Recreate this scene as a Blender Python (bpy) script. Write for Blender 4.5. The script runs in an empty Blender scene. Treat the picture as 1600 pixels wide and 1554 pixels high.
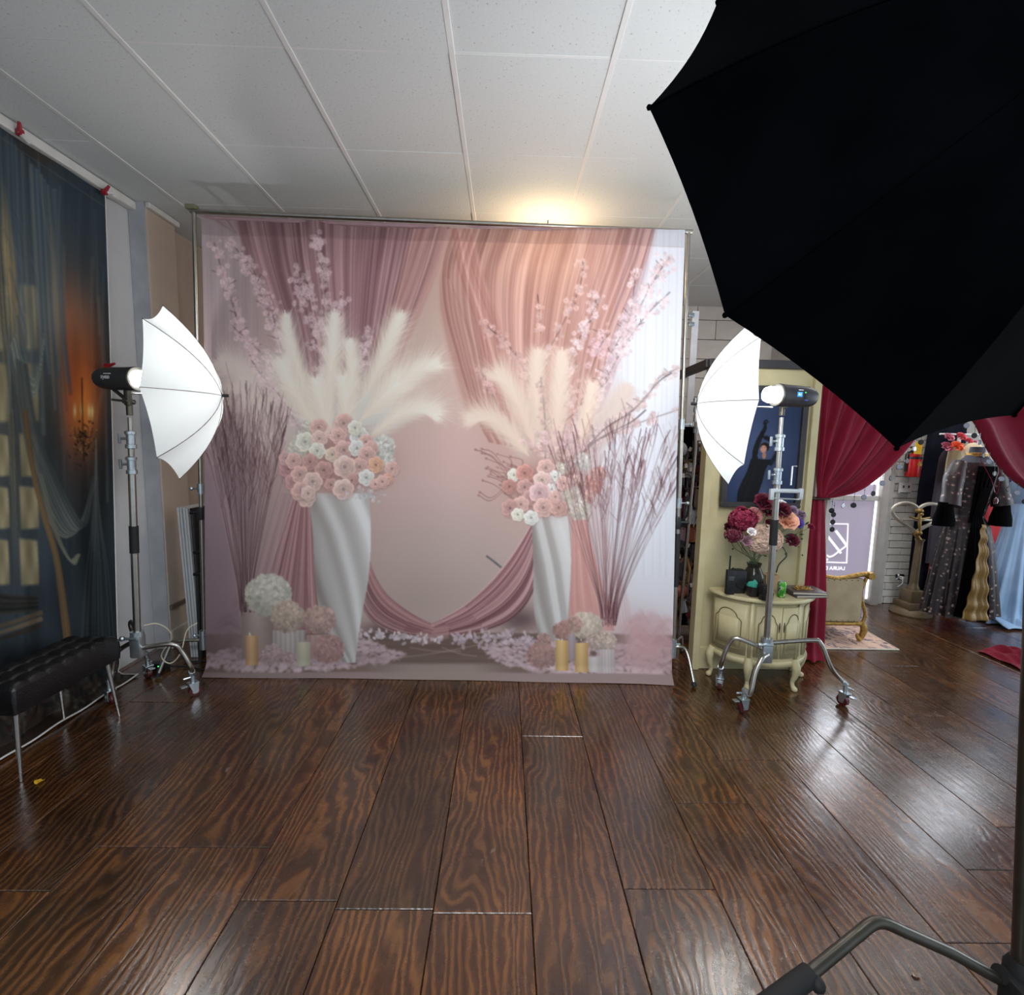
import bpy, bmesh, math, random
import numpy as np
from mathutils import Vector, Matrix
random.seed(7); RNG = np.random.default_rng(7)
C = bpy.context.scene.collection
PI = math.pi
# ---------------------------------------------------------------- camera
F_PX, YAW, PITCH, ROLL, EYE = 739.66, 0.01734, 0.10863, 0.02158, 1.4327
CEIL = 2.889
FW = np.array([math.sin(YAW)*math.cos(PITCH), math.cos(YAW)*math.cos(PITCH), -math.sin(PITCH)])
_r = np.array([math.cos(YAW), -math.sin(YAW), 0.0]); _u = np.cross(_r, FW)
RT = math.cos(ROLL)*_r + math.sin(ROLL)*_u
UP = -math.sin(ROLL)*_r + math.cos(ROLL)*_u
EYEV = np.array([0, 0, EYE])
cam = bpy.data.cameras.new('camera'); camo = bpy.data.objects.new('camera', cam); C.objects.link(camo)
cam.sensor_fit = 'HORIZONTAL'; cam.sensor_width = 36; cam.lens = 36*F_PX/1600; cam.clip_start = .02
camo.matrix_world = Matrix(((RT[0], UP[0], -FW[0], 0), (RT[1], UP[1], -FW[1], 0), (RT[2], UP[2], -FW[2], EYE), (0, 0, 0, 1)))
bpy.context.scene.camera = camo
def ray(x, y): return FW + RT*(x-800)/F_PX - UP*(y-777)/F_PX
def at(x, y, Y):                       # the point at depth Y seen at a pixel of the photograph
    d = ray(x, y); t = Y/d[1]; return Vector(EYEV + d*t)
def atX(x, y, X):
    d = ray(x, y); t = X/d[0]; return Vector(EYEV + d*t)
def atZ(x, y, z=0.0):
    d = ray(x, y); t = (z-EYE)/d[2]; return Vector(EYEV + d*t)
def proj(P):
    d = np.asarray(P, float)-EYEV; z = d@FW
    return 800+F_PX*(d@RT)/z, 777-F_PX*(d@UP)/z
# ---------------------------------------------------------------- world, exposure, lights
sc = bpy.context.scene
sc.view_settings.view_transform = 'Standard'; sc.view_settings.look = 'None'
sc.view_settings.gamma = 1; sc.view_settings.use_curve_mapping = False
sc.view_settings.exposure = 0.0
sc.cycles.max_bounces = 8; sc.cycles.diffuse_bounces = 4; sc.cycles.glossy_bounces = 4
sc.cycles.sample_clamp_indirect = 6
w = bpy.data.worlds.new('world'); sc.world = w; w.use_nodes = True
w.node_tree.nodes['Background'].inputs[0].default_value = (0.72, 0.87, 1.0, 1)
w.node_tree.nodes['Background'].inputs[1].default_value = 0.85
def lamp(name, typ, loc, power, col=(1, 1, 1), size=.1, aim=None, **kw):
    l = bpy.data.lights.new(name, typ); l.energy = power; l.color = col
    if typ == 'AREA':
        l.shape = kw.get('shape', 'DISK'); l.size = size
        if 'size_y' in kw: l.size_y = kw['size_y']
    else: l.shadow_soft_size = size
    if typ == 'SPOT': l.spot_size = kw.get('spot', 1.2); l.spot_blend = .8
    o = bpy.data.objects.new(name, l); C.objects.link(o); o.location = loc
    if aim is not None: o.rotation_euler = (Vector(aim)-Vector(loc)).to_track_quat('-Z', 'Y').to_euler()
    return o
BULB_L = at(219, 592, 2.385); BULB_R = at(1203, 617, 2.465)
OC = Vector((.848, 1.176, 2.004)); ON = Vector((.29915, -.8983, .32179)).normalized()   # octabox rim centre, axis to its back
lamp('octabox_light', 'AREA', OC+ON*.015, 30, (.95, .97, 1.0), 1.0, aim=OC-ON*2)
lamp('ceiling_lamp', 'POINT', (.25, 3.24, 2.63), 12, (1, .70, .40), .04)            # warm bulb above and behind the pink backdrop
lamp('ceiling_area_lamp', 'AREA', (3.3, 3.7, CEIL-.09), 16, (1, .98, .94), 1.1, aim=(3.3, 3.7, 0), shape='RECTANGLE', size_y=.5)
lamp('ceiling_area_lamp', 'AREA', (-.2, -1.0, CEIL-.09), 60, (.95, .98, 1.0), 1.2, aim=(-.2, -1.0, 0), shape='RECTANGLE', size_y=.6)  # unseen fill light added behind the camera to brighten the room
lamp('window_daylight', 'AREA', (5.6, 2.6, 1.5), 40, (.86, .93, 1.0), 1.6, aim=(2, 2.9, .8), shape='RECTANGLE', size_y=2.0)
# ---------------------------------------------------------------- helpers
def srgb(r, g, b, a=1):
    f = lambda v: (v/255/12.92 if v/255 <= .04045 else ((v/255+.055)/1.055)**2.4)
    return (f(r), f(g), f(b), a)
class N:                                # a material and its node tree
    def __init__(s, name, col=(200, 200, 200), rough=.6, metal=0, spec=.5):
        s.m = bpy.data.materials.new(name); s.m.use_nodes = True; s.t = s.m.node_tree
        s.b = s.t.nodes['Principled BSDF']
        s.b.inputs['Base Color'].default_value = srgb(*col); s.b.inputs['Roughness'].default_value = rough
        s.b.inputs['Metallic'].default_value = metal; s.b.inputs['Specular IOR Level'].default_value = spec
    def n(s, typ, ins={}, **kw):
        k = s.t.nodes.new(typ)
        for a, v in kw.items(): setattr(k, a, v)
        for a, v in ins.items():
            if isinstance(v, bpy.types.NodeSocket): s.t.links.new(v, k.inputs[a])
            else: k.inputs[a].default_value = v
        return k
    def l(s, a, b): s.t.links.new(a, b)
    def ramp(s, fac, stops):
        r = s.n('ShaderNodeValToRGB', {'Fac': fac}); e = r.color_ramp.elements
        while len(e) < len(stops): e.new(.5)
        for q, (p, c) in zip(e, stops): q.position = p; q.color = c if len(c) == 4 else (*c, 1)
        return r.outputs['Color']
    def obj(s): return s.n('ShaderNodeTexCoord').outputs['Object']
    def mottle(s, c1, c2, scale=6, bump=0, detail=4, coords=None, bscale=None):
        v = coords or s.obj()
        t = s.n('ShaderNodeTexNoise', {'Vector': v, 'Scale': scale, 'Detail': detail})
        s.l(s.ramp(t.outputs['Fac'], [(.3, srgb(*c1)), (.7, srgb(*c2))]), s.b.inputs['Base Color'])
        if bump:
            t2 = s.n('ShaderNodeTexNoise', {'Vector': v, 'Scale': bscale or scale*8, 'Detail': 3})
            s.bump(t2.outputs['Fac'], bump)
        return s
    def bump(s, h, strength=.2, dist=.01):
        b = s.n('ShaderNodeBump', {'Height': h, 'Strength': strength, 'Distance': dist}); s.l(b.outputs[0], s.b.inputs['Normal']); return b
def M(name, c, rough=.6, metal=0, var=12, scale=8, bump=.05, spec=.5):
    n = N(name, c, rough, metal, spec)
    lo = tuple(max(0, v-var) for v in c); hi = tuple(min(255, v+var*.5) for v in c)
    n.mottle(lo, hi, scale, bump); return n.m
ROOT = {}
def root_loc(o):
    while o.parent: o = o.parent
    return Vector(o.location)
class G:
    def __init__(s): s.v = []; s.f = []
    def add(s, vs, fs):
        b = len(s.v); s.v += [tuple(v) for v in vs]; s.f += [tuple(b+i for i in f) for f in fs]; return s
    def box(s, c, d, R=None):
        c = Vector(c); h = [x/2 for x in d]; vs = []
        for z in (-1, 1):
            for y in (-1, 1):
                for x in (-1, 1):
                    p = Vector((x*h[0], y*h[1], z*h[2])); vs.append(c+(R @ p if R else p))
        return s.add(vs, [(0, 2, 3, 1), (4, 5, 7, 6), (0, 1, 5, 4), (2, 6, 7, 3), (0, 4, 6, 2), (1, 3, 7, 5)])
    def bbox(s, c, d, b=.004, R=None):          # a box with chamfered edges
        c = Vector(c); h = [x/2 for x in d]; bm = bmesh.new()
        bmesh.ops.create_cube(bm, size=1)
        for v in bm.verts: v.co = Vector((v.co.x*d[0], v.co.y*d[1], v.co.z*d[2]))
        bmesh.ops.bevel(bm, geom=bm.edges[:], offset=min(b, min(d)*.45), segments=2, affect='EDGES', profile=.6)
        s.add([c+(R @ v.co if R else v.co) for v in bm.verts], [[v.index for v in f.verts] for f in bm.faces]); bm.free(); return s
    def tube(s, pts, r, seg=10, cap=True, closed=False, smooth=0):
        pts = [Vector(p) for p in pts]; n = len(pts)
        rs = r if isinstance(r, (list, tuple)) else [r]*n
        up = None; rings = []
        for i, p in enumerate(pts):
            if closed: t = pts[(i+1) % n]-pts[i-1]
            else: t = pts[min(i+1, n-1)]-pts[max(i-1, 0)]
            t.normalize()
            if up is None: up = Vector((0, 0, 1)) if abs(t.z) < .9 else Vector((1, 0, 0))
            a = t.cross(up).normalized(); b = a.cross(t).normalized(); up = b
            rings.append([p+(a*math.cos(2*PI*k/seg)+b*math.sin(2*PI*k/seg))*rs[i] for k in range(seg)])
        vs = [q for g in rings for q in g]; fs = []
        m = n if closed else n-1
        for i in range(m):
            j = (i+1) % n
            for k in range(seg):
                k2 = (k+1) % seg; fs.append((i*seg+k, i*seg+k2, j*seg+k2, j*seg+k))
        if cap and not closed: fs += [tuple(range(seg))[::-1], tuple((n-1)*seg+k for k in range(seg))]
        return s.add(vs, fs)
    def lathe(s, prof, c=(0, 0, 0), seg=24, R=None, sx=1, sy=1, cap=True, a0=0, a1=2*PI):
        c = Vector(c); vs = []; fs = []; full = abs(a1-a0-2*PI) < 1e-6; k_ = seg if full else seg+1
        for r, z in prof:
            for k in range(k_):
                a = a0+(a1-a0)*k/seg; p = Vector((r*sx*math.cos(a), r*sy*math.sin(a), z)); vs.append(c+(R @ p if R else p))
        for i in range(len(prof)-1):
            for k in range(seg):
                k2 = (k+1) % k_; fs.append((i*k_+k, i*k_+k2, (i+1)*k_+k2, (i+1)*k_+k))
        if cap:
            if prof[0][0] > 1e-5: fs.append(tuple(range(k_))[::-1])
            if prof[-1][0] > 1e-5: fs.append(tuple((len(prof)-1)*k_+k for k in range(k_)))
        return s.add(vs, fs)
    def sph(s, c, r, seg=12, sx=1, sy=1, sz=1, R=None):
        n = max(4, seg//2); return s.lathe([(r*max(1e-6, math.sin(PI*i/n)), -r*math.cos(PI*i/n)*sz) for i in range(n+1)], c, seg, R, sx, sy, cap=False)
    def surf(s, fn, nu, nv, cu=False):
        vs = [fn(i/(nu-1) if not cu else i/nu, j/(nv-1)) for j in range(nv) for i in range(nu)]; fs = []
        for j in range(nv-1):
            for i in range(nu if cu else nu-1):
                i2 = (i+1) % nu; fs.append((j*nu+i, j*nu+i2, (j+1)*nu+i2, (j+1)*nu+i))
        return s.add(vs, fs)
    def prism(s, poly, z0, z1, M4=None):       # polygon in x,y extruded z0..z1, optionally transformed
        n = len(poly); vs = [Vector((x, y, z0)) for x, y in poly]+[Vector((x, y, z1)) for x, y in poly]
        if M4: vs = [M4 @ v for v in vs]
        return s.add(vs, [tuple(range(n))[::-1], tuple(n+i for i in range(n))]+[(i, (i+1) % n, n+(i+1) % n, n+i) for i in range(n)])
    def mk(s, name, mat, parent=None, smooth=True, solid=0, sub=0, loc=None, angle=40):
        org = root_loc(parent) if parent else Vector(loc if loc is not None else (0, 0, 0))
        me = bpy.data.meshes.new(name); me.from_pydata([(v[0]-org.x, v[1]-org.y, v[2]-org.z) for v in s.v], [], s.f)
        me.validate(); me.update()
        bm = bmesh.new(); bm.from_mesh(me); bmesh.ops.recalc_face_normals(bm, faces=bm.faces[:]); bm.to_mesh(me); bm.free()
        if smooth:
            me.polygons.foreach_set('use_smooth', [True]*len(me.polygons))
            try: me.set_sharp_from_angle(angle=math.radians(angle))
            except Exception: pass
        o = bpy.data.objects.new(name, me); C.objects.link(o)
        if mat: me.materials.append(mat)
        if parent: o.parent = parent
        else: o.location = org
        if solid: md = o.modifiers.new('s', 'SOLIDIFY'); md.thickness = solid; md.offset = 0
        if sub: md = o.modifiers.new('b', 'SUBSURF'); md.levels = md.render_levels = sub
        return o
def tag(o, label=None, cat=None, group=None, kind=None):
    if label: o['label'] = label
    if cat: o['category'] = cat
    if group: o['group'] = group
    if kind: o['kind'] = kind
    return o
def thing(name, loc, label, cat, group=None):
    o = bpy.data.objects.new(name, None); C.objects.link(o); o.location = Vector(loc); o.empty_display_size = .05
    return tag(o, label, cat, group)
def copy_tree(o, parent=None, mats=None):
    c = o.copy(); C.objects.link(c); c.parent = parent
    for ch in list(o.children): copy_tree(ch, c)
    return c
from mathutils.bvhtree import BVHTree
def tree_of(o):                         # collision tree of a thing with its parts, in world space
    vs, ps = [], []
    def rec(q, M):
        M = M @ q.matrix_basis
        if q.type == 'MESH': b = len(vs); vs.extend(M @ v.co for v in q.data.vertices); ps.extend(tuple(b+i for i in p.vertices) for p in q.data.polygons)
        for c in q.children: rec(c, M)
    rec(o, Matrix()); lo = [min(v[i] for v in vs) for i in range(3)]; hi = [max(v[i] for v in vs) for i in range(3)]
    return BVHTree.FromPolygons(vs, ps), lo, hi
def hits(t, others): return any(all(t[1][i] <= q[2][i] and q[1][i] <= t[2][i] for i in range(3)) and t[0].overlap(q[0]) for q in others)
def discard(o):
    for c in list(o.children): discard(c)
    bpy.data.objects.remove(o)
def rotz(a): return Matrix.Rotation(a, 3, 'Z')
def aimR(d): return Vector(d).normalized().to_track_quat('Z', 'Y').to_matrix()
def bez(pts, n=8):                      # smooth curve through the points (Catmull-Rom)
    P = [Vector(p) for p in pts]; P = [P[0]*2-P[1]]+P+[P[-1]*2-P[-2]]; out = []
    for i in range(1, len(P)-2):
        a, b, c, d = P[i-1:i+3]
        for k in range(n):
            t = k/n; out.append(.5*((2*b)+(c-a)*t+(2*a-5*b+4*c-d)*t*t+(3*b-a-3*c+d)*t**3))
    out.append(P[-2]); return out
# ---------------------------------------------------------------- materials
m_steel = M('brushed_steel', (176, 172, 164), .28, 1, 10, 30, .02)
m_chrome = M('chrome', (205, 205, 205), .12, 1, 6, 30, 0)
m_zinc = M('zinc_plate', (185, 195, 200), .3, .9, 12, 60, .02)
m_black = M('black_plastic', (28, 28, 31), .42, 0, 6, 20, .02)
m_rubber = M('black_rubber', (16, 16, 17), .7, 0, 4, 20, .05)
m_redwheel = M('red_urethane', (78, 20, 22), .4, 0, 10, 20, .02)
m_white = M('white_paint', (214, 212, 208), .5, 0, 8, 12, .03)
m_gun = M('gunmetal', (90, 86, 78), .33, .85, 8, 20, .02)
m_gold = M('antique_gold', (178, 140, 72), .38, .7, 40, 45, .3)
m_cream = M('cream_paint', (188, 177, 138), .45, 0, 12, 5, .04)
m_dark = M('dark_trim', (46, 44, 46), .5, 0, 8, 8, .04)
m_beigewall = M('beige_wall_paint', (196, 180, 166), .75, 0, 8, 3, .05)
m_greywall = M('pale_wall_paint', (192, 193, 196), .75, 0, 6, 3, .05)
# ================================================================ THE ROOM
XL = -2.37; X1 = 5.7; Y0 = -1.6; Y1 = 5.05
# floor planks --------------------------------------------------
nf = N('stained_plywood_plank', (80, 45, 22), .25)
co = nf.obj(); oi = nf.n('ShaderNodeObjectInfo')
off = nf.n('ShaderNodeVectorMath', {0: oi.outputs['Random'], 1: (37, 91, 13)}, operation='MULTIPLY')
vec = nf.n('ShaderNodeVectorMath', {0: co, 1: off.outputs[0]}, operation='ADD').outputs[0]
st = nf.n('ShaderNodeMapping', {'Vector': vec, 'Scale': (1, .30, 1)}).outputs[0]
warp = nf.n('ShaderNodeTexNoise', {'Vector': st, 'Scale': 2.6, 'Detail': 3, 'Distortion': .6})
wv = nf.n('ShaderNodeVectorMath', {0: warp.outputs['Color'], 1: (.42, .25, 0)}, operation='MULTIPLY').outputs[0]
st2 = nf.n('ShaderNodeVectorMath', {0: st, 1: wv}, operation='ADD').outputs[0]
wave = nf.n('ShaderNodeTexWave', {'Vector': st2, 'Scale': 11, 'Distortion': 5.0, 'Detail': 3, 'Detail Scale': 2.2, 'Detail Roughness': .62}, wave_type='BANDS', bands_direction='X')
fine = nf.n('ShaderNodeTexNoise', {'Vector': nf.n('ShaderNodeMapping', {'Vector': vec, 'Scale': (90, 9, 1)}).outputs[0], 'Scale': 1, 'Detail': 3})
big = nf.n('ShaderNodeTexNoise', {'Vector': vec, 'Scale': 2.2, 'Detail': 5, 'Roughness': .62})
c1 = nf.ramp(wave.outputs['Fac'], [(0, srgb(80, 54, 34)), (.30, srgb(94, 64, 38)), (.68, srgb(118, 83, 48)), (1, srgb(144, 104, 60))])
c2 = nf.ramp(big.outputs['Fac'], [(.25, srgb(66, 56, 52)), (.45, srgb(150, 126, 110)), (.6, srgb(205, 172, 140)), (.78, srgb(255, 205, 140))])
mx = nf.n('ShaderNodeMix', {'Factor': .82, 'A': c1, 'B': c2}, data_type='RGBA', blend_type='MULTIPLY')
mx.inputs[0].default_value = .82; nf.l(c1, mx.inputs[6]); nf.l(c2, mx.inputs[7])
c3 = nf.ramp(fine.outputs['Fac'], [(.3, srgb(190, 185, 180)), (.65, srgb(255, 255, 255))])
mx2 = nf.n('ShaderNodeMix', data_type='RGBA', blend_type='MULTIPLY'); mx2.inputs[0].default_value = .5
nf.l(mx.outputs[2], mx2.inputs[6]); nf.l(c3, mx2.inputs[7])
scf = nf.n('ShaderNodeTexNoise', {'Vector': nf.n('ShaderNodeMapping', {'Vector': vec, 'Scale': (7, 4, 1)}).outputs[0], 'Scale': 1, 'Detail': 7, 'Roughness': .68, 'Distortion': .8})
scm = nf.n('ShaderNodeMapRange', {'Value': scf.outputs['Fac'], 'From Min': .665, 'From Max': .72, 'To Min': 0, 'To Max': .42})
mx3 = nf.n('ShaderNodeMix', data_type='RGBA'); nf.l(scm.outputs[0], mx3.inputs[0]); nf.l(mx2.outputs[2], mx3.inputs[6]); mx3.inputs[7].default_value = srgb(158, 146, 134)
hs = nf.n('ShaderNodeHueSaturation', {'Color': mx3.outputs[2]})
vr = nf.n('ShaderNodeMapRange', {'Value': oi.outputs['Random'], 'To Min': .74, 'To Max': 1.16}); nf.l(vr.outputs[0], hs.inputs['Value'])
nf.l(hs.outputs[0], nf.b.inputs['Base Color'])
scr = nf.n('ShaderNodeTexNoise', {'Vector': vec, 'Scale': 14, 'Detail': 6, 'Roughness': .7})
rr = nf.n('ShaderNodeMapRange', {'Value': scr.outputs['Fac'], 'From Min': .3, 'From Max': .75, 'To Min': .17, 'To Max': .36}); nf.l(rr.outputs[0], nf.b.inputs['Roughness'])
und = nf.n('ShaderNodeTexNoise', {'Vector': vec, 'Scale': 3.0, 'Detail': 2})
hh = nf.n('ShaderNodeMath', {0: wave.outputs['Fac'], 1: .20}, operation='MULTIPLY')
hh2 = nf.n('ShaderNodeMath', {0: fine.outputs['Fac'], 1: .16}, operation='MULTIPLY')
h3 = nf.n('ShaderNodeMath', {0: und.outputs['Fac'], 1: 1.3}, operation='MULTIPLY')
sp = nf.n('ShaderNodeTexVoronoi', {'Vector': nf.n('ShaderNodeMapping', {'Vector': vec, 'Scale': (60, 30, 1)}).outputs[0], 'Scale': 1})
spr = nf.n('ShaderNodeMapRange', {'Value': sp.outputs['Distance'], 'From Min': 0, 'From Max': .25, 'To Min': -.15, 'To Max': 0})
s1 = nf.n('ShaderNodeMath', {0: hh.outputs[0], 1: hh2.outputs[0]}, operation='ADD')
s2 = nf.n('ShaderNodeMath', {0: s1.outputs[0], 1: h3.outputs[0]}, operation='ADD')
s3 = nf.n('ShaderNodeMath', {0: s2.outputs[0], 1: spr.outputs[0]}, operation='ADD')
nf.bump(s3.outputs[0], .45, .006); nf.b.inputs['IOR'].default_value = 1.55; nf.b.inputs['Coat Weight'].default_value = .7; nf.b.inputs['Coat Roughness'].default_value = .2
nf.b.inputs['Specular IOR Level'].default_value = .6
m_floor = nf.m
m_sub = M('dark_subfloor', (14, 9, 6), .8)
floor = G().box(((XL+X1)/2, (Y0+Y1)/2, -.045), (X1-XL, Y1-Y0, .05)).mk('floor', m_sub, smooth=False); tag(floor, kind='structure')
PX0, PW = .1117, .3048
def jY(x, y): return atZ(x, y).y
forced = {1: [jY(1046, 1388)], 2: [jY(1113, 1254)], 4: [jY(1540, 1472)], -4: [jY(75, 1321)], -2: [jY(603, 1420)], -5: [jY(30, 1321)], 0: [jY(860, 1150)]}
pm = {}
def plank_mesh(wd, L):
    key = (round(wd, 3), round(L, 3))
    if key in pm: return pm[key]
    g = G(); b = .0022; hx, hy = wd/2, L/2
    g.add([(-hx, -hy, -.02), (hx, -hy, -.02), (hx, hy, -.02), (-hx, hy, -.02), (-hx, -hy, -b), (hx, -hy, -b), (hx, hy, -b), (-hx, hy, -b),
           (-hx+b, -hy+b, 0), (hx-b, -hy+b, 0), (hx-b, hy-b, 0), (-hx+b, hy-b, 0)],
          [(0, 1, 5, 4), (1, 2, 6, 5), (2, 3, 7, 6), (3, 0, 4, 7), (4, 5, 9, 8), (5, 6, 10, 9), (6, 7, 11, 10), (7, 4, 8, 11), (8, 9, 10, 11)])
    me = bpy.data.meshes.new('plank'); me.from_pydata(g.v, [], g.f); me.materials.append(m_floor); pm[key] = me; return me
for k in range(-9, 19):
    xa = max(XL, PX0+k*PW); xb = min(X1, PX0+(k+1)*PW)
    if xb-xa < .02: continue
    ys = sorted(forced.get(k, [Y0+random.uniform(.4, 2.3)]))
    while ys[0] > Y0+2.44: ys.insert(0, ys[0]-2.44)
    while ys[-1] < Y1-2.44: ys.append(ys[-1]+2.44)
    ys = [Y0]+[y for y in ys if Y0+.1 < y < Y1-.1]+[Y1]
    for a, b in zip(ys, ys[1:]):
        o = bpy.data.objects.new('plank', plank_mesh(xb-xa-.0022, b-a-.0022)); C.objects.link(o)
        o.parent = floor; o.location = ((xa+xb)/2, (a+b)/2, 0)
# ceiling --------------------------------------------------------
nt = N('mineral_fibre_tile', (214, 216, 214), .85); v = nt.obj()
vo = nt.n('ShaderNodeTexNoise', {'Vector': v, 'Scale': 95, 'Detail': 2})
sq = nt.n('ShaderNodeTexNoise', {'Vector': v, 'Scale': 3, 'Detail': 3})
dots = nt.ramp(vo.outputs['Fac'], [(.0, srgb(160, 162, 160)), (.29, srgb(178, 180, 178)), (.34, srgb(210, 215, 215)), (1, srgb(213, 218, 218))])
nt.l(dots, nt.b.inputs['Base Color']); nt.bump(vo.outputs['Fac'], .35, .003)
m_tile = nt.m; m_grid = M('ceiling_grid_white', (222, 223, 221), .5, 0, 5, 5, .01)
ceiling = G().box(((XL+X1)/2, (Y0+Y1)/2, CEIL+.06), (X1-XL+.4, Y1-Y0, .04)).mk('ceiling', m_white, smooth=False); tag(ceiling, kind='structure')
CX0, CY0, CT = -1.448, 1.949, .61
tm = {}
def tile_mesh(wx, wy):
    key = (round(wx, 3), round(wy, 3))
    if key not in tm:
        g = G().box((0, 0, .008), (wx, wy, .016)); me = bpy.data.meshes.new('ceiling_tile'); me.from_pydata(g.v, [], g.f); me.materials.append(m_tile); tm[key] = me
    return tm[key]
for i in range(-2, 12):
    for j in range(-6, 6):
        xa, xb = max(XL, CX0+i*CT)+.006, min(X1, CX0+(i+1)*CT)-.006
        ya, yb = max(Y0, CY0+j*CT)+.0025, min(Y1, CY0+(j+1)*CT)-.0025
        if xb-xa < .03 or yb-ya < .03: continue
        o = bpy.data.objects.new('ceiling_tile', tile_mesh(xb-xa, yb-ya)); C.objects.link(o); o.parent = ceiling
        o.location = ((xa+xb)/2, (ya+yb)/2, CEIL+random.uniform(.0, .003)); o.rotation_euler = (random.uniform(-.002, .002), random.uniform(-.002, .002), 0)
for i in range(-1, 12):
    G().bbox((CX0+i*CT, (Y0+Y1)/2, CEIL+.002), (.022, Y1-Y0, .008), .002).mk('grid_bar', m_grid, ceiling, smooth=False)
for j in range(-5, 6):
    G().box(((XL+X1)/2, CY0+j*CT, CEIL+.004), (X1-XL, .012, .004)).mk('grid_bar', m_grid, ceiling, smooth=False)
# left wall with its pilaster -----------------------------------------
wl = G(); wl.box((XL-.05, (Y0+Y1)/2, CEIL/2+.02), (.1, Y1-Y0, CEIL+.1)); wall_left = wl.mk('wall_left', m_greywall, smooth=False); tag(wall_left, kind='structure')
G().bbox((XL+.055, 3.285, CEIL/2), (.11, .26, CEIL), .006).mk('pilaster', m_beigewall, wall_left, smooth=False)
G().box((XL+.052, 3.152, CEIL/2), (.10, .006, CEIL)).mk('front_face', M('blue_grey_paint', (174, 176, 180), .7), wall_left, smooth=False)
G().box((XL+.004, 4.23, CEIL/2), (.008, 1.63, CEIL)).mk('painted_stretch', m_beigewall, wall_left, smooth=False)
bb = G(); bb.bbox((XL+.012, 0.6, .065), (.022, 4.4, .13), .006); bb.bbox((XL+.118, 3.285, .065), (.02, .28, .13), .006); bb.bbox((XL+.02, 4.22, .065), (.022, 1.62, .13), .006)
tag(bb.mk('baseboard_left', M('cream_baseboard', (196, 186, 172), .5), smooth=False), kind='structure')
cr = G(); cr.bbox((XL+.03, 1.95, CEIL-.03), (.05, 2.4, .05), .01); cr.bbox((XL+.125, 3.285, CEIL-.02), (.03, .28, .035), .008)
tag(cr.mk('trim_1', m_white, smooth=False), kind='structure')
rl = G(); rl.bbox((XL+.122, 3.285, .29), (.02, .27, .03), .005); rl.bbox((XL+.02, 4.22, .29), (.02, 1.6, .03), .005)
tag(rl.mk('trim_2', M('taupe_rail', (112, 98, 90), .5), smooth=False), kind='structure')
# back walls -----------------------------------------------------------
m_brick = M('white_painted_brick', (206, 203, 196), .55, 0, 9, 9, .18); m_mortar = M('painted_mortar', (176, 172, 165), .8)
YB = 4.36; YR = 5.0
wall_back = G().box(((2.62+X1)/2+.45, YB+.09, CEIL/2), (X1-3.5, .1, CEIL)).mk('wall_back', m_mortar, smooth=False); tag(wall_back, kind='structure')
bme = {}
def brick(parent, xa, xb, z, h, Y, mat=m_brick):
    wd = xb-xa-.006; key = (round(wd, 3), h, mat.name)
    if key not in bme:
        g = G().bbox((0, 0, 0), (wd, .034, h-.006), .004); me = bpy.data.meshes.new('brick'); me.from_pydata(g.v, [], g.f); me.materials.append(mat); bme[key] = me
    o = bpy.data.objects.new('brick', bme[key]); C.objects.link(o); o.parent = parent; o.location = ((xa+xb)/2, Y+random.uniform(-.0015, .0015), z+h/2)
def brick_wall(parent, xa, xb, za, zb, bw, bh, Y):
    z = za; r = 0
    while z < zb-.01:
        x = xa-(bw/2 if r % 2 else 0)
        while x < xb-.01:
            a, b = max(x, xa), min(x+bw, xb)
            if b-a > .03: brick(parent, a, b, z, bh, Y)
            x += bw
        z += bh; r += 1
brick_wall(wall_back, 3.44, 4.10, 0, 1.70, .235, .068, YB+.03)
G().box((3.77, YB+.03, (1.70+CEIL)/2), (.66, .02, CEIL-1.70)).mk('plaster_face', m_white, wall_back, smooth=False)
wall_rear = G().box((1.15, YR+.09, CEIL/2), (X1+1.2, .1, CEIL)).mk('wall_back.001', m_mortar, smooth=False); tag(wall_rear, kind='structure')
brick_wall(wall_rear, 1.55, 2.75, 1.2, CEIL-.05, .40, .195, YR+.02)
G().box((2.87, (YB+YR)/2+.05, CEIL/2), (.06, YR-YB, CEIL)).mk('return_face', m_white, wall_back, smooth=False)
# street door with its backlit reversed sign ---------------------------------
dr = thing('door_1', (3.2, YB, 0), None, None); dr['kind'] = 'structure'
mg = N('sign_film', (168, 160, 178), .3); mg.b.inputs['Emission Color'].default_value = srgb(168, 160, 180); mg.b.inputs['Emission Strength'].default_value = .55
mgw = N('sign_white', (240, 240, 246), .4); mgw.b.inputs['Emission Color'].default_value = (1, 1, 1, 1); mgw.b.inputs['Emission Strength'].default_value = .95
mday = N('daylight_gap', (255, 255, 255), .4); mday.b.inputs['Emission Color'].default_value = srgb(240, 248, 255); mday.b.inputs['Emission Strength'].default_value = 1.6
a = at(1283, 775, YB); b = at(1353, 905, YB)
xr = b.x
G().box(((2.9+xr)/2, YB, 1.0), (xr-2.9, .02, 1.9)).mk('sign_panel', mg.m, dr, smooth=False)
G().box((xr+.012, YB, 1.0), (.022, .02, 1.9)).mk('daylight_gap', mday.m, dr, smooth=False)
zt0 = at(1320, 777, YB).z
mday2 = N('daylight_glass', (255, 255, 255), .2); mday2.b.inputs['Emission Color'].default_value = srgb(236, 244, 255); mday2.b.inputs['Emission Strength'].default_value = 7
G().box(((2.95+xr)/2, YB-.013, (zt0+.13+1.98)/2), (xr-2.97, .006, 1.85-zt0)).mk('transom_glass', mday2.m, dr, smooth=False)
m_frame = M('door_frame_paint', (178, 172, 166), .5)
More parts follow.
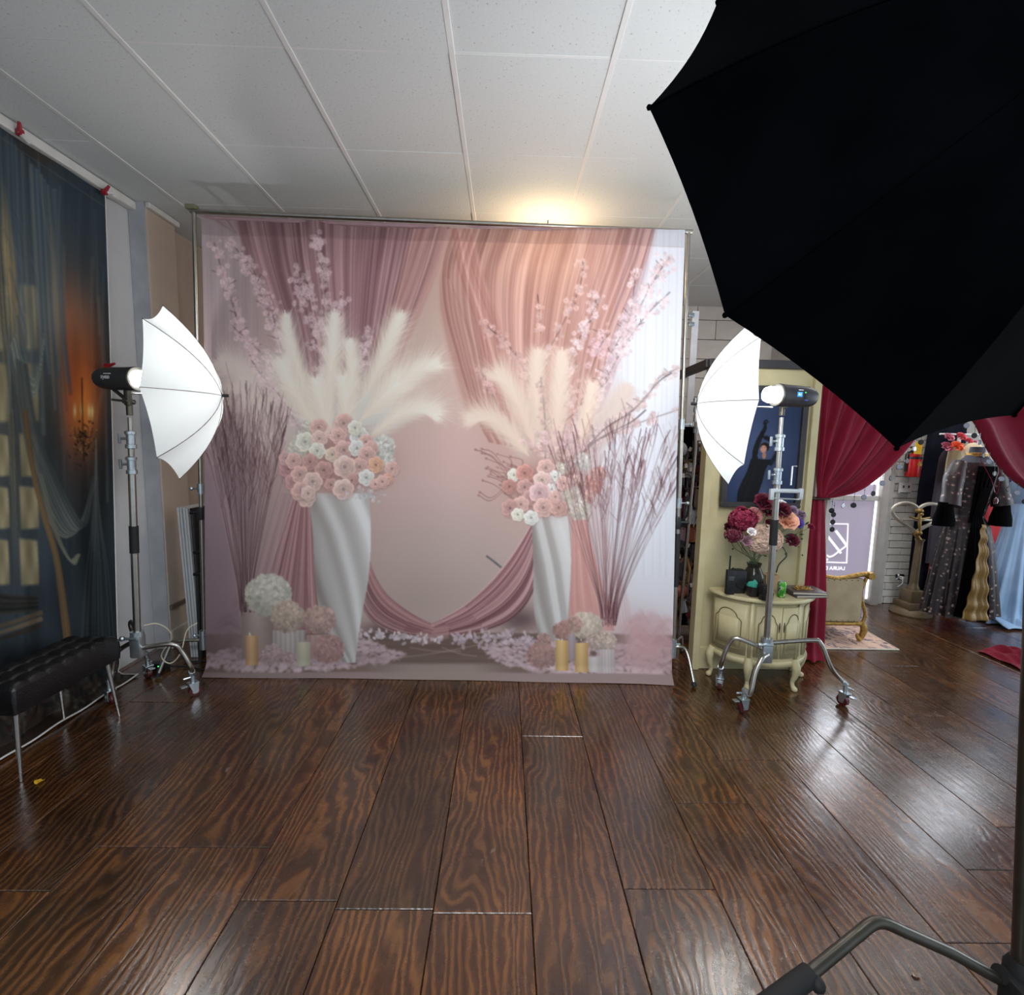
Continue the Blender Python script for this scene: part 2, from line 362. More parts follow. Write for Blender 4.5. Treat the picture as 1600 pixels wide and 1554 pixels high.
g = G(); g.bbox((xr+.06, YB-.01, 1.05), (.07, .09, 2.1), .006); g.bbox((xr+.135, YB+.01, 1.05), (.06, .05, 2.1), .006); g.bbox((3.1, YB-.01, 2.05), (.9, .09, .1), .006); g.bbox((2.9, YB-.01, 1.05), (.06, .09, 2.1), .006)
g.mk('door_frame', m_frame, dr, smooth=False)
zc = at(1320, 777, YB).z
G().bbox((3.18, YB-.02, zc), (.62, .03, .05), .005).mk('rail', m_white, dr, smooth=False)
w1 = thing('window_1', (4.5, YB+.03, 2.1), None, None); w1['kind'] = 'structure'
G().box((4.52, YB+.03, 2.22), (.70, .01, .78)).mk('pane', mday2.m, w1, smooth=False)
for c, d in (((4.52, YB+.02, 1.81), (.78, .05, .05)), ((4.52, YB+.02, 2.62), (.78, .05, .05)), ((4.15, YB+.02, 2.13), (.05, .05, 1.0)), ((4.89, YB+.02, 2.13), (.05, .05, 1.0))): G().bbox(c, d, .004).mk('frame_bar', M('window_frame', (196, 194, 190), .5), w1, smooth=False)
# logo: a white square outline with two slanted bars and a curved stroke, reversed words below
p0 = at(1291, 818, YB-.014); p1 = at(1325, 879, YB-.014); ys = YB-.014
g = G(); th = .009
def seg2(g, a, b, t, yy=None):
    a = Vector(a); b = Vector(b); d = (b-a).normalized(); n = Vector((-d.z, 0, d.x))*t/2
    g.add([a-n, b-n, b+n, a+n, a-n+Vector((0, -.002, 0)), b-n+Vector((0, -.002, 0)), b+n+Vector((0, -.002, 0)), a+n+Vector((0, -.002, 0))],
          [(0, 1, 2, 3), (4, 5, 6, 7), (0, 1, 5, 4), (1, 2, 6, 5), (2, 3, 7, 6), (3, 0, 4, 7)])
P = lambda x, y: at(x, y, ys)
for q in (((1290, 818), (1325, 818.5)), ((1325, 818), (1323, 879.5)), ((1323, 879), (1290, 878))): seg2(g, P(*q[0]), P(*q[1]), th)
for q in (((1306, 829), (1323, 852), .022), ((1292, 836), (1314, 864), .020), ((1323, 852), (1302, 868), .012), ((1302, 868), (1296, 870), .013), ((1296, 870), (1290, 866), .013)): seg2(g, P(q[0][0], q[0][1]), P(q[1][0], q[1][1]), q[2])
g.sph(P(1292.5, 874), .011, 10, sy=.2)
g.mk('logo', mgw.m, dr, smooth=False)
def text(s, size, mat, parent, name, origin, xdir, zdir, thick=.001, align='CENTER'):
    cu = bpy.data.curves.new('t', 'FONT'); cu.body = s; cu.size = size; cu.align_x = align; cu.align_y = 'CENTER'; cu.extrude = thick
    to = bpy.data.objects.new('t', cu); C.objects.link(to); dg = bpy.context.evaluated_depsgraph_get()
    me = to.evaluated_get(dg).to_mesh(); vs = [v.co.copy() for v in me.vertices]; fs = [tuple(p.vertices) for p in me.polygons]
    to.to_mesh_clear(); bpy.data.objects.remove(to); bpy.data.curves.remove(cu)
    X = Vector(xdir).normalized(); Z = Vector(zdir).normalized(); Yn = X.cross(Z)
    g = G(); g.add([Vector(origin)+X*v.x+Z*v.y+Yn*v.z for v in vs], fs); return g.mk(name, mat, parent, smooth=False)
text('LAURA DAN', .048, mgw.m, dr, 'lettering', P(1320.5, 888), (-1, 0, 0), (0, 0, 1), align='LEFT')
# ================================================================ THE TWO PRINTED CLOTHS AND THE POSTER
# Their printed pictures are painted here stroke by stroke with numpy and carried as a colour attribute on the cloth.
class Canvas:
    def __init__(s, x0, y0, x1, y1, seed=3):
        s.x0, s.y0 = x0, y0; s.w, s.h = int(x1-x0), int(y1-y0); s.a = np.zeros((s.h, s.w, 3)); s.r = np.random.default_rng(seed)
        s.X, s.Y = np.meshgrid(np.arange(s.w)+x0+.5, np.arange(s.h)+y0+.5)
    def lin(s, col): return np.array(col, float)
    def blend(s, mask, col): s.a += (np.array(col, float)-s.a)*mask[..., None]
    def blob(s, x, y, rx, ry, col, al=1, p=2, ang=0):           # soft ellipse over the whole canvas
        c, sn = math.cos(ang), math.sin(ang); dx, dy = s.X-x, s.Y-y
        d = ((dx*c+dy*sn)/rx)**2+((-dx*sn+dy*c)/ry)**2; s.blend(al*np.exp(-d**(p/2)), col)
    def noise(s, sx, sy, seed=0):                                  # smooth value noise 0..1
        r = np.random.default_rng(seed); nx, ny = max(2, int(s.w/sx)+2), max(2, int(s.h/sy)+2); g = r.random((ny, nx))
        u = (s.X-s.x0)/s.w*(nx-1.001); v = (s.Y-s.y0)/s.h*(ny-1.001); i, j = u.astype(int), v.astype(int); fu, fv = u-i, v-j
        fu = fu*fu*(3-2*fu); fv = fv*fv*(3-2*fv); i2 = np.minimum(i+1, nx-1); j2 = np.minimum(j+1, ny-1)
        return (g[j, i]*(1-fu)+g[j, i2]*fu)*(1-fv)+(g[j2, i]*(1-fu)+g[j2, i2]*fu)*fv
    def stamp(s, x, y, r, col, al=1, soft=.3, ry=None, ang=0):
        ry = ry or r; R = int(max(r, ry)*1.2)+2; i0, j0 = int(x-s.x0)-R, int(y-s.y0)-R; i1, j1 = i0+2*R+1, j0+2*R+1
        a0, b0 = max(i0, 0), max(j0, 0); a1, b1 = min(i1, s.w), min(j1, s.h)
        if a0 >= a1 or b0 >= b1: return
        dx = s.X[b0:b1, a0:a1]-x; dy = s.Y[b0:b1, a0:a1]-y
        if ang: c, sn = math.cos(ang), math.sin(ang); dx, dy = dx*c+dy*sn, -dx*sn+dy*c
        d = np.sqrt((dx/r)**2+(dy/ry)**2); m = np.clip((1-d)/max(soft, 1.2/max(r, 1)), 0, 1)*al
        q = s.a[b0:b1, a0:a1]; q += (np.array(col, float)-q)*m[..., None]
    def splat(s, x, y, col, wt=1., k=1.):                         # many soft points at once
        x = np.asarray(x, float).ravel()-s.x0-.5; y = np.asarray(y, float).ravel()-s.y0-.5; n = x.size
        col = np.broadcast_to(np.asarray(col, float), (n, 3)) if np.ndim(col) < 2 else np.asarray(col, float).reshape(-1, 3)
        wt = np.broadcast_to(np.asarray(wt, float).ravel() if np.ndim(wt) else wt, (n,)); i = np.floor(x).astype(int); j = np.floor(y).astype(int); fx, fy = x-i, y-j
        ok = (i >= 0) & (i < s.w-1) & (j >= 0) & (j < s.h-1)
        if not ok.any(): return
        i, j, fx, fy, wt, col = i[ok], j[ok], fx[ok], fy[ok], wt[ok], col[ok]; ia, ja = i.min(), j.min(); w, h = i.max()-ia+2, j.max()-ja+2; i = i-ia; j = j-ja
        W = np.zeros(w*h); CC = [np.zeros(w*h) for _ in range(3)]
        for di, dj, ww in ((0, 0, (1-fx)*(1-fy)), (1, 0, fx*(1-fy)), (0, 1, (1-fx)*fy), (1, 1, fx*fy)):
            idx = (j+dj)*w+i+di; q = ww*wt; W += np.bincount(idx, q, w*h)
            for c in range(3): CC[c] += np.bincount(idx, q*col[:, c], w*h)
        m = (1-np.exp(-W*k)).reshape(h, w, 1); Cn = np.stack([c/np.maximum(W, 1e-6) for c in CC], -1).reshape(h, w, 3)
        A = s.a[ja:ja+h, ia:ia+w]; A += (Cn-A)*m*(W.reshape(h, w, 1) > 1e-6)
    def curve(s, pts, n=60):
        P = np.array(pts, float); P = np.vstack([2*P[0]-P[1], P, 2*P[-1]-P[-2]]); m = len(P)-3; t = np.linspace(0, m-1e-6, n); i = t.astype(int); u = (t-i)[:, None]
        a, b, c, d = P[i], P[i+1], P[i+2], P[i+3]
        return .5*((2*b)+(c-a)*u+(2*a-5*b+4*c-d)*u**2+(3*b-a-3*c+d)*u**3)
    def line(s, pts, col, wd=1., al=1., n=None):
        c = s.curve(pts, n or 200); L = np.abs(np.diff(c, axis=0)).sum()
        c = s.curve(pts, int(L*1.1)+4); ms = max(1, int(wd*2)); o = np.linspace(-wd/2, wd/2, ms) if ms > 1 else [0]
        t = np.gradient(c, axis=0); t /= np.linalg.norm(t, axis=1)[:, None]+1e-9
        for q in o: s.splat(c[:, 0]-t[:, 1]*q, c[:, 1]+t[:, 0]*q, col, max(.15, 1-(2.0*q/(wd+.5))**2), al*1.15)
    def warp(s, A, B, colfn, ns=None, nt=None):                   # cloth between two edge curves; colfn(s,t)->(rgb, alpha)
        a = s.curve(A, 64); b = s.curve(B, 64)
        ns = ns or int(max(np.abs(np.diff(a, axis=0)).sum(), np.abs(np.diff(b, axis=0)).sum())*1.7); nt = nt or int(np.linalg.norm(a-b, axis=1).max()*1.8)+2
        a = s.curve(A, ns); b = s.curve(B, ns); t = np.linspace(0, 1, nt)[None, :]; S = np.linspace(0, 1, ns)[:, None]+0*t; T = t+0*S
        x = a[:, 0, None]*(1-t)+b[:, 0, None]*t; y = a[:, 1, None]*(1-t)+b[:, 1, None]*t
        col, al = colfn(S, T); i = np.floor(x-s.x0).astype(int); j = np.floor(y-s.y0).astype(int); ok = (i >= 0) & (i < s.w) & (j >= 0) & (j < s.h)
        al = np.broadcast_to(al, S.shape); base = s.a[j[ok], i[ok]]; s.a[j[ok], i[ok]] = base+(col[ok]-base)*al[ok][:, None]
    def soften(s, n=1):
        for _ in range(n):
            p = np.pad(s.a, ((1, 1), (1, 1), (0, 0)), 'edge'); s.a = (p[1:-1, 1:-1]*4+p[:-2, 1:-1]+p[2:, 1:-1]+p[1:-1, :-2]+p[1:-1, 2:])/8
def foldfn(seed, n=14, sharp=1.):
    r = np.random.default_rng(seed); f = r.uniform(min(2, n), max(n*2.2, 2), 7); p = r.uniform(0, 6.28, 7); am = r.uniform(.4, 1, 7)/np.sqrt(f/3)
    def g(t, s=0):
        v = sum(a*np.sin(6.283*f_*t+q+.6*math.pi*s*np.sin(q*3)*.3) for a, f_, q in zip(am, f, p)); return np.clip(.5+.5*sharp*v/am.sum()*1.6, 0, 1)
    return g
def lerp(a, b, t): return np.array(a, float)*(1-t[..., None])+np.array(b, float)*t[..., None]
def drape(dark, light, seed, n=14, al=1., edge=.04, shade=None, fine=60, sfade=None):
    f = foldfn(seed, n, 1.25); f2 = foldfn(seed+50, fine); f3 = foldfn(seed+99, n*.45, 1.5)
    def fn(S, T):
        v = np.clip((f(T, S)*.62+f2(T)*.2+f3(T+.05*np.sin(S*4), S)*.5-.16), 0, 1); c = lerp(dark, light, v)
        if shade: c = c*shade(S, T)[..., None]
        a = al*np.clip(np.minimum(T, 1-T)/edge, 0, 1) if edge else al+0*T
        if sfade: a = a*sfade(S)
        return c, a
    return fn
def threads(cv, A, B, n, cols, seed, al=.35, wd=.6, s1=1.0):
    g = np.random.default_rng(seed); a = cv.curve(A, 12); b = cv.curve(B, 12)
    for k in range(n):
        t = g.random(); e = a*(1-t)+b*t; m = max(3, int(12*s1*g.uniform(.75, 1))); cv.line(e[:m:2], np.array(cols[g.integers(len(cols))])*g.uniform(.95, 1.05), g.choice([wd, wd*2.5]), al*g.uniform(.5, 1.2))
def plume(cv, pts, wd, col, seed, n=900, lean=.5, dark=(196, 164, 148), one=0):
    r = np.random.default_rng(seed); c = cv.curve(pts, 200); T = np.gradient(c, axis=0); T /= np.linalg.norm(T, axis=1)[:, None]
    Nn = np.stack([-T[:, 1], T[:, 0]], 1); u = r.random(n)**.9; i = (u*199).astype(int)
    prof = np.sin(np.clip(u*1.02+.04, 0, 1)**.8*PI)**.65*(1-.25*u)
    for i0 in range(8, 170, 4): uu = i0/199; cv.stamp(c[i0, 0], c[i0, 1], wd*.95*math.sin(min(1, uu*1.02+.08)**.8*PI)**.65, np.array(col)*(.86+.08*uu), .16, .9)
    side = r.choice([-1, 1], n) if not one else np.where(r.random(n) < .75, one, -one)
    Lr = 1.75*wd*prof*r.uniform(.5, 1.25, n); m = 32; q = np.linspace(0, 1, m)[None, :]
    along = q**.8*(Lr*r.uniform(.9, 1.9, n)+3)[:, None]; out = (q**1.25)*(Lr*side)[:, None]*r.uniform(.15, 1, n)[:, None]
    x = c[i, 0, None]+T[i, 0, None]*along*(.6+lean)+Nn[i, 0, None]*out; y = c[i, 1, None]+T[i, 1, None]*along*(.6+lean)+Nn[i, 1, None]*out
    sh = np.clip(r.normal(.92, .10, n), .45, 1.1)[:, None]*(1-.12*q*(r.random(n)[:, None] < .3))
    sh = sh*(1-.17*(1-u[:, None]))
    wd = wd; k = np.clip((sh-.55)/.40, 0, 1)[..., None]; colr = np.array(dark)*(1-k)+np.array(col)*k
    cv.splat(x, y, colr.reshape(-1, 3), (1-.8*q+0*x).ravel(), .42)
def blossom(cv, x, y, r, seed, base=(226, 190, 192)):
    g = np.random.default_rng(seed); a0 = g.uniform(0, 6.28); sh = g.uniform(.88, 1.08)
    for k in range(5):
        a = a0+k*1.2566; c = np.clip(np.array(base)*sh*g.uniform(.9, 1.1), 0, 250); cv.stamp(x+math.cos(a)*r*.62, y+math.sin(a)*r*.62, r*.62, c, .7, .8)
    cv.stamp(x, y, r*.22, np.array(base)*.78, .6, .6)
def branch(cv, pts, seed, dens=1., spread=8, r=4.2, base=(226, 190, 192), stem=(96, 74, 74), sw=1.3):
    g = np.random.default_rng(seed); cv.line(pts, stem, sw*.8, .7); c = cv.curve(pts, 300)
    L = np.abs(np.diff(c, axis=0)).sum()
    for k in range(int(L/9*dens)):
        i = g.integers(0, 299); x, y = c[i]
        if g.random() < .35: cv.line([(x, y), (x+g.normal(0, spread*.9), y-g.uniform(0, spread*1.3))], stem, .8, .6)
        for _ in range(g.integers(2, 5)): blossom(cv, x+g.normal(0, spread*.55), y+g.normal(0, spread*.55), r*g.uniform(.6, 1.25), g.integers(1e9), base)
def rose(cv, x, y, r, col, seed):
    g = np.random.default_rng(seed); col = np.array(col, float); r = r*1.22
    cv.stamp(x+.5, y+1.5, r*1.12, col*.66, .6, .4)
    a0 = g.uniform(0, 6)
    for i in range(6):
        a = a0+1.047*i; sh = 1.0+.07*math.cos(a+2.2)+g.uniform(-.03, .03); cx, cy = x+math.cos(a)*r*.52, y+math.sin(a)*r*.52
        cv.stamp(cx, cy, r*.52, np.clip(col*sh*1.08, 0, 252), 1, .15); cv.stamp(cx-math.cos(a)*r*.07, cy-math.sin(a)*r*.07, r*.50, np.clip(col*sh*.93, 0, 252), .85, .5)
    cv.stamp(x, y, r*.60, col*.84, .9, .35)
    for rad, n in ((.56, 3), (.40, 3), (.25, 2)):
        b0 = g.uniform(0, 6)
        for i in range(n):
            t = np.linspace(0, 1, 26); a = b0+6.283*i/n+t*(6.283/n*1.15); rr = r*rad*(1.02-.22*t)
            cv.splat(x+np.cos(a)*rr, y+np.sin(a)*rr, np.clip(col*1.10, 0, 253), 1, .9); cv.splat(x+np.cos(a)*(rr-1.3), y+np.sin(a)*(rr-1.3), col*.70, 1, .55)
    cv.stamp(x, y, r*.12, col*.68, .8, .6)
def hydra(cv, x, y, r, col, seed, ry=None, k=1.):
    g = np.random.default_rng(seed); ry = ry or r; cv.stamp(x, y, r, np.array(col)*.8, .95, .25, ry)
    for i in range(int(r*r*.55*k)):
        d = math.sqrt(g.random()); a = g.uniform(0, 6.283); px, py = x+math.cos(a)*d*r, y+math.sin(a)*d*ry
        lit = .95+.08*(-math.sin(a)*d)-.06*d+g.normal(0, .07); rr = g.uniform(1.6, 3.4)*(r/25+.4)
        cv.stamp(px, py, rr, np.clip(np.array(col)*lit, 0, 252), .8, .45, rr*g.uniform(.5, 1), g.uniform(0, 3))
def twigs(cv, base, tops, n, seed, cols, bend=18, w=.9):
    g = np.random.default_rng(seed)
    for i in range(n):
        bx = g.uniform(*base[0]); by = g.uniform(*base[1]); u = (bx-base[0][0])/(base[0][1]-base[0][0]); u = np.clip(u+g.normal(0, .16), 0, 1)
        tx = tops[0][0]+(tops[0][1]-tops[0][0])*u+g.normal(0, 9); ty = tops[1][0]+(tops[1][1]-tops[1][0])*g.random()**1.3+abs(u-.5)*50
        col = np.array(cols[g.integers(len(cols))])*g.uniform(.8, 1.15)
        mx = bx*.52+tx*.48+g.normal(0, 4)+(u-.5)*-8; my = (by+ty)/2
        cv.line([(bx, by), (bx*.8+mx*.2+g.normal(0, 1), by*.7+my*.3), (mx, my), (tx*.75+mx*.25+g.normal(0, 2), ty*.75+my*.25), (tx, ty)], col, .4, .44)
        for _ in range(g.integers(2, 6)):
            f = g.uniform(.2, .95); sx = mx+(tx-mx)*f; sy = my+(ty-my)*f; sd = g.choice([-1, 1])
            cv.line([(sx, sy), (sx+sd*g.uniform(4, 12), sy-g.uniform(14, 44))], col, .4, .30)

def paint_pink():
    cv = Canvas(296, 322, 1092, 1076, 11)
    # wall of the picture
    cv.a[:] = (194, 166, 158)
    u = (cv.X-300)/780; v = (cv.Y-330)/730
    cv.blob(690, 600, 120, 240, (218, 190, 178), .85); cv.blob(690, 740, 120, 120, (218, 184, 182), .6)
    cv.blob(700, 900, 170, 120, (192, 174, 168), .8, 3); cv.blob(660, 940, 120, 60, (176, 158, 150), .6)
    cv.blob(800, 640, 60, 140, (206, 160, 150), .5)
    m = np.clip((1.0-u*5.0), 0, 1); cv.blend(m, (182, 160, 162)); cv.blob(318, 840, 100, 260, (146, 124, 134), .85); cv.blob(330, 430, 60, 110, (184, 166, 168), .8)
    m = np.clip((u-.80)*8, 0, 1)*np.clip(1.35-v*1.1, 0, 1); cv.blend(m, (226, 228, 238)); cv.blob(1020, 720, 100, 330, (232, 234, 242), .95, 4)  # white cloth of the print, with the right umbrella's bluish light painted in
    for k in range(26):                                            # faint folds in the white cloth at the right
        x = 940+k*5.6+cv.r.normal(0, 2); cv.line([(x, 360), (x+cv.r.normal(0, 4), 600), (x-6, 900)], (204, 206, 220) if k % 2 else (240, 242, 248), 2.4, .22)
    for k in range(10):
        x = 318+k*9; cv.line([(x, 350), (x+3, 620)], (168, 146, 150) if k % 2 else (198, 182, 184), 2.5, .25)
    # gathered curtains
    sh = lambda S, T: .84+.16*np.clip(S*4, 0, 1)-.04*S+.10*T
    cv.warp([(318, 336), (340, 350), (362, 362)], [(365, 336), (368, 350), (370, 365)], drape((150, 124, 128), (186, 162, 164), 5, 5, .8))
    cv.warp([(362, 333), (386, 420), (425, 520), (450, 610), (466, 680)], [(705, 356), (680, 430), (648, 505), (618, 585), (596, 665)], drape((136, 100, 105), (196, 156, 157), 21, 12, 1, .012, sh, 60))
    cv.warp([(640, 356), (616, 440), (585, 540), (565, 640)], [(706, 357), (680, 430), (648, 505), (610, 610)], drape((168, 124, 120), (216, 170, 164), 8, 4, .75, .10, None, 24))
    # the right-hand curtain
    warm = lambda S, T: .86+.14*np.clip(S*5, 0, 1)+.10*np.exp(-((T-.45)/.22)**2)
    cv.warp([(703, 357), (684, 440), (706, 540), (736, 640), (762, 690)], [(1024, 358), (1002, 430), (962, 520), (932, 640), (915, 720)], drape((164, 120, 112), (214, 172, 160), 33, 11, 1, .012, warm, 60))
    cv.warp([(702, 357), (712, 420), (740, 510), (772, 620), (800, 690)], [(742, 358), (758, 430), (790, 520), (812, 600), (835, 690)], drape((176, 122, 114), (226, 178, 166), 9, 3, .85, .12, None, 20))
    cv.warp([(688, 430), (684, 480), (700, 560), (728, 660)], [(706, 440), (730, 500), (760, 580), (790, 660)], drape((168, 122, 116), (206, 162, 150), 12, 3, .8, .15))
    cv.warp([(880, 360), (890, 450), (900, 560), (890, 680)], [(985, 360), (975, 450), (945, 560), (920, 680)], drape((196, 150, 144), (226, 188, 180), 91, 6, .6, .2))
    cv.warp([(975, 358), (962, 450), (940, 560), (905, 660)], [(1030, 358), (1012, 430), (985, 520), (945, 640)], drape((160, 120, 128), (206, 176, 186), 61, 5, .55, .15))
    LA, LB = [(362, 333), (386, 420), (425, 520), (450, 610), (466, 680)], [(705, 356), (680, 430), (648, 505), (618, 585), (596, 665)]
    threads(cv, LA, LB, 120, [(216, 178, 178), (120, 86, 92), (206, 168, 168), (110, 78, 84)], 1, .38)
    RA, RB = [(703, 357), (684, 440), (706, 540), (736, 640), (762, 690)], [(1024, 358), (1002, 430), (962, 520), (932, 640), (915, 720)]
    threads(cv, RA, RB, 120, [(236, 198, 186), (158, 112, 104), (230, 190, 180), (168, 120, 112)], 2, .36)
    cv.warp([(600, 590), (640, 500), (676, 420), (697, 358)], [(614, 596), (652, 508), (684, 430), (706, 358)], drape((186, 142, 138), (226, 184, 178), 3, 3, .8, .2))
    cv.blob(860, 400, 60, 50, (246, 200, 168), .25)  # warm glow of the lamp behind the cloth, painted into the curtain
    # lower drapes
    cv.warp([(462, 770), (432, 860), (404, 940), (372, 1005)], [(486, 770), (494, 860), (500, 940), (508, 1010)], drape((146, 106, 108), (198, 154, 154), 41, 9, .95, .06, None, 40))
    cv.warp([(440, 770), (418, 840), (396, 910), (375, 960)], [(462, 770), (446, 850), (436, 920), (428, 980)], drape((160, 128, 130), (196, 164, 166), 42, 4, .6, .2))
    cv.warp([(893, 812), (892, 880), (888, 940), (888, 985)], [(918, 812), (932, 870), (950, 930), (965, 985)], drape((196, 140, 134), (226, 176, 168), 44, 4, .95, .08))
    cv.warp([(915, 812), (930, 870), (948, 930), (960, 985)], [(946, 812), (966, 880), (985, 940), (990, 985)], drape((206, 186, 188), (222, 206, 208), 45, 4, .8, .15))
    # floor of the picture
    fy = np.clip((cv.Y-984)/6, 0, 1); cv.blend(fy*.0+np.clip((cv.Y-(988+0*cv.X))/4, 0, 1), (122, 104, 96))
    cv.blob(700, 1012, 120, 16, (112, 92, 84), .7)
    for k in range(14): y = 990+k*3.6; cv.line([(540, y), (700, y+cv.r.normal(0, 1)), (840, y)], (138, 120, 112) if k % 3 else (96, 80, 74), 1.2, .25)
    for a, b in (((600, 1030), (760, 1006)), ((640, 1012), (720, 1018)), ((690, 1012), (745, 1026))): cv.line([a, ((a[0]+b[0])/2, (a[1]+b[1])/2+3), b], (176, 160, 150), 1.2, .7)
    # swags
    shd = lambda S, T: 1.02-.25*T
    cv.blob(812, 968, 34, 20, (92, 74, 78), .8); cv.blob(604, 984, 40, 12, (96, 76, 78), .8)
    cv.warp([(576, 850), (583, 888), (606, 928), (650, 962), (697, 984)], [(560, 930), (568, 955), (588, 978), (630, 994), (694, 999)], drape((132, 90, 92), (206, 160, 158), 52, 6, 1, .05, shd, 50))
    cv.warp([(834, 812), (806, 858), (770, 905), (720, 950), (672, 976)], [(838, 880), (834, 925), (806, 965), (756, 988), (690, 998)], drape((132, 90, 94), (208, 162, 160), 54, 7, 1, .05, shd, 60))
    cv.warp([(700, 976), (672, 978), (650, 986)], [(700, 1000), (680, 1006), (655, 1010)], drape((170, 128, 126), (206, 166, 162), 55, 3, .6, .25))
    threads(cv, [(576, 850), (583, 888), (606, 928), (650, 962), (697, 984)], [(560, 930), (568, 955), (588, 978), (630, 994), (694, 999)], 26, [(222, 184, 182), (120, 84, 86)], 5, .45)
    threads(cv, [(834, 812), (806, 858), (770, 905), (720, 950), (672, 976)], [(838, 880), (834, 925), (806, 965), (756, 988), (690, 998)], 34, [(224, 184, 184), (118, 82, 86)], 6, .45)
    threads(cv, [(462, 770), (432, 860), (404, 940), (372, 1005)], [(486, 770), (494, 860), (500, 940), (508, 1010)], 36, [(212, 172, 172), (122, 86, 88)], 7, .4)
    cv.line([(760, 869), (772, 878), (783, 887)], (92, 96, 98), 2.6, .9); cv.line([(764, 872), (776, 882), (783, 887)], (120, 126, 126), 1.2, .7)
    # white petal cloth on the floor of the picture
    g = cv.r
    def inside(poly, n):
        P = np.array(poly, float); out = []
        mn, mxx = P.min(0), P.max(0)
        while len(out) < n:
            q = mn+(mxx-mn)*g.random(2); ins = False; j = len(P)-1
            for i in range(len(P)):
                if (P[i, 1] > q[1]) != (P[j, 1] > q[1]) and q[0] < (P[j, 0]-P[i, 0])*(q[1]-P[i, 1])/(P[j, 1]-P[i, 1])+P[i, 0]: ins = not ins
                j = i
            if ins: out.append(q)
        return out
    for poly, n in (([(322, 1022), (420, 1000), (540, 990), (575, 1000), (632, 1022), (610, 1036), (540, 1044), (430, 1048), (322, 1042)], 900), ([(752, 1014), (800, 1000), (880, 1000), (1045, 1010), (1048, 1056), (930, 1054), (840, 1048), (780, 1036)], 900)):
        for q in inside(poly, n): cv.stamp(q[0], q[1], g.uniform(4, 9), (np.array((206, 182, 188))*g.uniform(.93, 1.05)), .55, .5, g.uniform(2, 4), g.normal(0, .4))
        for q in inside(poly, 70): cv.stamp(q[0], q[1], g.uniform(3, 6), (np.array((178, 150, 158))*g.uniform(.9, 1.08)), .4, .5, 2, g.normal(0, .5))
    for k in range(90):
        x = g.uniform(560, 690); cv.stamp(x, 991+g.normal(0, 3.5)+(x-560)*.07, g.uniform(2.5, 5.5), np.array((222, 208, 212))*g.uniform(.8, 1.06), .9, .4, g.uniform(2, 3.5), g.uniform(0, 3))
    for k in range(110):
        x = g.uniform(706, 840); cv.stamp(x, 998+g.normal(0, 6), g.uniform(2.5, 7), np.array((212, 192, 200))*g.uniform(.75, 1.05), .8, .4, g.uniform(2, 4), g.uniform(0, 3))
    # tulle heaps
    cv.blob(1010, 1005, 46, 48, (202, 166, 168), .8, 3)
    for k in range(22):
        x = g.uniform(966, 1034); y = g.uniform(958, 1034); cv.warp([(x, y), (x+g.uniform(5, 20), y-g.uniform(10, 30)), (x+g.uniform(15, 35), y-g.uniform(0, 20))], [(x+4, y+14), (x+18, y+8), (x+36, y+10)], drape((190, 150, 154), (216, 182, 184), int(g.integers(999)), 1, .45, .4))
    cv.blob(1000, 1000, 26, 34, (206, 168, 170), .5)
    cv.blob(350, 985, 34, 46, (150, 122, 130), .6)
    for k in range(10):
        x = g.uniform(322, 372); y = g.uniform(925, 1030); cv.warp([(x, y), (x+14, y-18), (x+30, y-6)], [(x+3, y+14), (x+16, y+8), (x+34, y+12)], drape((136, 110, 120), (164, 138, 146), int(g.integers(999)), 1, .35, .4))
    # blurred pampas behind, left
    for pts, wd in (([(470, 700), (430, 640), (385, 590), (338, 560)], 42), ([(480, 720), (440, 690), (400, 630), (370, 600)], 44), ([(930, 700), (950, 660), (985, 600)], 24)):
        plume(cv, pts, wd*1.0, (232, 216, 208), 70+int(wd), 4500, .2, (200, 178, 172))
    # blossom branches, left
    bl = (234, 202, 206)
    for i, (pts, d, s_) in enumerate((([(470, 672), (440, 622), (400, 575), (376, 522), (360, 470), (345, 425), (333, 378)], 1.35, 9), ([(475, 640), (450, 560), (420, 500), (404, 450), (384, 412), (358, 374)], 1.5, 11),
            ([(505, 610), (503, 520), (508, 450), (500, 400), (495, 372)], 1.5, 9), ([(500, 560), (482, 500), (466, 455), (460, 418)], 1.4, 10), ([(520, 540), (523, 490), (536, 452)], 1.1, 8),
            ([(440, 600), (415, 560), (385, 530), (360, 508)], 1.0, 10), ([(556, 620), (566, 560), (574, 516)], 1.3, 8), ([(470, 660), (455, 590), (435, 530), (420, 470)], 1.8, 13), ([(500, 520), (488, 470), (477, 430)], 1.1, 8))):
        branch(cv, pts, 100+i, d*.8, s_, 4.4, bl)
    # blossom branches, right
    br = (236, 212, 216)
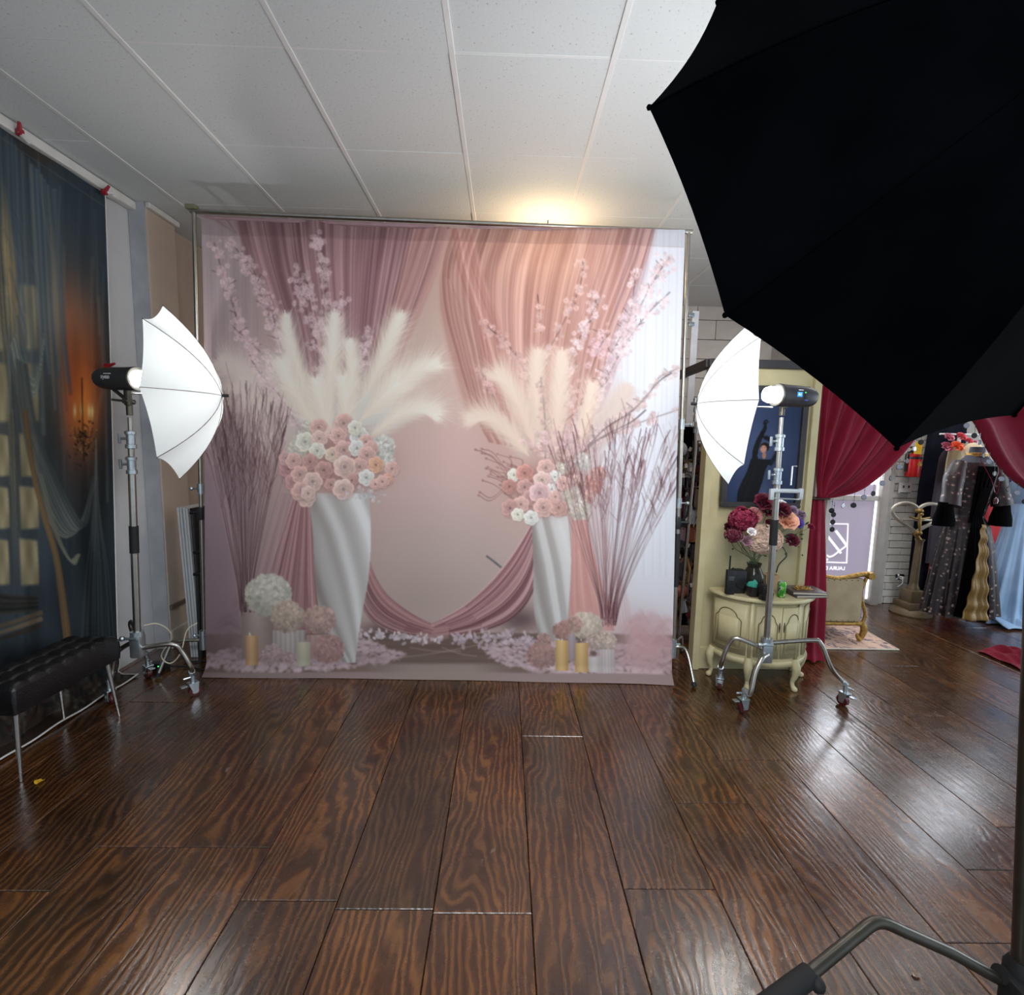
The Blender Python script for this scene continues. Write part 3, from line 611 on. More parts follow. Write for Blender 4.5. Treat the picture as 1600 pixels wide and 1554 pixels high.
    for i, (pts, d, s_, b_) in enumerate((([(850, 560), (872, 520), (893, 478), (906, 446), (911, 412)], 1.0, 8, (234, 200, 196)), ([(838, 640), (820, 580), (790, 535), (762, 512)], 1.5, 10, (228, 186, 182)),
            ([(900, 690), (935, 615), (962, 560), (990, 500), (1020, 440), (1046, 402)], 1.3, 12, br), ([(945, 600), (975, 540), (1012, 490), (1047, 456)], 1.1, 9, br), ([(950, 560), (982, 500), (990, 450), (992, 420)], 1.0, 9, br),
            ([(852, 720), (850, 660), (844, 588)], 1.0, 6, (216, 186, 178)), ([(888, 715), (930, 680), (975, 650), (1010, 622), (1030, 590), (1058, 576)], 1.1, 9, (224, 200, 198)), ([(905, 700), (950, 680), (1000, 660), (1060, 640)], .9, 7, (216, 190, 190)),
            ([(805, 690), (780, 640), (765, 605), (748, 575)], 1.1, 7, (226, 176, 176)), ([(880, 600), (900, 540), (925, 490), (932, 462)], 1.3, 9, br), ([(890, 720), (905, 640), (930, 560), (945, 520)], 2.2, 14, (230, 194, 200)), ([(845, 520), (842, 480), (840, 460)], .7, 6, (234, 196, 188)), ([(880, 700), (880, 640), (890, 570)], 2.0, 12, (228, 196, 198)))):
        branch(cv, pts, 200+i, d*.8, s_, 4.2, b_)
    for pts in ([(905, 712), (945, 670), (990, 640), (1030, 596), (1050, 582)], [(884, 740), (930, 690), (985, 660), (1010, 640)]): cv.line(pts, (92, 82, 82), 1.2, .9)
    for k in range(26):
        x = g.uniform(742, 800); y = g.uniform(696, 775); cv.line([(800, 745+g.normal(0, 12)), (x+20, y+8), (x, y)], (134, 96, 92), .4, .55); blossom(cv, x, y, 2.2, int(g.integers(1e9)), (164, 120, 116))
    # bare twigs
    twigs(cv, ((376, 392), (940, 962)), ((322, 440), (590, 700)), 96, 5, [(92, 62, 66), (118, 86, 88), (74, 52, 60), (190, 166, 162)])
    # pampas plumes
    cr_ = (255, 250, 241)
    for i, (pts, wd, n, one) in enumerate((([(505, 680), (478, 610), (456, 545), (444, 486)], 17, 900, 0), ([(515, 668), (514, 610), (520, 545), (522, 484)], 19, 1000, 0), ([(543, 660), (550, 590), (546, 530)], 15, 700, 0),
            ([(548, 672), (580, 600), (606, 540), (628, 486)], 20, 1100, 0), ([(556, 672), (600, 622), (645, 584), (684, 568)], 20, 1100, 0), ([(572, 690), (612, 655), (650, 640), (682, 648)], 19, 900, 0),
            ([(560, 660), (590, 630), (620, 600)], 26, 800, 0), ([(505, 684), (478, 640), (455, 600), (442, 566)], 22, 1100, 0), ([(520, 684), (506, 640), (494, 594)], 16, 800, 0), ([(535, 684), (540, 640), (536, 590)], 18, 800, 0))):
        plume(cv, pts, wd*1.32, cr_, 300+i, int(n*2.2), .5, (226, 198, 172), one)
    for i, (pts, wd, n, one) in enumerate((([(842, 700), (838, 620), (840, 545)], 19, 900, 0), ([(866, 712), (872, 630), (878, 545)], 19, 1000, 0), ([(836, 700), (815, 640), (796, 606), (780, 590)], 21, 1000, 0), ([(826, 712), (800, 680), (768, 655), (732, 656)], 19, 1000, 0), ([(895, 712), (915, 650), (925, 600)], 17, 500, 0))):
        plume(cv, pts, wd*1.25, (246, 230, 216), 330+i, int(n*2.2), .5, (220, 184, 162), one)
    branch(cv, [(852, 715), (851, 650), (845, 590)], 411, .9, 6, 3.8, (218, 188, 180), (84, 66, 64), 1.6)
    for k in range(70): blossom(cv, 868+g.normal(0, 26), 690+g.normal(0, 14), g.uniform(3, 5), int(g.integers(1e9)), (230, 196, 196))
    # vases: white with twisting folds
    def vase(A, B, tw, seed):
        f = foldfn(seed, 2.2, 1.5)
        def fn(S, T):
            v = f(T*.8+S*tw, 0); c = lerp((164, 155, 150), (242, 241, 240), v*.55+.45*np.clip(T*1.25-.1, 0, 1)); c = c*(1-.10*np.clip(.15-T, 0, 1)*5)[..., None]*(1.0-.09*S)[..., None]
            return c, np.clip(np.minimum(T, 1-T)*60, 0, 1)
        cv.warp(A, B, fn)
    cv.blob(545, 1030, 60, 10, (150, 128, 130), .5)
    vase([(482, 770), (489, 830), (492, 900), (500, 960), (520, 1010), (534, 1036)], [(578, 770), (581, 830), (577, 900), (566, 960), (558, 1010), (555, 1036)], -.9, 402)
    vase([(830, 806), (833, 880), (834, 950), (842, 1000)], [(888, 806), (893, 870), (890, 940), (884, 1000)], -.5, 407)
    # flower heads on the vases
    pk = (222, 182, 174); pk2 = (230, 197, 188); cw = (236, 227, 212); wh = (232, 228, 220); pe = (230, 182, 156); mv = (202, 160, 154)
    cv.blob(530, 722, 84, 44, (178, 134, 130), .9, 4)
    for x, y, r, c in ((452, 732, 13, (196, 150, 150)), (462, 752, 13, (200, 156, 154)), (448, 716, 10, (206, 168, 166)), (466, 702, 16, cw), (482, 668, 12, cw), (470, 684, 12, cw), (598, 700, 20, wh), (604, 722, 14, wh), (480, 778, 12, pk2), (470, 768, 12, pk)):
        (hydra if c in (cw, wh) else rose)(cv, x, y, r, c, int(x*7+y))
    for x, y, r, c in ((499, 668, 12, pk), (537, 661, 13, pk), (518, 676, 8, pk2), (562, 682, 13, wh), (555, 668, 10, cw), (478, 690, 13, cw), (460, 720, 11, pk), (500, 685, 11, pk2), (529, 681, 11, pk), (572, 690, 10, pk), (497, 704, 11, cw), (520, 710, 10, (224, 200, 182)),
                       (486, 721, 11, mv), (538, 703, 13, pk), (558, 700, 11, wh), (580, 700, 10, pk), (574, 711, 12, pk), (588, 726, 11, pe), (613, 732, 10, pk), (606, 748, 8, (222, 176, 156)), (470, 741, 12, pk), (507, 734, 12, mv), (562, 729, 12, pk), (539, 729, 15, pk2), (550, 750, 9, mv),
                       (490, 752, 13, pk2), (518, 757, 9, mv), (573, 746, 11, wh), (587, 756, 8, pk), (598, 752, 9, pk), (472, 766, 12, pk), (537, 764, 14, pk2), (483, 770, 10, pk2)):
        rose(cv, x, y, r, c, int(x*3+y*5))
    for k in range(28): blossom(cv, 572+g.normal(0, 13), 774+g.normal(0, 6), 3, int(g.integers(1e9)), (216, 214, 216))
    cv.blob(862, 765, 62, 38, (160, 118, 112), .85, 4)
    for x, y, r, c in ((927, 757, 15, (222, 164, 154)), (915, 775, 14, (220, 176, 168)), (899, 755, 15, pk2), (912, 722, 14, wh), (891, 776, 18, cw), (905, 795, 17, cw), (880, 730, 12, cw), (935, 740, 13, (226, 178, 170)), (878, 712, 12, (222, 190, 180))):
        hydra(cv, x, y, r, c, int(x*7+y))
    for x, y, r, c in ((803, 742, 9, cw), (796, 760, 10, (196, 146, 138)), (820, 739, 12, (206, 152, 142)), (853, 731, 12, pk), (867, 745, 9, wh), (881, 755, 10, pk), (847, 750, 12, pk2), (820, 761, 11, mv), (828, 778, 11, mv), (814, 788, 11, pk), (797, 794, 12, mv), (862, 764, 8, wh), (843, 770, 14, (226, 188, 188)),
                       (849, 793, 13, pk), (873, 793, 12, (210, 170, 160)), (809, 804, 9, cw), (830, 809, 10, wh), (868, 776, 9, pk)):
        rose(cv, x, y, r, c, int(x*3+y*5))
    twigs(cv, ((940, 962), (962, 980)), ((868, 1066), (640, 740)), 90, 9, [(98, 56, 60), (126, 82, 84), (80, 48, 54), (184, 154, 156)])
    # vessels, candles and hydrangeas in front
    def rect(x0, y0, x1, y1, c1, c2, ribs=0):
        def fn(S, T):
            v = .5-.5*np.cos(T*2*PI*.9+.5)
            if ribs: v = v*.5+.5*(.5+.5*np.sin(T*PI*2*ribs))
            return lerp(c1, c2, v)*(1-.08*S)[..., None], np.clip(np.minimum(T, 1-T)*30, 0, 1)
        cv.warp([(x0, y0), (x0, (y0+y1)/2), (x0, y1)], [(x1, y0), (x1, (y0+y1)/2), (x1, y1)], fn)
    rect(378, 956, 430, 1028, (150, 132, 126), (188, 172, 164)); cv.blob(400, 1006, 30, 28, (176, 158, 150), .5)
    rect(426, 984, 478, 1022, (172, 158, 154), (212, 202, 198), 7); rect(478, 992, 520, 1030, (172, 142, 136), (196, 170, 164), 5)
    hydra(cv, 420, 928, 35, (226, 220, 206), 1, 31); hydra(cv, 450, 963, 26, (214, 192, 176), 2, 24); hydra(cv, 499, 968, 24, (208, 176, 166), 3, 22); hydra(cv, 512, 1014, 24, (196, 156, 152), 4, 22)
    hydra(cv, 426, 1023, 18, (208, 180, 182), 5, 17); hydra(cv, 452, 1028, 10, (210, 180, 180), 6)
    rect(384, 992, 404, 1038, (196, 152, 112), (232, 192, 148)); cv.stamp(391, 990, 2, (255, 246, 220), .9, .5, 4)
    rect(463, 1003, 485, 1040, (188, 180, 156), (214, 208, 188))
    hydra(cv, 884, 985, 20, (190, 150, 142), 8, 15); hydra(cv, 915, 977, 26, (222, 206, 190), 7, 20); hydra(cv, 897, 975, 13, (206, 168, 158), 10); hydra(cv, 928, 1000, 14, (212, 188, 178), 11); hydra(cv, 948, 1002, 15, (220, 200, 186), 12)
    hydra(cv, 850, 1000, 12, (196, 160, 152), 15); hydra(cv, 846, 1024, 24, (186, 150, 144), 13, 19)
    rect(868, 1000, 888, 1046, (196, 158, 104), (228, 194, 138)); rect(898, 1004, 919, 1048, (194, 158, 104), (226, 192, 138)); rect(919, 1026, 938, 1048, (196, 186, 182), (216, 208, 204)); rect(937, 1014, 961, 1049, (190, 176, 174), (214, 204, 204), 5)
    rect(888, 990, 899, 1030, (168, 152, 158), (180, 166, 170))
    for x in (878, 908): cv.stamp(x, 999, 1.6, (255, 240, 210), .8, .5, 3)
    # blank strip along the foot, sewn hem near the top
    m = np.clip((cv.Y-(1046+(cv.X-330)*.004))/2, 0, 1); cv.blend(m*np.clip((700-cv.X)/60+.0, 0, 1)*0+m, (152, 132, 130)); cv.blend(np.clip((cv.Y-1036)/3, 0, 1)*np.clip((cv.X-560)/80, 0, 1)*np.clip((800-cv.X)/60, 0, 1), (150, 134, 126))
    cv.a *= (1-.16*np.clip((cv.Y-800)/260, 0, 1)*np.clip((560-cv.X)/240, 0, 1))[..., None]  # lower-left vignette, partly the fall-off of light painted into the print
    yh = 362+(cv.X-320)*.028; hem = np.clip(1-np.abs(cv.Y-yh-3)/1.3, 0, 1); cv.blend(hem*.35, (120, 88, 92)); cv.a *= (1-.10*np.clip((yh+3-cv.Y)/2, 0, 1))[..., None]
    cv.soften(1)
    return cv

def paint_dark():
    cv = Canvas(-260, 60, 240, 1290, 4); g = cv.r
    cv.a[:] = (50, 60, 68); n1 = cv.noise(40, 90, 1); n2 = cv.noise(9, 120, 2); n3 = cv.noise(4, 60, 3)
    cv.a *= (.6+.4*n1+.2*n2+.15*n3)[..., None]; cv.blob(110, 380, 60, 160, (58, 68, 74), .6); cv.blob(140, 860, 50, 160, (34, 40, 42), .8)
    for k in range(90):
        x = g.uniform(-240, 190); y = g.uniform(150, 600); cv.line([(x, y), (x+g.normal(2, 3), y+120), (x+g.normal(4, 5), y+g.uniform(180, 330))], np.array([(78, 92, 100), (40, 48, 54), (110, 112, 104), (60, 70, 78)][k % 4]), g.uniform(3, 8), .16)
    cv.blob(60, 330, 130, 110, (58, 74, 88), .55); cv.blob(60, 520, 60, 160, (120, 122, 116), .5); cv.blob(-100, 600, 130, 300, (120, 116, 100), .7)
    # tall window panes, seen at a slant
    for x0, x1, f in ((-210, -150, .5), (-140, -80, .5), (-66, -22, .5), (-14, 14, .52), (28, 60, .56)):
        for y0, y1 in ((440, 552), (562, 664), (674, 748), (756, 830), (838, 918)):
            sl = (x0-(-70))*-.02; cv.warp([(x0, y0), (x0+2, (y0+y1)/2), (x0+4, y1)], [(x1, y0+4), (x1+2, (y0+y1)/2), (x1+3, y1-3)], lambda S, T: (lerp((128, 118, 88), (178, 166, 130), .5+.4*np.sin(T*9)*np.sin(S*5)), .9*np.clip(np.minimum(T, 1-T)*9, 0, 1)*np.clip(np.minimum(S, 1-S)*14, 0, 1)))
    cv.warp([(-10, 300), (-4, 500), (10, 640), (20, 930)], [(0, 300), (14, 480), (28, 640), (34, 935)], drape((52, 52, 48), (134, 130, 112), 4, 3, .8, .3, None, 60, lambda S: np.clip((1-S)*5, 0, 1)*np.clip(S*5, 0, 1)))
    cv.warp([(0, 250), (0, 380), (10, 480), (16, 600)], [(12, 300), (26, 400), (34, 500), (38, 620)], drape((176, 140, 84), (238, 196, 120), 5, 2, .8, .3, None, 60, lambda S: np.clip((1-S)*3, 0, 1)*np.clip(S*3, 0, 1)))
    cv.warp([(-80, 900), (0, 925), (60, 930)], [(-80, 960), (0, 962), (60, 955)], drape((30, 32, 34), (70, 64, 54), 6, 2, .9, .1))
    for y, c in ((988, (110, 96, 78)), (978, (92, 82, 66)), (998, (60, 54, 46))): cv.line([(-200, y+60), (0, y), (66, y-22)], c, 7, .8)
    cv.blob(0, 1030, 140, 30, (18, 20, 24), .7)
    # warm glow and the small chandelier
    cv.blob(128, 600, 30, 110, (214, 106, 56), .85); cv.blob(130, 640, 20, 46, (250, 150, 66), .9); cv.blob(108, 570, 9, 100, (226, 104, 60), .55); cv.blob(112, 500, 26, 60, (168, 120, 90), .45); cv.blob(86, 480, 10, 120, (160, 140, 112), .6)
    for x in (117, 128, 139, 144): cv.blob(x, 640+abs(x-128)*.2, 2.4, 10, (255, 232, 160), 1, 2)
    for k in range(120):
        x = 130+g.normal(0, 9); y = 688+g.normal(0, 15); cv.stamp(x, y, g.uniform(1, 2.4), (38, 30, 26) if k % 3 else (196, 148, 92), .8, .5)
    cv.line([(128, 590), (129, 650), (131, 720)], (44, 30, 26), 1.5, .9)
    for sx in (-14, -7, 8, 15): cv.line([(130, 676), (130+sx*.7, 684), (130+sx, 668)], (44, 32, 26), 1.2, .9)
    # heavy blue-grey drapes, upper left, swagging to the right
    for i in range(26):
        x = 2+i*3.4+g.normal(0, 2); c = [(112, 126, 136), (62, 76, 86), (146, 150, 144), (80, 94, 104)][i % 4]; cv.line([(x, 200+i*4), (x+6, 380+g.normal(0, 10)), (x+14, 520), (x+16+i*.3, 560+g.uniform(0, 140))], np.array(c)*g.uniform(.8, 1.15), g.uniform(3, 8), .24)
    for i in range(16): x = 22+g.normal(0, 8); cv.warp([(x, 330+i*15), (x+8, 350+i*16), (x+12, 372+i*16)], [(x+10, 325+i*15), (x+20, 350+i*16), (x+22, 380+i*16)], drape((56, 68, 80), (120, 132, 142), i+90, 1, .3, .45))
    cv.warp([(16, 540), (28, 590), (52, 622), (62, 600), (70, 540)], [(26, 520), (36, 560), (52, 590), (60, 570), (68, 520)], drape((78, 88, 88), (176, 182, 168), 15, 3, .8, .1))
    for i in range(34):                                            # long swags from the upper left to the right, falling
        u = i/33; c = np.array([(150, 148, 130), (72, 82, 86), (112, 118, 112), (40, 48, 54)][i % 4])*g.uniform(.75, 1.1)
        cv.line([(24+18*u, 560+10*u), (34+26*u, 660+14*u), (50+42*u, 740+10*u), (70+50*u, 800+5*u), (100+36*u, 838-20*u), (132+12*u, 812-50*u), (148, 745)], c, g.uniform(2, 6), .30)
    for i in range(14):
        u = i/13; c = np.array([(168, 132, 84), (70, 62, 52), (128, 104, 74)][i % 3])*g.uniform(.8, 1.1); cv.line([(36+6*u, 640), (48+6*u, 730), (64+7*u, 800), (84+8*u, 870), (96+10*u, 960), (102+9*u, 1010)], c, g.uniform(2, 5), .34)
    for i in range(12):
        u = i/11; cv.line([(60+6*u, 740), (80+10*u, 820+10*u), (106+8*u, 872+8*u), (122+3*u, 866)], (112, 112, 96), 1.5, .35)
    for dx in (-22, -14, -6, -2, 4, 10, 22, 28): cv.line([(150, 686), (150+dx*.2, 800), (150+dx*.7, 900), (150+dx, 1000)], (128, 134, 130), 1.0, .34)
    cv.line([(60, 200), (64, 300), (84, 420), (88, 520)], (110, 118, 120), 2, .4)
    cv.line([(94, 290), (92, 400), (98, 560)], (92, 104, 112), 2.5, .35)
    # printed strip at the head, hem line
    cv.blend(np.clip(1-np.abs(cv.Y-(214+cv.X*.662))/1.0, 0, 1)*.6, (128, 128, 122)); cv.blob(60, 240, 40, 12, (70, 52, 40), .6, 2, .6)
    # lower part: rumpled dark floor print
    m = np.clip((cv.Y-(1075-cv.X*.15))/14, 0, 1); cv.blend(m, (62, 50, 44))
    for k in range(160):
        x = g.uniform(-60, 210); y = 1105-x*.28+g.normal(0, 22); c = [(34, 38, 40), (92, 84, 72), (120, 116, 104), (22, 24, 28)][k % 4]; cv.line([(x, y), (x+g.normal(6, 6), y+g.normal(10, 8)), (x+g.normal(0, 12), y+g.normal(20, 8))], c, g.uniform(3, 9), .22)
    cv.soften(1)
    return cv

def paint_poster():
    cv = Canvas(0, 0, 112, 196, 2)                               # the dancer's poster, 112 x 196 units
    cv.a[:] = (50, 62, 92); cv.blob(66, 60, 50, 70, (76, 90, 124), .8); cv.blob(96, 150, 40, 60, (52, 62, 88), .6); cv.blob(70, 168, 12, 30, (104, 112, 146), .7)
    k = (24, 25, 28); k2 = (34, 34, 36)
    cv.warp([(44, 84), (38, 112), (30, 134), (24, 160), (28, 196)], [(80, 86), (72, 108), (68, 132), (62, 160), (58, 196)], drape(k, k2, 3, 3, 1, .03))
    cv.warp([(48, 98), (46, 70), (52, 44), (62, 20), (62, 12)], [(58, 98), (56, 74), (60, 50), (68, 24), (67, 13)], drape(k, k2, 4, 2, 1, .04))
    cv.line([(78, 96), (92, 66), (88, 52), (66, 40)], k, 9, 1); cv.line([(68, 42), (60, 36), (62, 28)], k, 4, 1)
    cv.line([(62, 13), (64, 7), (68, 6)], k, 2.5, 1); cv.line([(64, 12), (70, 9)], k, 2, 1)
    cv.stamp(67, 60, 8.5, (36, 28, 26), 1, .15, 10); cv.stamp(65, 64, 6.2, (196, 142, 122), 1, .2, 8.5); cv.stamp(67, 77, 4, (170, 118, 100), 1, .3, 8)
    for x, y in ((62, 61), (67, 61)): cv.stamp(x, y, 1.6, (84, 48, 44), .9, .5, .9)
    cv.stamp(63.5, 68.5, 1.8, (158, 70, 68), .9, .5, .8); cv.stamp(64, 65, .9, (170, 114, 98), .7, .5, 1.6)
    cv.soften(1); return cv

def cloth_attr(name, mat, cv, nu, nv, place, look, parent=None, gain=1.0):
    U, V = np.meshgrid(np.linspace(0, 1, nu), np.linspace(0, 1, nv)); P = place(U, V); qx, qy = look(U, V, P)
    fx = np.clip(qx-cv.x0-.5, 0, cv.w-1.001); fy = np.clip(qy-cv.y0-.5, 0, cv.h-1.001); i = fx.astype(int); j = fy.astype(int); a = (fx-i)[..., None]; b = (fy-j)[..., None]
    A = cv.a; col = (A[j, i]*(1-a)+A[j, np.minimum(i+1, cv.w-1)]*a)*(1-b)+(A[np.minimum(j+1, cv.h-1), i]*(1-a)+A[np.minimum(j+1, cv.h-1), np.minimum(i+1, cv.w-1)]*a)*b
    c = np.clip(col/255, 0, 1); lin = np.where(c <= .04045, c/12.92, ((c+.055)/1.055)**2.4)*gain; lin = np.clip(lin, 0, .93)
    idx = np.arange(nu*nv).reshape(nv, nu); q = np.stack([idx[:-1, :-1], idx[:-1, 1:], idx[1:, 1:], idx[1:, :-1]], -1).reshape(-1, 4)
    org = np.array(root_loc(parent)) if parent else np.zeros(3); me = bpy.data.meshes.new(name)
    me.vertices.add(nu*nv); me.vertices.foreach_set('co', (P-org).astype(np.float32).ravel()); me.loops.add(q.size); me.loops.foreach_set('vertex_index', q.ravel().astype(np.int32))
    me.polygons.add(len(q)); me.polygons.foreach_set('loop_start', (np.arange(len(q))*4).astype(np.int32)); me.polygons.foreach_set('use_smooth', np.ones(len(q), bool)); me.update(calc_edges=True)
    at_ = me.color_attributes.new('print', 'FLOAT_COLOR', 'POINT'); buf = np.ones((nu*nv, 4), np.float32); buf[:, :3] = lin.reshape(-1, 3); at_.data.foreach_set('color', buf.ravel())
    o = bpy.data.objects.new(name, me); C.objects.link(o); me.materials.append(mat)
    if parent: o.parent = parent
    return o
# ================================================================ CLOTHS
def print_mat(name, rough=.85, trans=0.0, bump=.06):
    n = N(name, (200, 200, 200), rough); n.b.inputs['Specular IOR Level'].default_value = .08
    a = n.n('ShaderNodeVertexColor', layer_name='print'); wv = n.n('ShaderNodeTexNoise', {'Vector': n.obj(), 'Scale': 3.5, 'Detail': 3}); n.bump(wv.outputs['Fac'], bump, .02)
    n.l(a.outputs['Color'], n.b.inputs['Base Color'])
    if trans:
        tr = n.n('ShaderNodeBsdfTranslucent'); n.l(a.outputs['Color'], tr.inputs['Color']); mx = n.n('ShaderNodeMixShader', {0: trans, 1: n.b.outputs[0], 2: tr.outputs[0]})
        n.l(mx.outputs[0], n.t.nodes['Material Output'].inputs['Surface'])
    return n.m
BDY = 2.80
tl, tr_, bl_, br_ = at(314, 336, BDY), at(1070, 359, BDY), atZ(323, 1053), atZ(1046, 1061)
pink = thing('photo_backdrop', (-.4, BDY, 0), 'pink floral printed fabric backdrop with drapes, pampas and white vases, hung on the back stand', 'backdrop')
def pink_place(U, V):
    sag = .012*np.sin(U*PI)*(1-V)
    X = (tl.x*(1-U)+tr_.x*U)*(1-V)+(bl_.x*(1-U)+br_.x*U)*V; Z = ((tl.z*(1-U)+tr_.z*U)-sag)*(1-V)**1.0+.004*V
    foot = np.clip((V-.965)/.035, 0, 1)
    Yw = BDY+.006*np.sin(U*21+V*2)*(1-V*.6)+.004*np.sin(U*47)*(1-V)+.010*np.sin(U*5+V*6)-.05*foot**2-.012*np.clip(U-.93, 0, 1)/.07*V
    return np.stack([X, Yw, Z], -1)
def by_eye(U, V, P):                        # which point of the printed design lies here on the cloth
    d = P-EYEV; z = d@FW; return 800+F_PX*(d@RT)/z, 777-F_PX*(d@UP)/z
def pink_look(U, V, P):
    flat = P.copy(); flat[..., 1] = BDY; return by_eye(U, V, flat)
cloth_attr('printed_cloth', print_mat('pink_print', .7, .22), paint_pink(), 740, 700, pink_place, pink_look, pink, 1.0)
g = G(); n_ = 40
for s in (0, 1):
    pass
g.tube([(tl.x+(tr_.x-tl.x)*i/n_, BDY+.012, tl.z+(tr_.z-tl.z)*i/n_-.012*math.sin(PI*i/n_)-.006) for i in range(n_+1)], .012, 8)
g.mk('rod_pocket', M('mauve_hem', (150, 120, 124), .8), pink)
# dark cloth on the left wall
dk = thing('dark_photo_backdrop', (-2.28, 2.2, 0), 'dark blue-grey painted fabric backdrop with window and candle chandelier, clipped along the left wall', 'backdrop')
def dark_place(U, V):
    Ytop = 2.955; Ybot = 2.76; Y = 1.15*(1-U)+(Ytop*(1-V)+Ybot*V)*U
    fl = np.clip((V-.955)/.045, 0, 1); Z = (CEIL-.012)*(1-np.clip(V/.955, 0, 1))+.006
    X = -2.345+.045*V+.108*fl+.012*np.sin(Y*17+V*3)*(.3+V*.7)*(1-fl)+.008*np.sin(Y*41+V*4)*V*(1-fl)
    rum = np.clip((V-.86)/.06, 0, 1)*(1-fl); X = X+rum*.009*np.sin(Y*37+V*60)*np.sin(V*90+Y*9); Z = Z+.004*fl*(1+np.sin(Y*23))
    return np.stack([X, Y, Z], -1)
def dark_look(U, V, P): return by_eye(U, V, P)
cloth_attr('printed_cloth', print_mat('dark_print', .8, 0), paint_dark(), 300, 520, dark_place, dark_look, dk, .92)
g = G(); g.tube([tuple(dark_place(np.array(u), np.array(1.0))+np.array((.004, 0, .004))) for u in np.linspace(0, 1, 60)], .0045, 6)
g.tube([tuple(dark_place(np.array(1.0), np.array(v))+np.array((0, .002, 0))) for v in np.linspace(0, 1, 60)], .003, 6)
g.mk('white_hem', m_white, dk)
# spring clamps
m_clred = M('clamp_red', (150, 26, 40), .4)
def clamp(p, d1, d2, label):
    t = thing('spring_clamp', p, label, 'clamp', 'spring clamps on the dark backdrop'); p = Vector(p)
    G().tube([p, p+Vector(d1)*.5, p+Vector(d1)], [.012, .009, .006], 8).mk('handle', m_clred, t)
    G().tube([p, p+Vector(d2)*.5, p+Vector(d2)], [.012, .009, .006], 8).mk('handle', m_white, t)
    G().bbox(p, (.03, .02, .03), .006).mk('jaw', m_clred, t)
clamp(atX(31, 207, -2.30), (.02, -.02, .035), (.03, .01, -.04), 'red and white spring clamp nearest the camera on dark backdrop')
clamp(atX(163, 300, -2.30), (.03, .0, .035), (.03, .03, .01), 'red spring clamp at the far top corner of dark backdrop')
clamp(atX(168, 572, -2.28), (.05, -.01, .015), (.03, .03, -.03), 'red spring clamp halfway up the dark backdrop edge')
wb = G(); p = atX(175, 303, -2.33); wb.bbox(p, (.05, .05, .05), .01).tube([p+Vector((0, -.01, 0)), p+Vector((0, .07, .01))], .01, 8)
tag(wb.mk('wall_bracket', m_white), 'small white wall bracket beside the far top corner of the dark backdrop', 'bracket')
# ================================================================ BACKDROP STAND
bs = thing('backdrop_stand', (-.4, BDY+.04, 0), 'chrome backdrop stand with two uprights and crossbar carrying the pink backdrop', 'stand')
YS = BDY+.045
def up(xt, yt, xb, yb): return at(xt, yt, YS), at(xb, yb, YS)
a, b = up(303, 330, 319, 985); c, d = up(1076, 362, 1053, 985)
G().tube([a, b], .0115, 12).mk('upright', m_steel, bs)
cs = [c.lerp(d, t) for t in (0, .45, .46, .75, 1)]
G().tube([cs[0], cs[1]], .0105, 12).tube([cs[2], d], .0145, 12).mk('upright', m_steel, bs)
G().tube([a+Vector((-.02, 0, .0)), c+Vector((.02, 0, 0))], .0125, 12).mk('crossbar', m_steel, bs)
g = G(); g.bbox(a+Vector((-.01, 0, .02)), (.06, .04, .025), .006); g.mk('end_cap', M('olive_cap', (120, 118, 92), .5), bs)
for q, s in ((c.lerp(d, .46), 1), (c.lerp(d, .66), 1), (a.lerp(b, .64), -1)):
    g = G(); g.tube([q-Vector((0, 0, .03)), q+Vector((0, 0, .03))], .019, 12); g.tube([q, q+Vector((s*.05, 0, 0))], .006, 8); g.sph(q+Vector((s*.055, 0, 0)), .013, 10); g.mk('collar', m_zinc, bs)
for q, s in ((c.lerp(d, .71), 1), (a.lerp(b, .70), -1)):
    g = G(); g.bbox(q+Vector((-.01*s, -.02, 0)), (.03, .04, .075), .006); g.tube([q, q+Vector((s*.065, 0, .0))], .010, 8); g.mk('spring_grip', m_black, bs)
g = G(); q = d.lerp(c, .12); g.tube([q, q.lerp(c, .16)], .017, 12); g.mk('grip_sleeve', m_black, bs)
def stand_base(hub, legs, parent):
    g = G(); g.tube([hub-Vector((0, 0, .06)), hub+Vector((0, 0, .06))], .022, 14); g.tube([hub+Vector((-.04, -.01, .03)), hub+Vector((.04, -.01, .03))], .006, 8); g.sph(hub+Vector((-.045, -.01, .03)), .012, 8); g.mk('hub', m_zinc, parent)
    for L in legs:
        pts = bez(L, 8); G().tube(pts, .0115, 10).mk('leg', m_steel, parent)
        e = pts[-1]; dd = (pts[-1]-pts[-2]).normalized(); G().tube([e-dd*.02, e+dd*.004], .0145, 10).mk('rubber_foot', m_rubber, parent)
hb = at(318, 1000, YS-.0); z0 = .012
stand_base(Vector((hb.x, YS, .20)), [[(hb.x, YS, .20), at(278, 1001, YS-.03), at(266, 1008, YS-.04), atZ(246, 1056, z0)], [(hb.x, YS, .20), (hb.x+.1, YS+.2, .19), (hb.x+.14, YS+.28, .15), (hb.x+.18, YS+.42, z0)], [(hb.x, YS, .2), (hb.x+.14, YS+.05, .19), (hb.x+.24, YS+.08, .15), (hb.x+.40, YS+.12, z0)]], bs)
hb2 = Vector((d.x, YS, .19))
stand_base(hb2, [[hb2, at(1060, 1010, YS-.01), at(1073, 1018, YS-.02), atZ(1085, 1071, z0)], [hb2, hb2+Vector((.10, .16, 0)), hb2+Vector((.14, .22, -.03)), (hb2.x+.2, YS+.36, z0)], [hb2, hb2+Vector((-.10, .2, 0)), hb2+Vector((-.13, .26, -.03)), (hb2.x-.18, YS+.40, z0)]], bs)
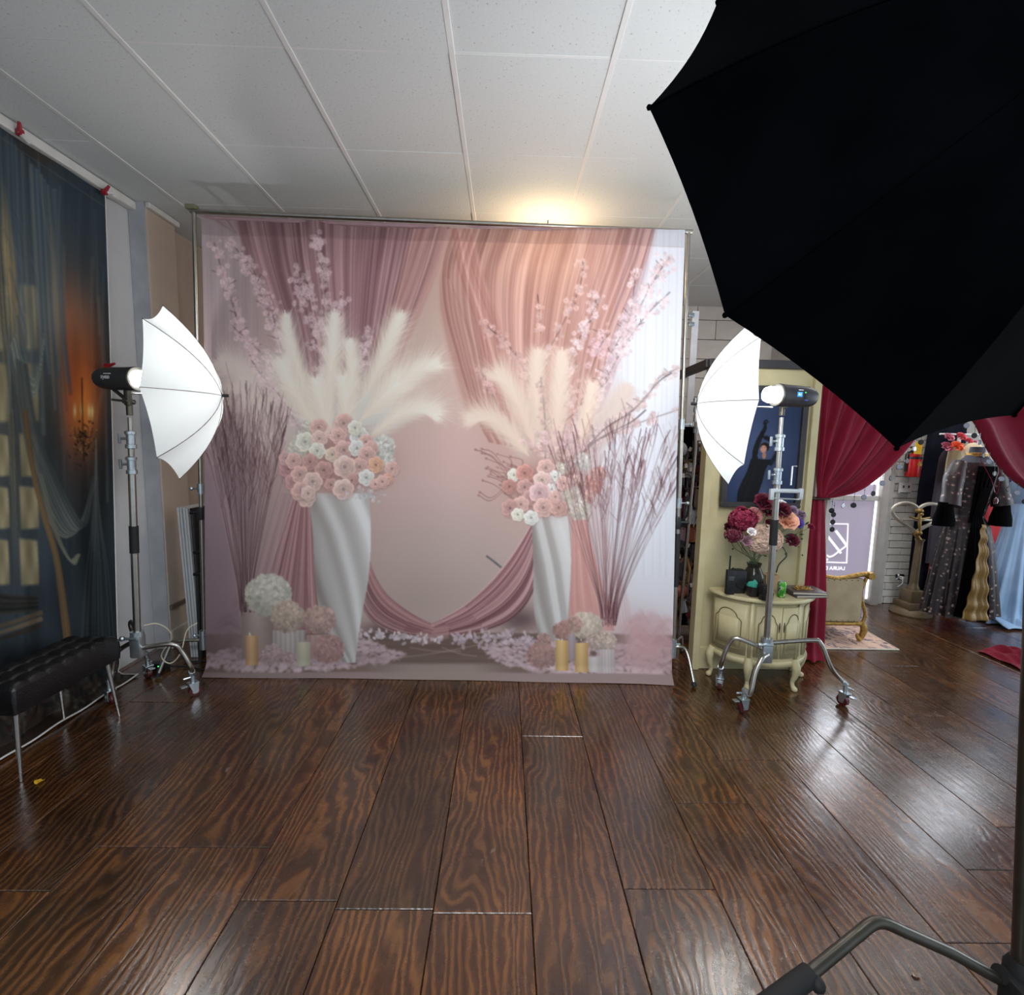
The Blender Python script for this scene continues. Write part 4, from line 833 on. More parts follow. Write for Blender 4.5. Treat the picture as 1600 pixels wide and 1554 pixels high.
G().tube([b, Vector((b.x, YS, .20))], .013, 10).mk('lower_tube', m_steel, bs); G().tube([d, Vector((d.x, YS, .2))], .0145, 10).mk('lower_tube', m_steel, bs)
# ================================================================ ROLLING LIGHT STANDS
def caster(p, parent, ang=0, s=1., up=.0):
    """a braked caster whose wheel touches the floor under p"""
    r = .031*s; p = Vector((p.x, p.y, r)); R = rotz(ang); ax = R @ Vector((0, 1, 0)); fwd = R @ Vector((1, 0, 0)); cz = p+Vector((0, 0, .048*s))-fwd*.008
    g = G()
    for q in (-1, 1): g.add([p+ax*.019*s*q+fwd*.012*s-Vector((0, 0, .008)), p+ax*.019*s*q-fwd*.012*s-Vector((0, 0, .008)), cz+ax*.019*s*q-fwd*.024*s, cz+ax*.019*s*q+fwd*.024*s,
        p+ax*.016*s*q+fwd*.012*s-Vector((0, 0, .008)), p+ax*.016*s*q-fwd*.012*s-Vector((0, 0, .008)), cz+ax*.016*s*q-fwd*.024*s, cz+ax*.016*s*q+fwd*.024*s], [(0, 1, 2, 3), (7, 6, 5, 4), (0, 3, 7, 4), (1, 0, 4, 5), (2, 1, 5, 6), (3, 2, 6, 7)])
    g.bbox(cz, (.05*s, .044*s, .008), .002, R); g.tube([cz, cz+Vector((0, 0, .05*s))], .012*s, 10); g.tube([cz+Vector((0, 0, .035)), cz+Vector((0, 0, .035))-fwd*.045*s], .005*s, 6)
    g.bbox(cz-fwd*.045*s-Vector((0, 0, .008)), (.03*s, .03*s, .006), .002, R)
    fk = g.mk('caster', m_zinc, parent)
    g = G(); g.tube([p-ax*.011*s, p+ax*.011*s], r, 20); g.mk('wheel', m_redwheel, fk)
    g = G(); g.tube([p-ax*.0125*s, p+ax*.0125*s], r*.55, 14); g.mk('wheel_hub', m_steel, fk)
    return cz+Vector((0, 0, .05*s))
def studio_stand(label, base, top, legs, cols, grip, hubz, matc=m_steel, rads=(.0165, .013, .010), s=1.):
    base = Vector(base); top = Vector(top); t = thing('light_stand', (base.x, base.y, 0), label, 'stand', 'rolling studio light stands')
    L = lambda u: base.lerp(top, u)
    g = G(); g.tube([L(0), L(cols[0])], rads[0], 14); g.mk('column', matc, t)
    g = G(); g.tube([L(cols[0]), L(cols[1])], rads[1], 12); g.mk('riser', matc, t); g = G(); g.tube([L(cols[1]), top], rads[2], 12); g.mk('riser', matc, t)
    for u, k in [(cols[0], 1), (cols[1], 1)]:
        q = L(u); g = G(); g.lathe([(.018, -.05), (.024, -.048), (.024, -.03), (.019, -.028), (.019, .02), (.024, .022), (.024, .035), (.016, .04)], q, 16)
        g.tube([q+Vector((-.018, 0, 0)), q+Vector((-.042, -.005, 0))], .007, 8); g.bbox(q+Vector((-.05, -.006, 0)), (.012, .012, .05), .004); g.mk('collar', m_zinc, t)
    g = G(); g.tube([L(grip[0]), L(grip[1])], rads[0]+.004, 16); g.mk('grip_sleeve', m_rubber, t)
    g = G(); g.bbox(L(0)+Vector((0, 0, -.02)), (.055, .05, .12), .008); g.tube([L(0)+Vector((0, 0, .03)), L(0)+Vector((0, 0, .06))], .03, 14); g.tube([L(0)+Vector((.02, -.03, .03)), L(0)+Vector((-.05, -.03, .03))], .007, 8); g.sph(L(0)+Vector((-.055, -.03, .03)), .014, 10); g.mk('hub', m_zinc, t)
    for pts, kind in legs:
        pts = [Vector(p) for p in pts]
        if kind: 
            tp = caster(pts[-1], t, kind, s); pts[-1] = tp
        q = bez(pts, 8); G().tube(q, .0125*s, 12).mk('leg', matc, t)
        G().tube([q[-1]+(q[-2]-q[-1]).normalized()*.05, q[-1]], .016*s, 12).mk('leg_socket', m_zinc, t)
    return t, L
YL = 2.42
HL = at(215, 1003, YL)
lt, LL = studio_stand('chrome rolling light stand left of the pink backdrop, behind the black bench', HL, at(203, 652, YL),
    [([HL+Vector((.02, 0, -.03)), at(268, 1006, YL+.02), at(284, 1018, YL+.04), at(298, 1042, YL+.06), atZ(305, 1086)], .9),
     ([HL+Vector((-.02, 0, 0)), (-2.00, 2.455, .33), (-2.06, 2.46, .28), (-2.09, 2.47, .19), Vector((-2.10, 2.455, 0))], -.5),
     ([HL+Vector((0, .02, .03)), at(206, 971, YL+.14), at(207, 985, YL+.17), Vector((-2.12, atZ(212, 1058).y, 0))], 2.6)], (.80, .91), (.41, .53), .3)
YRt = 2.50
HR = at(1197, 1012, YRt)
rt, LR = studio_stand('chrome rolling light stand in front of the cream cabinet, right of the pink backdrop', HR, at(1221, 652, YRt),
    [([HR+Vector((.02, 0, .03)), at(1268, 1000, YRt-.01), at(1283, 1006, YRt-.02), at(1300, 1045, YRt-.03), atZ(1316, 1101)], 1.9),
     ([HR+Vector((-.02, 0, 0)), at(1152, 997, YRt+.04), at(1140, 1004, YRt+.06), at(1128, 1032, YRt+.08), atZ(1123, 1076)], 1.2),
     ([HR+Vector((0, -.02, -.03)), at(1190, 1030, YRt-.06), at(1180, 1050, YRt-.08), at(1172, 1082, YRt-.10), atZ(1162, 1112)], .15)], (.76, .90), (.46, .57), .3)
g = G(); q = LR(.72); q = q+Vector((0, -.024, 0)); g.bbox(q+Vector((.03, -.01, -.03)), (.16, .02, .022), .006); g.bbox(q+Vector((-.045, -.01, -.05)), (.02, .022, .06), .005); g.bbox(q+Vector((.11, -.01, -.045)), (.02, .022, .06), .005); g.tube([q+Vector((-.045, -.01, -.07)), q+Vector((.11, -.01, -.075))], .004, 6)
g.tube([q+Vector((.06, 0, .0)), q+Vector((.06, 0, .10)), q+Vector((.085, 0, .10))], .004, 6)
tag(g.mk('bar_clamp', M('silver_clamp', (200, 205, 208), .3, .6), loc=q), 'silver bar clamp fixed to the right light stand in front of the framed poster', 'clamp')
# ================================================================ STROBES
def emis(name, col, st, base=(255, 255, 255)):
    n = N(name, base, .3); n.b.inputs['Emission Color'].default_value = (*col, 1); n.b.inputs['Emission Strength'].default_value = st; return n.m
m_bulb = emis('lit_glass_dome', (1, .98, .95), 145); m_screen = emis('screen_blue', srgb(60, 150, 220)[:3], .9, (40, 120, 190)); m_scrw = emis('screen_white', (1, 1, 1), 1.0); m_led = emis('green_led', (.05, 1, .2), 2, (40, 200, 80))
m_body = M('strobe_shell', (44, 44, 48), .38, 0, 6, 20, .02); m_lbl = N('label_white', (210, 212, 215), .5).m; m_blue = N('label_blue', (70, 96, 190), .5).m
def strobe(label, tail, nose, bulb, standtop, flip, name='strobe_head'):
    tail, nose = Vector(tail), Vector(nose); d = nose-tail; L = d.length; R = aimR(d); t = thing(name, tail, label, 'strobe light', 'studio strobe heads')
    R = Matrix((d.normalized().cross(Vector((0, 0, 1))).normalized(), Vector((0, 0, 1)), -d.normalized().cross(Vector((0, 0, 1))).cross(Vector((0, 0, 1))))).transposed()
    R = Matrix((d.cross(Vector((0, 0, 1))).normalized(), d.cross(Vector((0, 0, 1))).normalized().cross(d).normalized()*1, d.normalized())).transposed()
    prof = [(.024, 0), (.036, .006), (.045, .03), (.049, .08), (.050, L*.75), (.0515, L-.02), (.053, L-.005), (.050, L)]
    G().lathe(prof, tail, 28, R, 1.0, 1.12).mk('body', m_body, t)
    G().lathe([(.046, 0), (.056, .002), (.057, .012), (.050, .016)], nose-d.normalized()*.004, 28, R).mk('mount_ring', m_steel, t)
    bl = Vector(bulb); e = (bl-nose).length
    G().lathe([(.040, .0), (.041, e*.9), (.036, e*1.3), (.022, e*1.55), (.001, e*1.62)], nose+d.normalized()*.01, 22, R).mk('glass_dome', m_bulb, t)
    side = R @ Vector((1, 0, 0)); 
    if side.y > 0: side = -side
    upv = R @ Vector((0, 1, 0))
    dn = d.normalized(); xd = dn*flip; ctr = tail+d*.5+side*.0505
    if flip > 0:
        text('FJ400', .022, m_lbl, t, 'lettering', ctr-dn*.012, xd, upv, .0008)
        G().bbox(ctr+upv*.018+dn*.0, (.04, .002, .004), .0005, Matrix((xd, side, upv)).transposed()).mk('maker_mark', m_lbl, t)
    else:
        Rm = Matrix((xd, side, upv)).transposed()
        G().bbox(ctr+upv*.004+dn*.02, (.028, .003, .024), .001, Rm).mk('display', m_screen, t)
        text('6.1', .014, m_scrw, t, 'lettering', ctr+upv*.004+dn*.022+side*.003, xd, upv, .0005)
        G().sph(ctr+upv*.014-dn*.012+side*.001, .003, 8).mk('indicator', m_led, t)
        G().bbox(ctr-dn*.018-upv*.001, (.018, .004, .030), .001, Rm).mk('panel_dial', m_black, t)
        G().bbox(ctr+upv*.026+dn*.016, (.028, .002, .004), .0005, Rm).mk('maker_mark', m_lbl, t)
        text('FJ400', .009, m_blue, t, 'lettering', ctr-upv*.024-dn*.02+side*.001, xd, upv, .0005)
    st = Vector(standtop)+Vector((0, 0, .038)); g = G(); m = tail.lerp(nose, .72)-upv*.05
    g.tube([st-Vector((0, 0, .028)), st+Vector((0, 0, .045))], .014, 12); g.bbox(m.lerp(st+Vector((0, 0, .02)), .5), (.022, .03, max(.03, (m-st).length-.02)), .006); g.tube([st+Vector((-.0, -.03, .04)), st+Vector((0, .03, .04))], .013, 12)
    g.tube([st+Vector((0, -.02, .05)), m-d*.35+upv*.002], .009, 8); g.tube([st+Vector((0, -.03, .04)), st+Vector((.05*flip*-1, -.04, .045))], .006, 8)
    g.mk('tilt_bracket', m_gun, t)
    return t
tL, nL = at(153, 591, 2.43), at(214, 592, 2.39); strobe('black strobe head on the left light stand, lit and pointing right', tL, nL, BULB_L, at(203, 652, YL), 1)
tR, nR = at(1272, 621, 2.51), at(1214, 617, 2.47); strobe('black strobe head with blue display on the right light stand, lit', tR, nR, BULB_R, at(1221, 652, YRt), -1)
# ================================================================ UMBRELLAS
def canopy(parent, C0, ax, r, D, spin, mat, n=8, rib_mat=None, sag=.10, nu=9, nv=12, name='canopy_panel', ribr=.0016, bulge=2.0, ribout=0, start=0.0):
    ax = Vector(ax).normalized(); a = ax.cross(Vector((0, 0, 1))).normalized(); b = ax.cross(a).normalized(); C0 = Vector(C0)
    def pt(th, rho, extra=0): return C0+(a*math.cos(th)+b*math.sin(th))*(r*rho)+ax*(D*(1-rho**bulge)+extra)
    for k in range(n):
        t0 = spin+2*PI*k/n; t1 = t0+2*PI/n
        def fn(u, v):
            rho = max(.004, start+(1-start)*v); th = t0+(t1-t0)*u; p = pt(t0, rho).lerp(pt(t1, rho), u); q = pt(th, rho); w_ = 4*u*(1-u)
            p = p.lerp(q, .12); inward = (C0+ax*D*(1-rho**bulge)-p)
            return p+inward*(sag*w_*v**3)
        G().surf(fn, nu, nv).mk(name, mat, parent, angle=60)
    for k in range(n):
        th = spin+2*PI*k/n; g = G(); g.tube([pt(th, max(.01, start+(1-start)*i/12))+ax*(ribout) for i in range(13)], ribr, 5); g.sph(pt(th, 1.0)+ax*ribout, ribr*1.9, 6); g.mk('rib', rib_mat, parent)
    return pt
nu_ = N('translucent_white_nylon', (236, 240, 242), .45); nu_.b.inputs['Roughness'].default_value = .4
tlz = nu_.n('ShaderNodeBsdfTranslucent', {'Color': srgb(236, 242, 244)}); mxs = nu_.n('ShaderNodeMixShader', {0: .62, 1: nu_.b.outputs[0], 2: tlz.outputs[0]}); nu_.l(mxs.outputs[0], nu_.t.nodes['Material Output'].inputs['Surface'])
m_umb = nu_.m
def shoot(label, C0, ax, r, D, spin, headside):
    t = thing('shoot_through_umbrella', C0, label, 'umbrella', 'white shoot-through umbrellas'); ax = Vector(ax).normalized()
    canopy(t, C0, ax, r, D, spin, m_umb, rib_mat=m_gun, sag=.07)
    C0 = Vector(C0); G().tube([C0+ax*(D+.03), C0-ax*.16+Vector((0, 0, -.0))], .0035, 8).mk('shaft', m_steel, t)
    G().tube([C0+ax*(D+.03), C0+ax*(D-.005)], .008, 8).mk('ferrule', m_black, t)
    g = G(); a = ax.cross(Vector((0, 0, 1))).normalized(); b = ax.cross(a).normalized()
    for k in range(8): th = spin+2*PI*k/8; dd = a*math.cos(th)+b*math.sin(th); g.tube([C0+ax*D*.45, C0+dd*r*.5+ax*D*.75], .0012, 4)
    g.mk('stretchers', m_gun, t)
    return t
UL = at(268, 616, 2.36); UR = at(1154, 634, 2.47)
shoot('white translucent umbrella lit from inside on the left light stand', UL, (.94, .335, .03), .411, .212, 0.02, 1)
shoot('white translucent umbrella lit from inside on the right light stand', UR, (-.965, .255, .05), .408, .204, -.02, -1)
# ================================================================ BIG BLACK OCTABOX
m_bk = N('black_nylon', (13, 15, 20), .55); m_bk.mottle((2, 3, 5), (5, 7, 10), 7, .04); m_bk.b.inputs['Specular IOR Level'].default_value = .02; m_bk.b.inputs['Roughness'].default_value = .95; m_bk = m_bk.m
ob = thing('octagonal_softbox', OC, 'large black octagonal softbox umbrella seen from behind at upper right', 'softbox')
canopy(ob, OC, ON, .602, .46, -.191855, m_bk, rib_mat=m_bk, sag=.035, nu=9, nv=14, ribr=.003, bulge=1.75)
m_diff = emis('white_diffuser', (.93, .96, 1.0), .9)
a_ = ON.cross(Vector((0, 0, 1))).normalized(); b_ = ON.cross(a_).normalized()
G().add([OC+(a_*math.cos(-.191855+k*PI/4)+b_*math.sin(-.191855+k*PI/4))*.53+ON*.03 for k in range(8)], [tuple(range(8))]).mk('front_diffuser', m_diff, ob, smooth=False)
apex = OC+ON*.46
hubN = at(1592, 1534, .80); 
obst = thing('light_stand', (hubN.x, hubN.y, 0), 'dark rolling light stand close to the camera at lower right, carrying the softbox', 'stand', 'rolling studio light stands')
hubN = Vector(hubN); topN = Vector((hubN.x+.06, hubN.y+.02, 2.10))
p1 = at(1600, 1320, .80); topN = hubN+(p1-hubN)*((1.36-hubN.z)/(p1.z-hubN.z))
G().tube([hubN, topN], .0125, 14).mk('column', m_gun, obst)
g = G(); g.lathe([(.026, -.05), (.026, .03), (.018, .05)], hubN, 18); g.bbox(hubN+Vector((-.015, -.02, 0)), (.05, .04, .05), .008); g.mk('hub', m_rubber, obst)
pk_, pe_ = at(1374, 1441, .80), at(1262, 1524, .72)
dirn = (pe_-pk_).normalized(); tipN = pe_+dirn*((pe_.z-.10)/max(.05, -dirn.z)) if dirn.z < 0 else pe_
mid = [hubN+Vector((-.03, 0, 0)), at(1485, 1484, .80), at(1400, 1444, .80), at(1370, 1438, .80), at(1343, 1452, .79), pe_, tipN]
q = [hubN+Vector((-.03, 0, 0)), at(1485, 1487, .80)]+bez([at(1420, 1458, .80), at(1372, 1440, .80), at(1336, 1463, .78)], 7)+[pe_, tipN]
G().tube(q, .0105, 14).mk('leg', m_gun, obst)
G().tube([at(1562, 1521, .80), at(1592, 1536, .80)], .016, 14).mk('leg_socket', m_rubber, obst)
G().tube([pe_-dirn*.005, tipN], .0165, 14).mk('leg_sleeve', m_rubber, obst)
g = G(); g.tube([pe_+dirn*.03, pe_+dirn*.03+Vector((.035, 0, -.0))], .007, 8); g.sph(pe_+dirn*.03+Vector((.037, 0, 0)), .013, 10); g.mk('knob', m_rubber, obst)
caster(tipN, obst, .5, 1.0); g = G(); g.tube([tipN, Vector((tipN.x, tipN.y, .08))], .01, 8); g.mk('caster_stem', m_gun, obst)
for an in (-1.0, .30):
    e = hubN+Vector((math.cos(an)*.30, math.sin(an)*.34, 0)); e2 = hubN+Vector((math.cos(an)*.42, math.sin(an)*.46, 0))
    ln = bez([hubN, e+Vector((0, 0, .02)), (e2.x, e2.y, hubN.z*.5), (e2.x+math.cos(an)*.05, e2.y+math.sin(an)*.05, .10)], 8); G().tube(ln, .0105, 12).mk('leg', m_gun, obst); caster(ln[-1], obst, an); 
nh = apex+ON*.056
G().tube(bez([topN, topN+Vector((.08, -.10, .20)), apex+ON*.30+Vector((.02, 0, -.30)), nh+ON*.225], 8), .012, 10).mk('arm', m_gun, obst); hd = thing('strobe_head', nh, 'black strobe head mounted behind the large octagonal softbox', 'strobe light', 'studio strobe heads')
G().lathe([(.05, -.05), (.053, 0), (.05, .16), (.03, .19)], nh, 20, aimR(ON)).mk('body', m_body, hd)
# ================================================================ BENCH
m_lea = N('black_leather', (22, 22, 24), .27); m_lea.mottle((14, 14, 16), (26, 26, 28), 12, .25, bscale=160); m_lea = m_lea.m
bx0, bx1 = -2.205, -1.955; by0, by1 = 1.835, 2.362; bz0, bz1 = .305, .428
bench = thing('tufted_bench', ((bx0+bx1)/2, (by0+by1)/2, 0), 'black tufted leather bench with chrome legs along the dark backdrop', 'bench')
nx_, ny_ = 37, 61; nTx, nTy = 3, 7
def top(u, v):
    x = bx0+(bx1-bx0)*u; y = by0+(by1-by0)*v; e = min(u*(bx1-bx0), (1-u)*(bx1-bx0), v*(by1-by0), (1-v)*(by1-by0)); z = bz1-.018*math.exp(-e/.008)
    gu = abs(math.sin(PI*u*nTx)); gv = abs(math.sin(PI*v*nTy)); z += .016*(min(gu, 1)**.4*min(gv, 1)**.4)-.012
    z -= .007*math.exp(-(gu/.22)**2-(gv/.22)**2); return Vector((x, y, z))
g = G(); g.surf(top, nx_, ny_)
prof = []
def side(u, v):
    per = [(bx0, by0), (bx1, by0), (bx1, by1), (bx0, by1)]; k = int(u*4) % 4; f = u*4-int(u*4); a = Vector((*per[k], 0)); b = Vector((*per[(k+1) % 4], 0)); p = a.lerp(b, f); c = Vector(((bx0+bx1)/2, (by0+by1)/2, 0))
    bul = .004*math.sin(PI*v); nseg = nTx if k % 2 == 0 else nTy; bul -= .0025*math.exp(-(abs(math.sin(PI*f*nseg))/.10)**2)*(1-v*.2); dvec = (p-c); dvec.normalize(); z = bz1-.022-(bz1-.022-bz0)*v
    return Vector((p.x+dvec.x*bul, p.y+dvec.y*bul, z))
g.surf(side, 160, 8, cu=True); g.mk('seat', m_lea, bench, angle=70)
G().box(((bx0+bx1)/2, (by0+by1)/2, bz0+.01), (bx1-bx0-.01, by1-by0-.01, .02)).mk('base_board', m_black, bench, smooth=False)
for (tx, ty), (fx, fy) in (((bx1-.03, by0+.03), (-1.985, 1.86)), ((bx1-.03, by1-.05), (-1.965, 2.34)), ((bx0+.03, by0+.03), (bx0+.025, 1.86)), ((bx0+.03, by1-.11), (bx0+.025, 2.27))):
    G().tube([(tx, ty, bz0+.005), (fx, fy, .002 if fx > -2.1 else .028)], [.0115, .0065], 14).mk('leg', m_chrome, bench)
# ================================================================ CORNER BEHIND THE LEFT STAND
m_board = M('white_foam_board', (206, 208, 210), .6, 0, 6, 6, .03)
def plate(nm, xa, ya, xb, yb, Y, wd, th, mat, label, cat, group=None, dx=.0, lean=.0):
    a = at(xa, ya, Y+lean); b = at(xb, yb, Y); b = Vector((b.x, b.y, .003)); g = G(); e = Vector((wd, .26, 0)); s = Vector((th, 0, 0))
    vs = [b, b+s, a+s, a]; g.add([v for v in vs]+[v+Vector((0, .24, 0)) for v in vs], [(0, 1, 2, 3), (7, 6, 5, 4), (0, 4, 5, 1), (1, 5, 6, 2), (2, 6, 7, 3), (3, 7, 4, 0)])
    return tag(g.mk(nm, mat, smooth=False, loc=b), label, cat, group)
for i, (xt, xb, w_) in enumerate(((276, 297, .012), (280.5, 301, .012), (285.5, 305, .014), (290, 309, .012))):
    plate('foam_board', xt, 793+i*.4, xb, 1000, 3.02, 0, w_, m_board, ['leftmost', 'second', 'third', 'rightmost'][i]+' of the four white foam boards standing in the left corner', 'board', 'white foam boards in the left corner')
plate('black_frame_panel', 296.5, 794, 315, 1000, 3.02, 0, .018, m_black, 'thin black panel standing beside the white foam boards', 'panel')
m_pine = M('varnished_pine', (186, 136, 74), .4, 0, 16, 14, .05)
st = thing('wooden_stool', (sx+.06 if 'sx' in dir() else -1.95, 3.45, 0), 'yellow varnished wooden bar stool half hidden by pink backdrop', 'stool')
sx, sy = at(319, 880, 3.43).x, 3.40; sz = at(315, 878, 3.34).z
G().lathe([(.001, 0), (.13, 0), (.135, .012), (.13, .03), (.10, .034), (.001, .03)], (sx+.06, sy+.05, sz-.02), 28).mk('seat', m_pine, st)
for i, (ax_, ay_) in enumerate(((-1, -1), (1, -1), (1, 1), (-1, 1))):
    G().tube([(sx+.06+ax_*.07, sy+.05+ay_*.07, sz-.02), (sx+.06+ax_*.13, sy+.05+ay_*.13, .002)], [.013, .011], 10).mk('leg', m_pine, st)
for z in (.18, .32):
    k = .07+.06*(1-z/sz)
    for a, b in (((-k, -k), (k, -k)), ((-k, k), (k, k)), ((-k, -k), (-k, k)), ((k, -k), (k, k))): G().tube([(sx+.06+a[0], sy+.05+a[1], z), (sx+.06+b[0], sy+.05+b[1], z)], .008, 8).mk('rung', m_pine, st)
g = G(); q = at(302, 862, 2.98)
bst = thing('folded_tripod', (q.x, q.y, 0), 'black folded tripod with round knobs standing behind the stool', 'tripod')
G().tube([at(300, 800, 2.97), at(308, 900, 2.97), (at(311, 1000, 2.97).x, 2.97, .01)], .010, 8).mk('tube', m_black, bst)
for y in (863, 897): G().tube([at(303, y, 2.965), at(319, y-1, 2.965)], .011, 10).mk('knob', m_black, bst)
# power strip and cables on the floor
pb = atZ(250, 1045); t = thing('power_strip', (pb.x, pb.y, 0), 'black power strip with a green light on the floor beside the left wall', 'power strip')
G().bbox((pb.x, pb.y, .022), (.10, .05, .044), .006).mk('housing', m_black, t); G().sph((pb.x+.01, pb.y-.026, .03), .004, 8).mk('indicator', m_led, t)
g = G(); g.tube(bez([(pb.x+.05, pb.y, .02), (pb.x+.15, pb.y+.02, .008), (pb.x+.28, pb.y-.01, .007), (pb.x+.34, pb.y+.06, .007), (pb.x+.22, pb.y+.1, .007), (pb.x+.1, pb.y+.08, .007)], 8), .005, 6)
tag(g.mk('black_cable', m_rubber, loc=(pb.x, pb.y, 0)), 'black cable lying in a loop beside the power strip', 'cable')
g = G(); g.tube(bez([at(224, 977, 2.50), at(245, 974, 2.55), at(262, 983, 2.60), at(267, 997, 2.64), at(252, 1024, 2.68), at(266, 1036, 2.70), at(282, 1020, 2.71), at(292, 985, 2.72), at(308, 973, 2.74)], 8), .0035, 6)
tag(g.mk('cream_cable', M('cream_flex', (206, 196, 170), .5), loc=at(222, 977, 2.52)), 'cream cable looping from the left stand down to the floor', 'cable')
# petal and pebbles
p = atZ(62, 1222); g = G(); g.surf(lambda u, v: p+Vector(((u-.5)*.034*math.sin(PI*(.15+.7*v)), (v-.5)*.03, .003+.006*(u-.5)**2*4+.003*math.sin(v*5))), 8, 8); tag(g.mk('leaf', M('yellow_leaf', (206, 164, 40), .5), loc=p, solid=.001), 'small yellow leaf on the floor near the bench', 'leaf')
n = N('clear_crystal', (205, 180, 160), .08); n.b.inputs['Transmission Weight'].default_value = .7
p = atZ(1431, 1524); g = G()
random.seed(3); g.sph(p+Vector((0, 0, .005)), .012, 7, sy=.7, sz=.45); tag(g.mk('crystal', n.m, loc=p, smooth=False), 'small clear crystal on the floor beside the near stand leg', 'crystal')
# ================================================================ CREAM PANEL, POSTER
PYB = 2.96
a0 = at(1107, 572, PYB); a1 = at(1262, 576, PYB); pxl, pxr = 1.255, 1.945; ptop = a0.z
pn = thing('panel_divider', ((pxl+pxr)/2, PYB, 0), 'cream painted free-standing wooden panel with dark top, carrying the dancer poster', 'room divider')
G().bbox(((pxl+pxr)/2, PYB+.03, ptop/2), (pxr-pxl-.06, .04, ptop), .004).mk('board', m_cream, pn, smooth=False)
for x in (pxl+.02, pxr-.02): g = G(); g.bbox((x, PYB+.02, ptop/2), (.045, .08, ptop), .006); g.mk('stile', m_cream, pn, smooth=False)
G().bbox(((pxl+pxr)/2, PYB+.02, ptop+.018), (pxr-pxl+.04, .10, .05), .006).mk('top_rail', m_dark, pn, smooth=False)
G().bbox((pxl-.01, PYB+.30, ptop+.018), (.05, .62, .05), .006).mk('side_rail', m_dark, pn, smooth=False)
G().bbox((pxl-.01, PYB+.60, ptop/2), (.035, .035, ptop), .004).mk('rear_post', m_dark, pn, smooth=False)
G().bbox(((pxl+pxr)/2, PYB+.03, .075), (pxr-pxl-.05, .06, .15), .006).mk('skirting', m_cream, pn, smooth=False)
pYY = PYB-.012; q0 = at(1133, 598, pYY); q1 = at(1243, 790, pYY); fx0, fx1 = 1.362, 1.862; fz0, fz1 = q1.z-.012, 1.83
po = thing('framed_poster', ((fx0+fx1)/2, pYY, (fz0+fz1)/2), 'framed blue poster of a dancer in black with raised arms, on the cream panel', 'poster')
for c, d in ((((fx0+fx1)/2, pYY-.012, fz0+.015), (fx1-fx0, .03, .034)), (((fx0+fx1)/2, pYY-.012, fz1-.015), (fx1-fx0, .03, .034)), ((fx0+.015, pYY-.012, (fz0+fz1)/2), (.034, .03, fz1-fz0-.06)), ((fx1-.015, pYY-.012, (fz0+fz1)/2), (.034, .03, fz1-fz0-.06))):
    G().bbox(c, d, .004).mk('frame_side', m_dark, po, smooth=False)
cvp = paint_poster()
w0, w1, h0, h1 = fx0+.03, fx1-.03, fz0+.03, fz1-.03
cloth_attr('print', print_mat('poster_print', .3, 0, 0), cvp, 112, 180, lambda U, V: np.stack([w0+(w1-w0)*U, pYY-.006+0*U, h1-(h1-h0)*V], -1), lambda U, V, P: ((U*112-56)*1.1+65, (V*196-45)*1.15), po, .8)
# ================================================================ CREAM CABINET
cx, cy = 1.632, 2.925; crx, cry = .285, .235; cz0, cz1 = .135, .545
cab = thing('demilune_cabinet', (cx, cy, 0), 'cream half-round vintage cabinet on cabriole legs in front of cream panel', 'cabinet')
def el(th, k=1.0, z=0): return Vector((cx+crx*k*math.cos(th), cy-.02+cry*k*math.sin(th), z))
A0, A1_ = PI, 2*PI
g = G(); n_ = 40; top_ = [el(A0+(A1_-A0)*i/n_, 1.13) for i in range(n_+1)]
prof = [(1.06, .004), (1.10, 0), (1.13, .006), (1.13, .016), (1.11, .024), (1.0, .026), (.001, .026)]
g.surf(lambda u, v: el(A0+(A1_-A0)*u, prof[min(6, int(round(v*6)))][0], cz1+prof[min(6, int(round(v*6)))][1]), 41, 7)
g.prism([(p.x, p.y) for p in [el(A0+(A1_-A0)*i/n_, 1.06) for i in range(n_+1)]], cz1+.002, cz1+.02)
g.mk('cabinet_top', m_cream, cab, angle=50)
G().surf(lambda u, v: el(A0+(A1_-A0)*u, 1.0-.02*math.sin(PI*v)*0, cz0+.03+(cz1-cz0-.03)*v), 49, 3).prism([(p.x, p.y) for p in [el(A0+(A1_-A0)*i/n_, .985) for i in range(n_+1)]], cz0+.05, cz1-.002).mk('carcass', m_cream, cab, angle=50)
def apron(u, v):
    zlow = cz0+.028*abs(math.sin(u*PI*3))**1.2+(.012*math.cos(u*PI*6)); return el(A0+(A1_-A0)*u, 1.012, (cz0+.055)*(1-v)+(zlow)*v)
G().surf(apron, 81, 3).mk('apron', m_cream, cab, solid=.008)
m_glaze = M('olive_glaze', (122, 110, 70), .6)
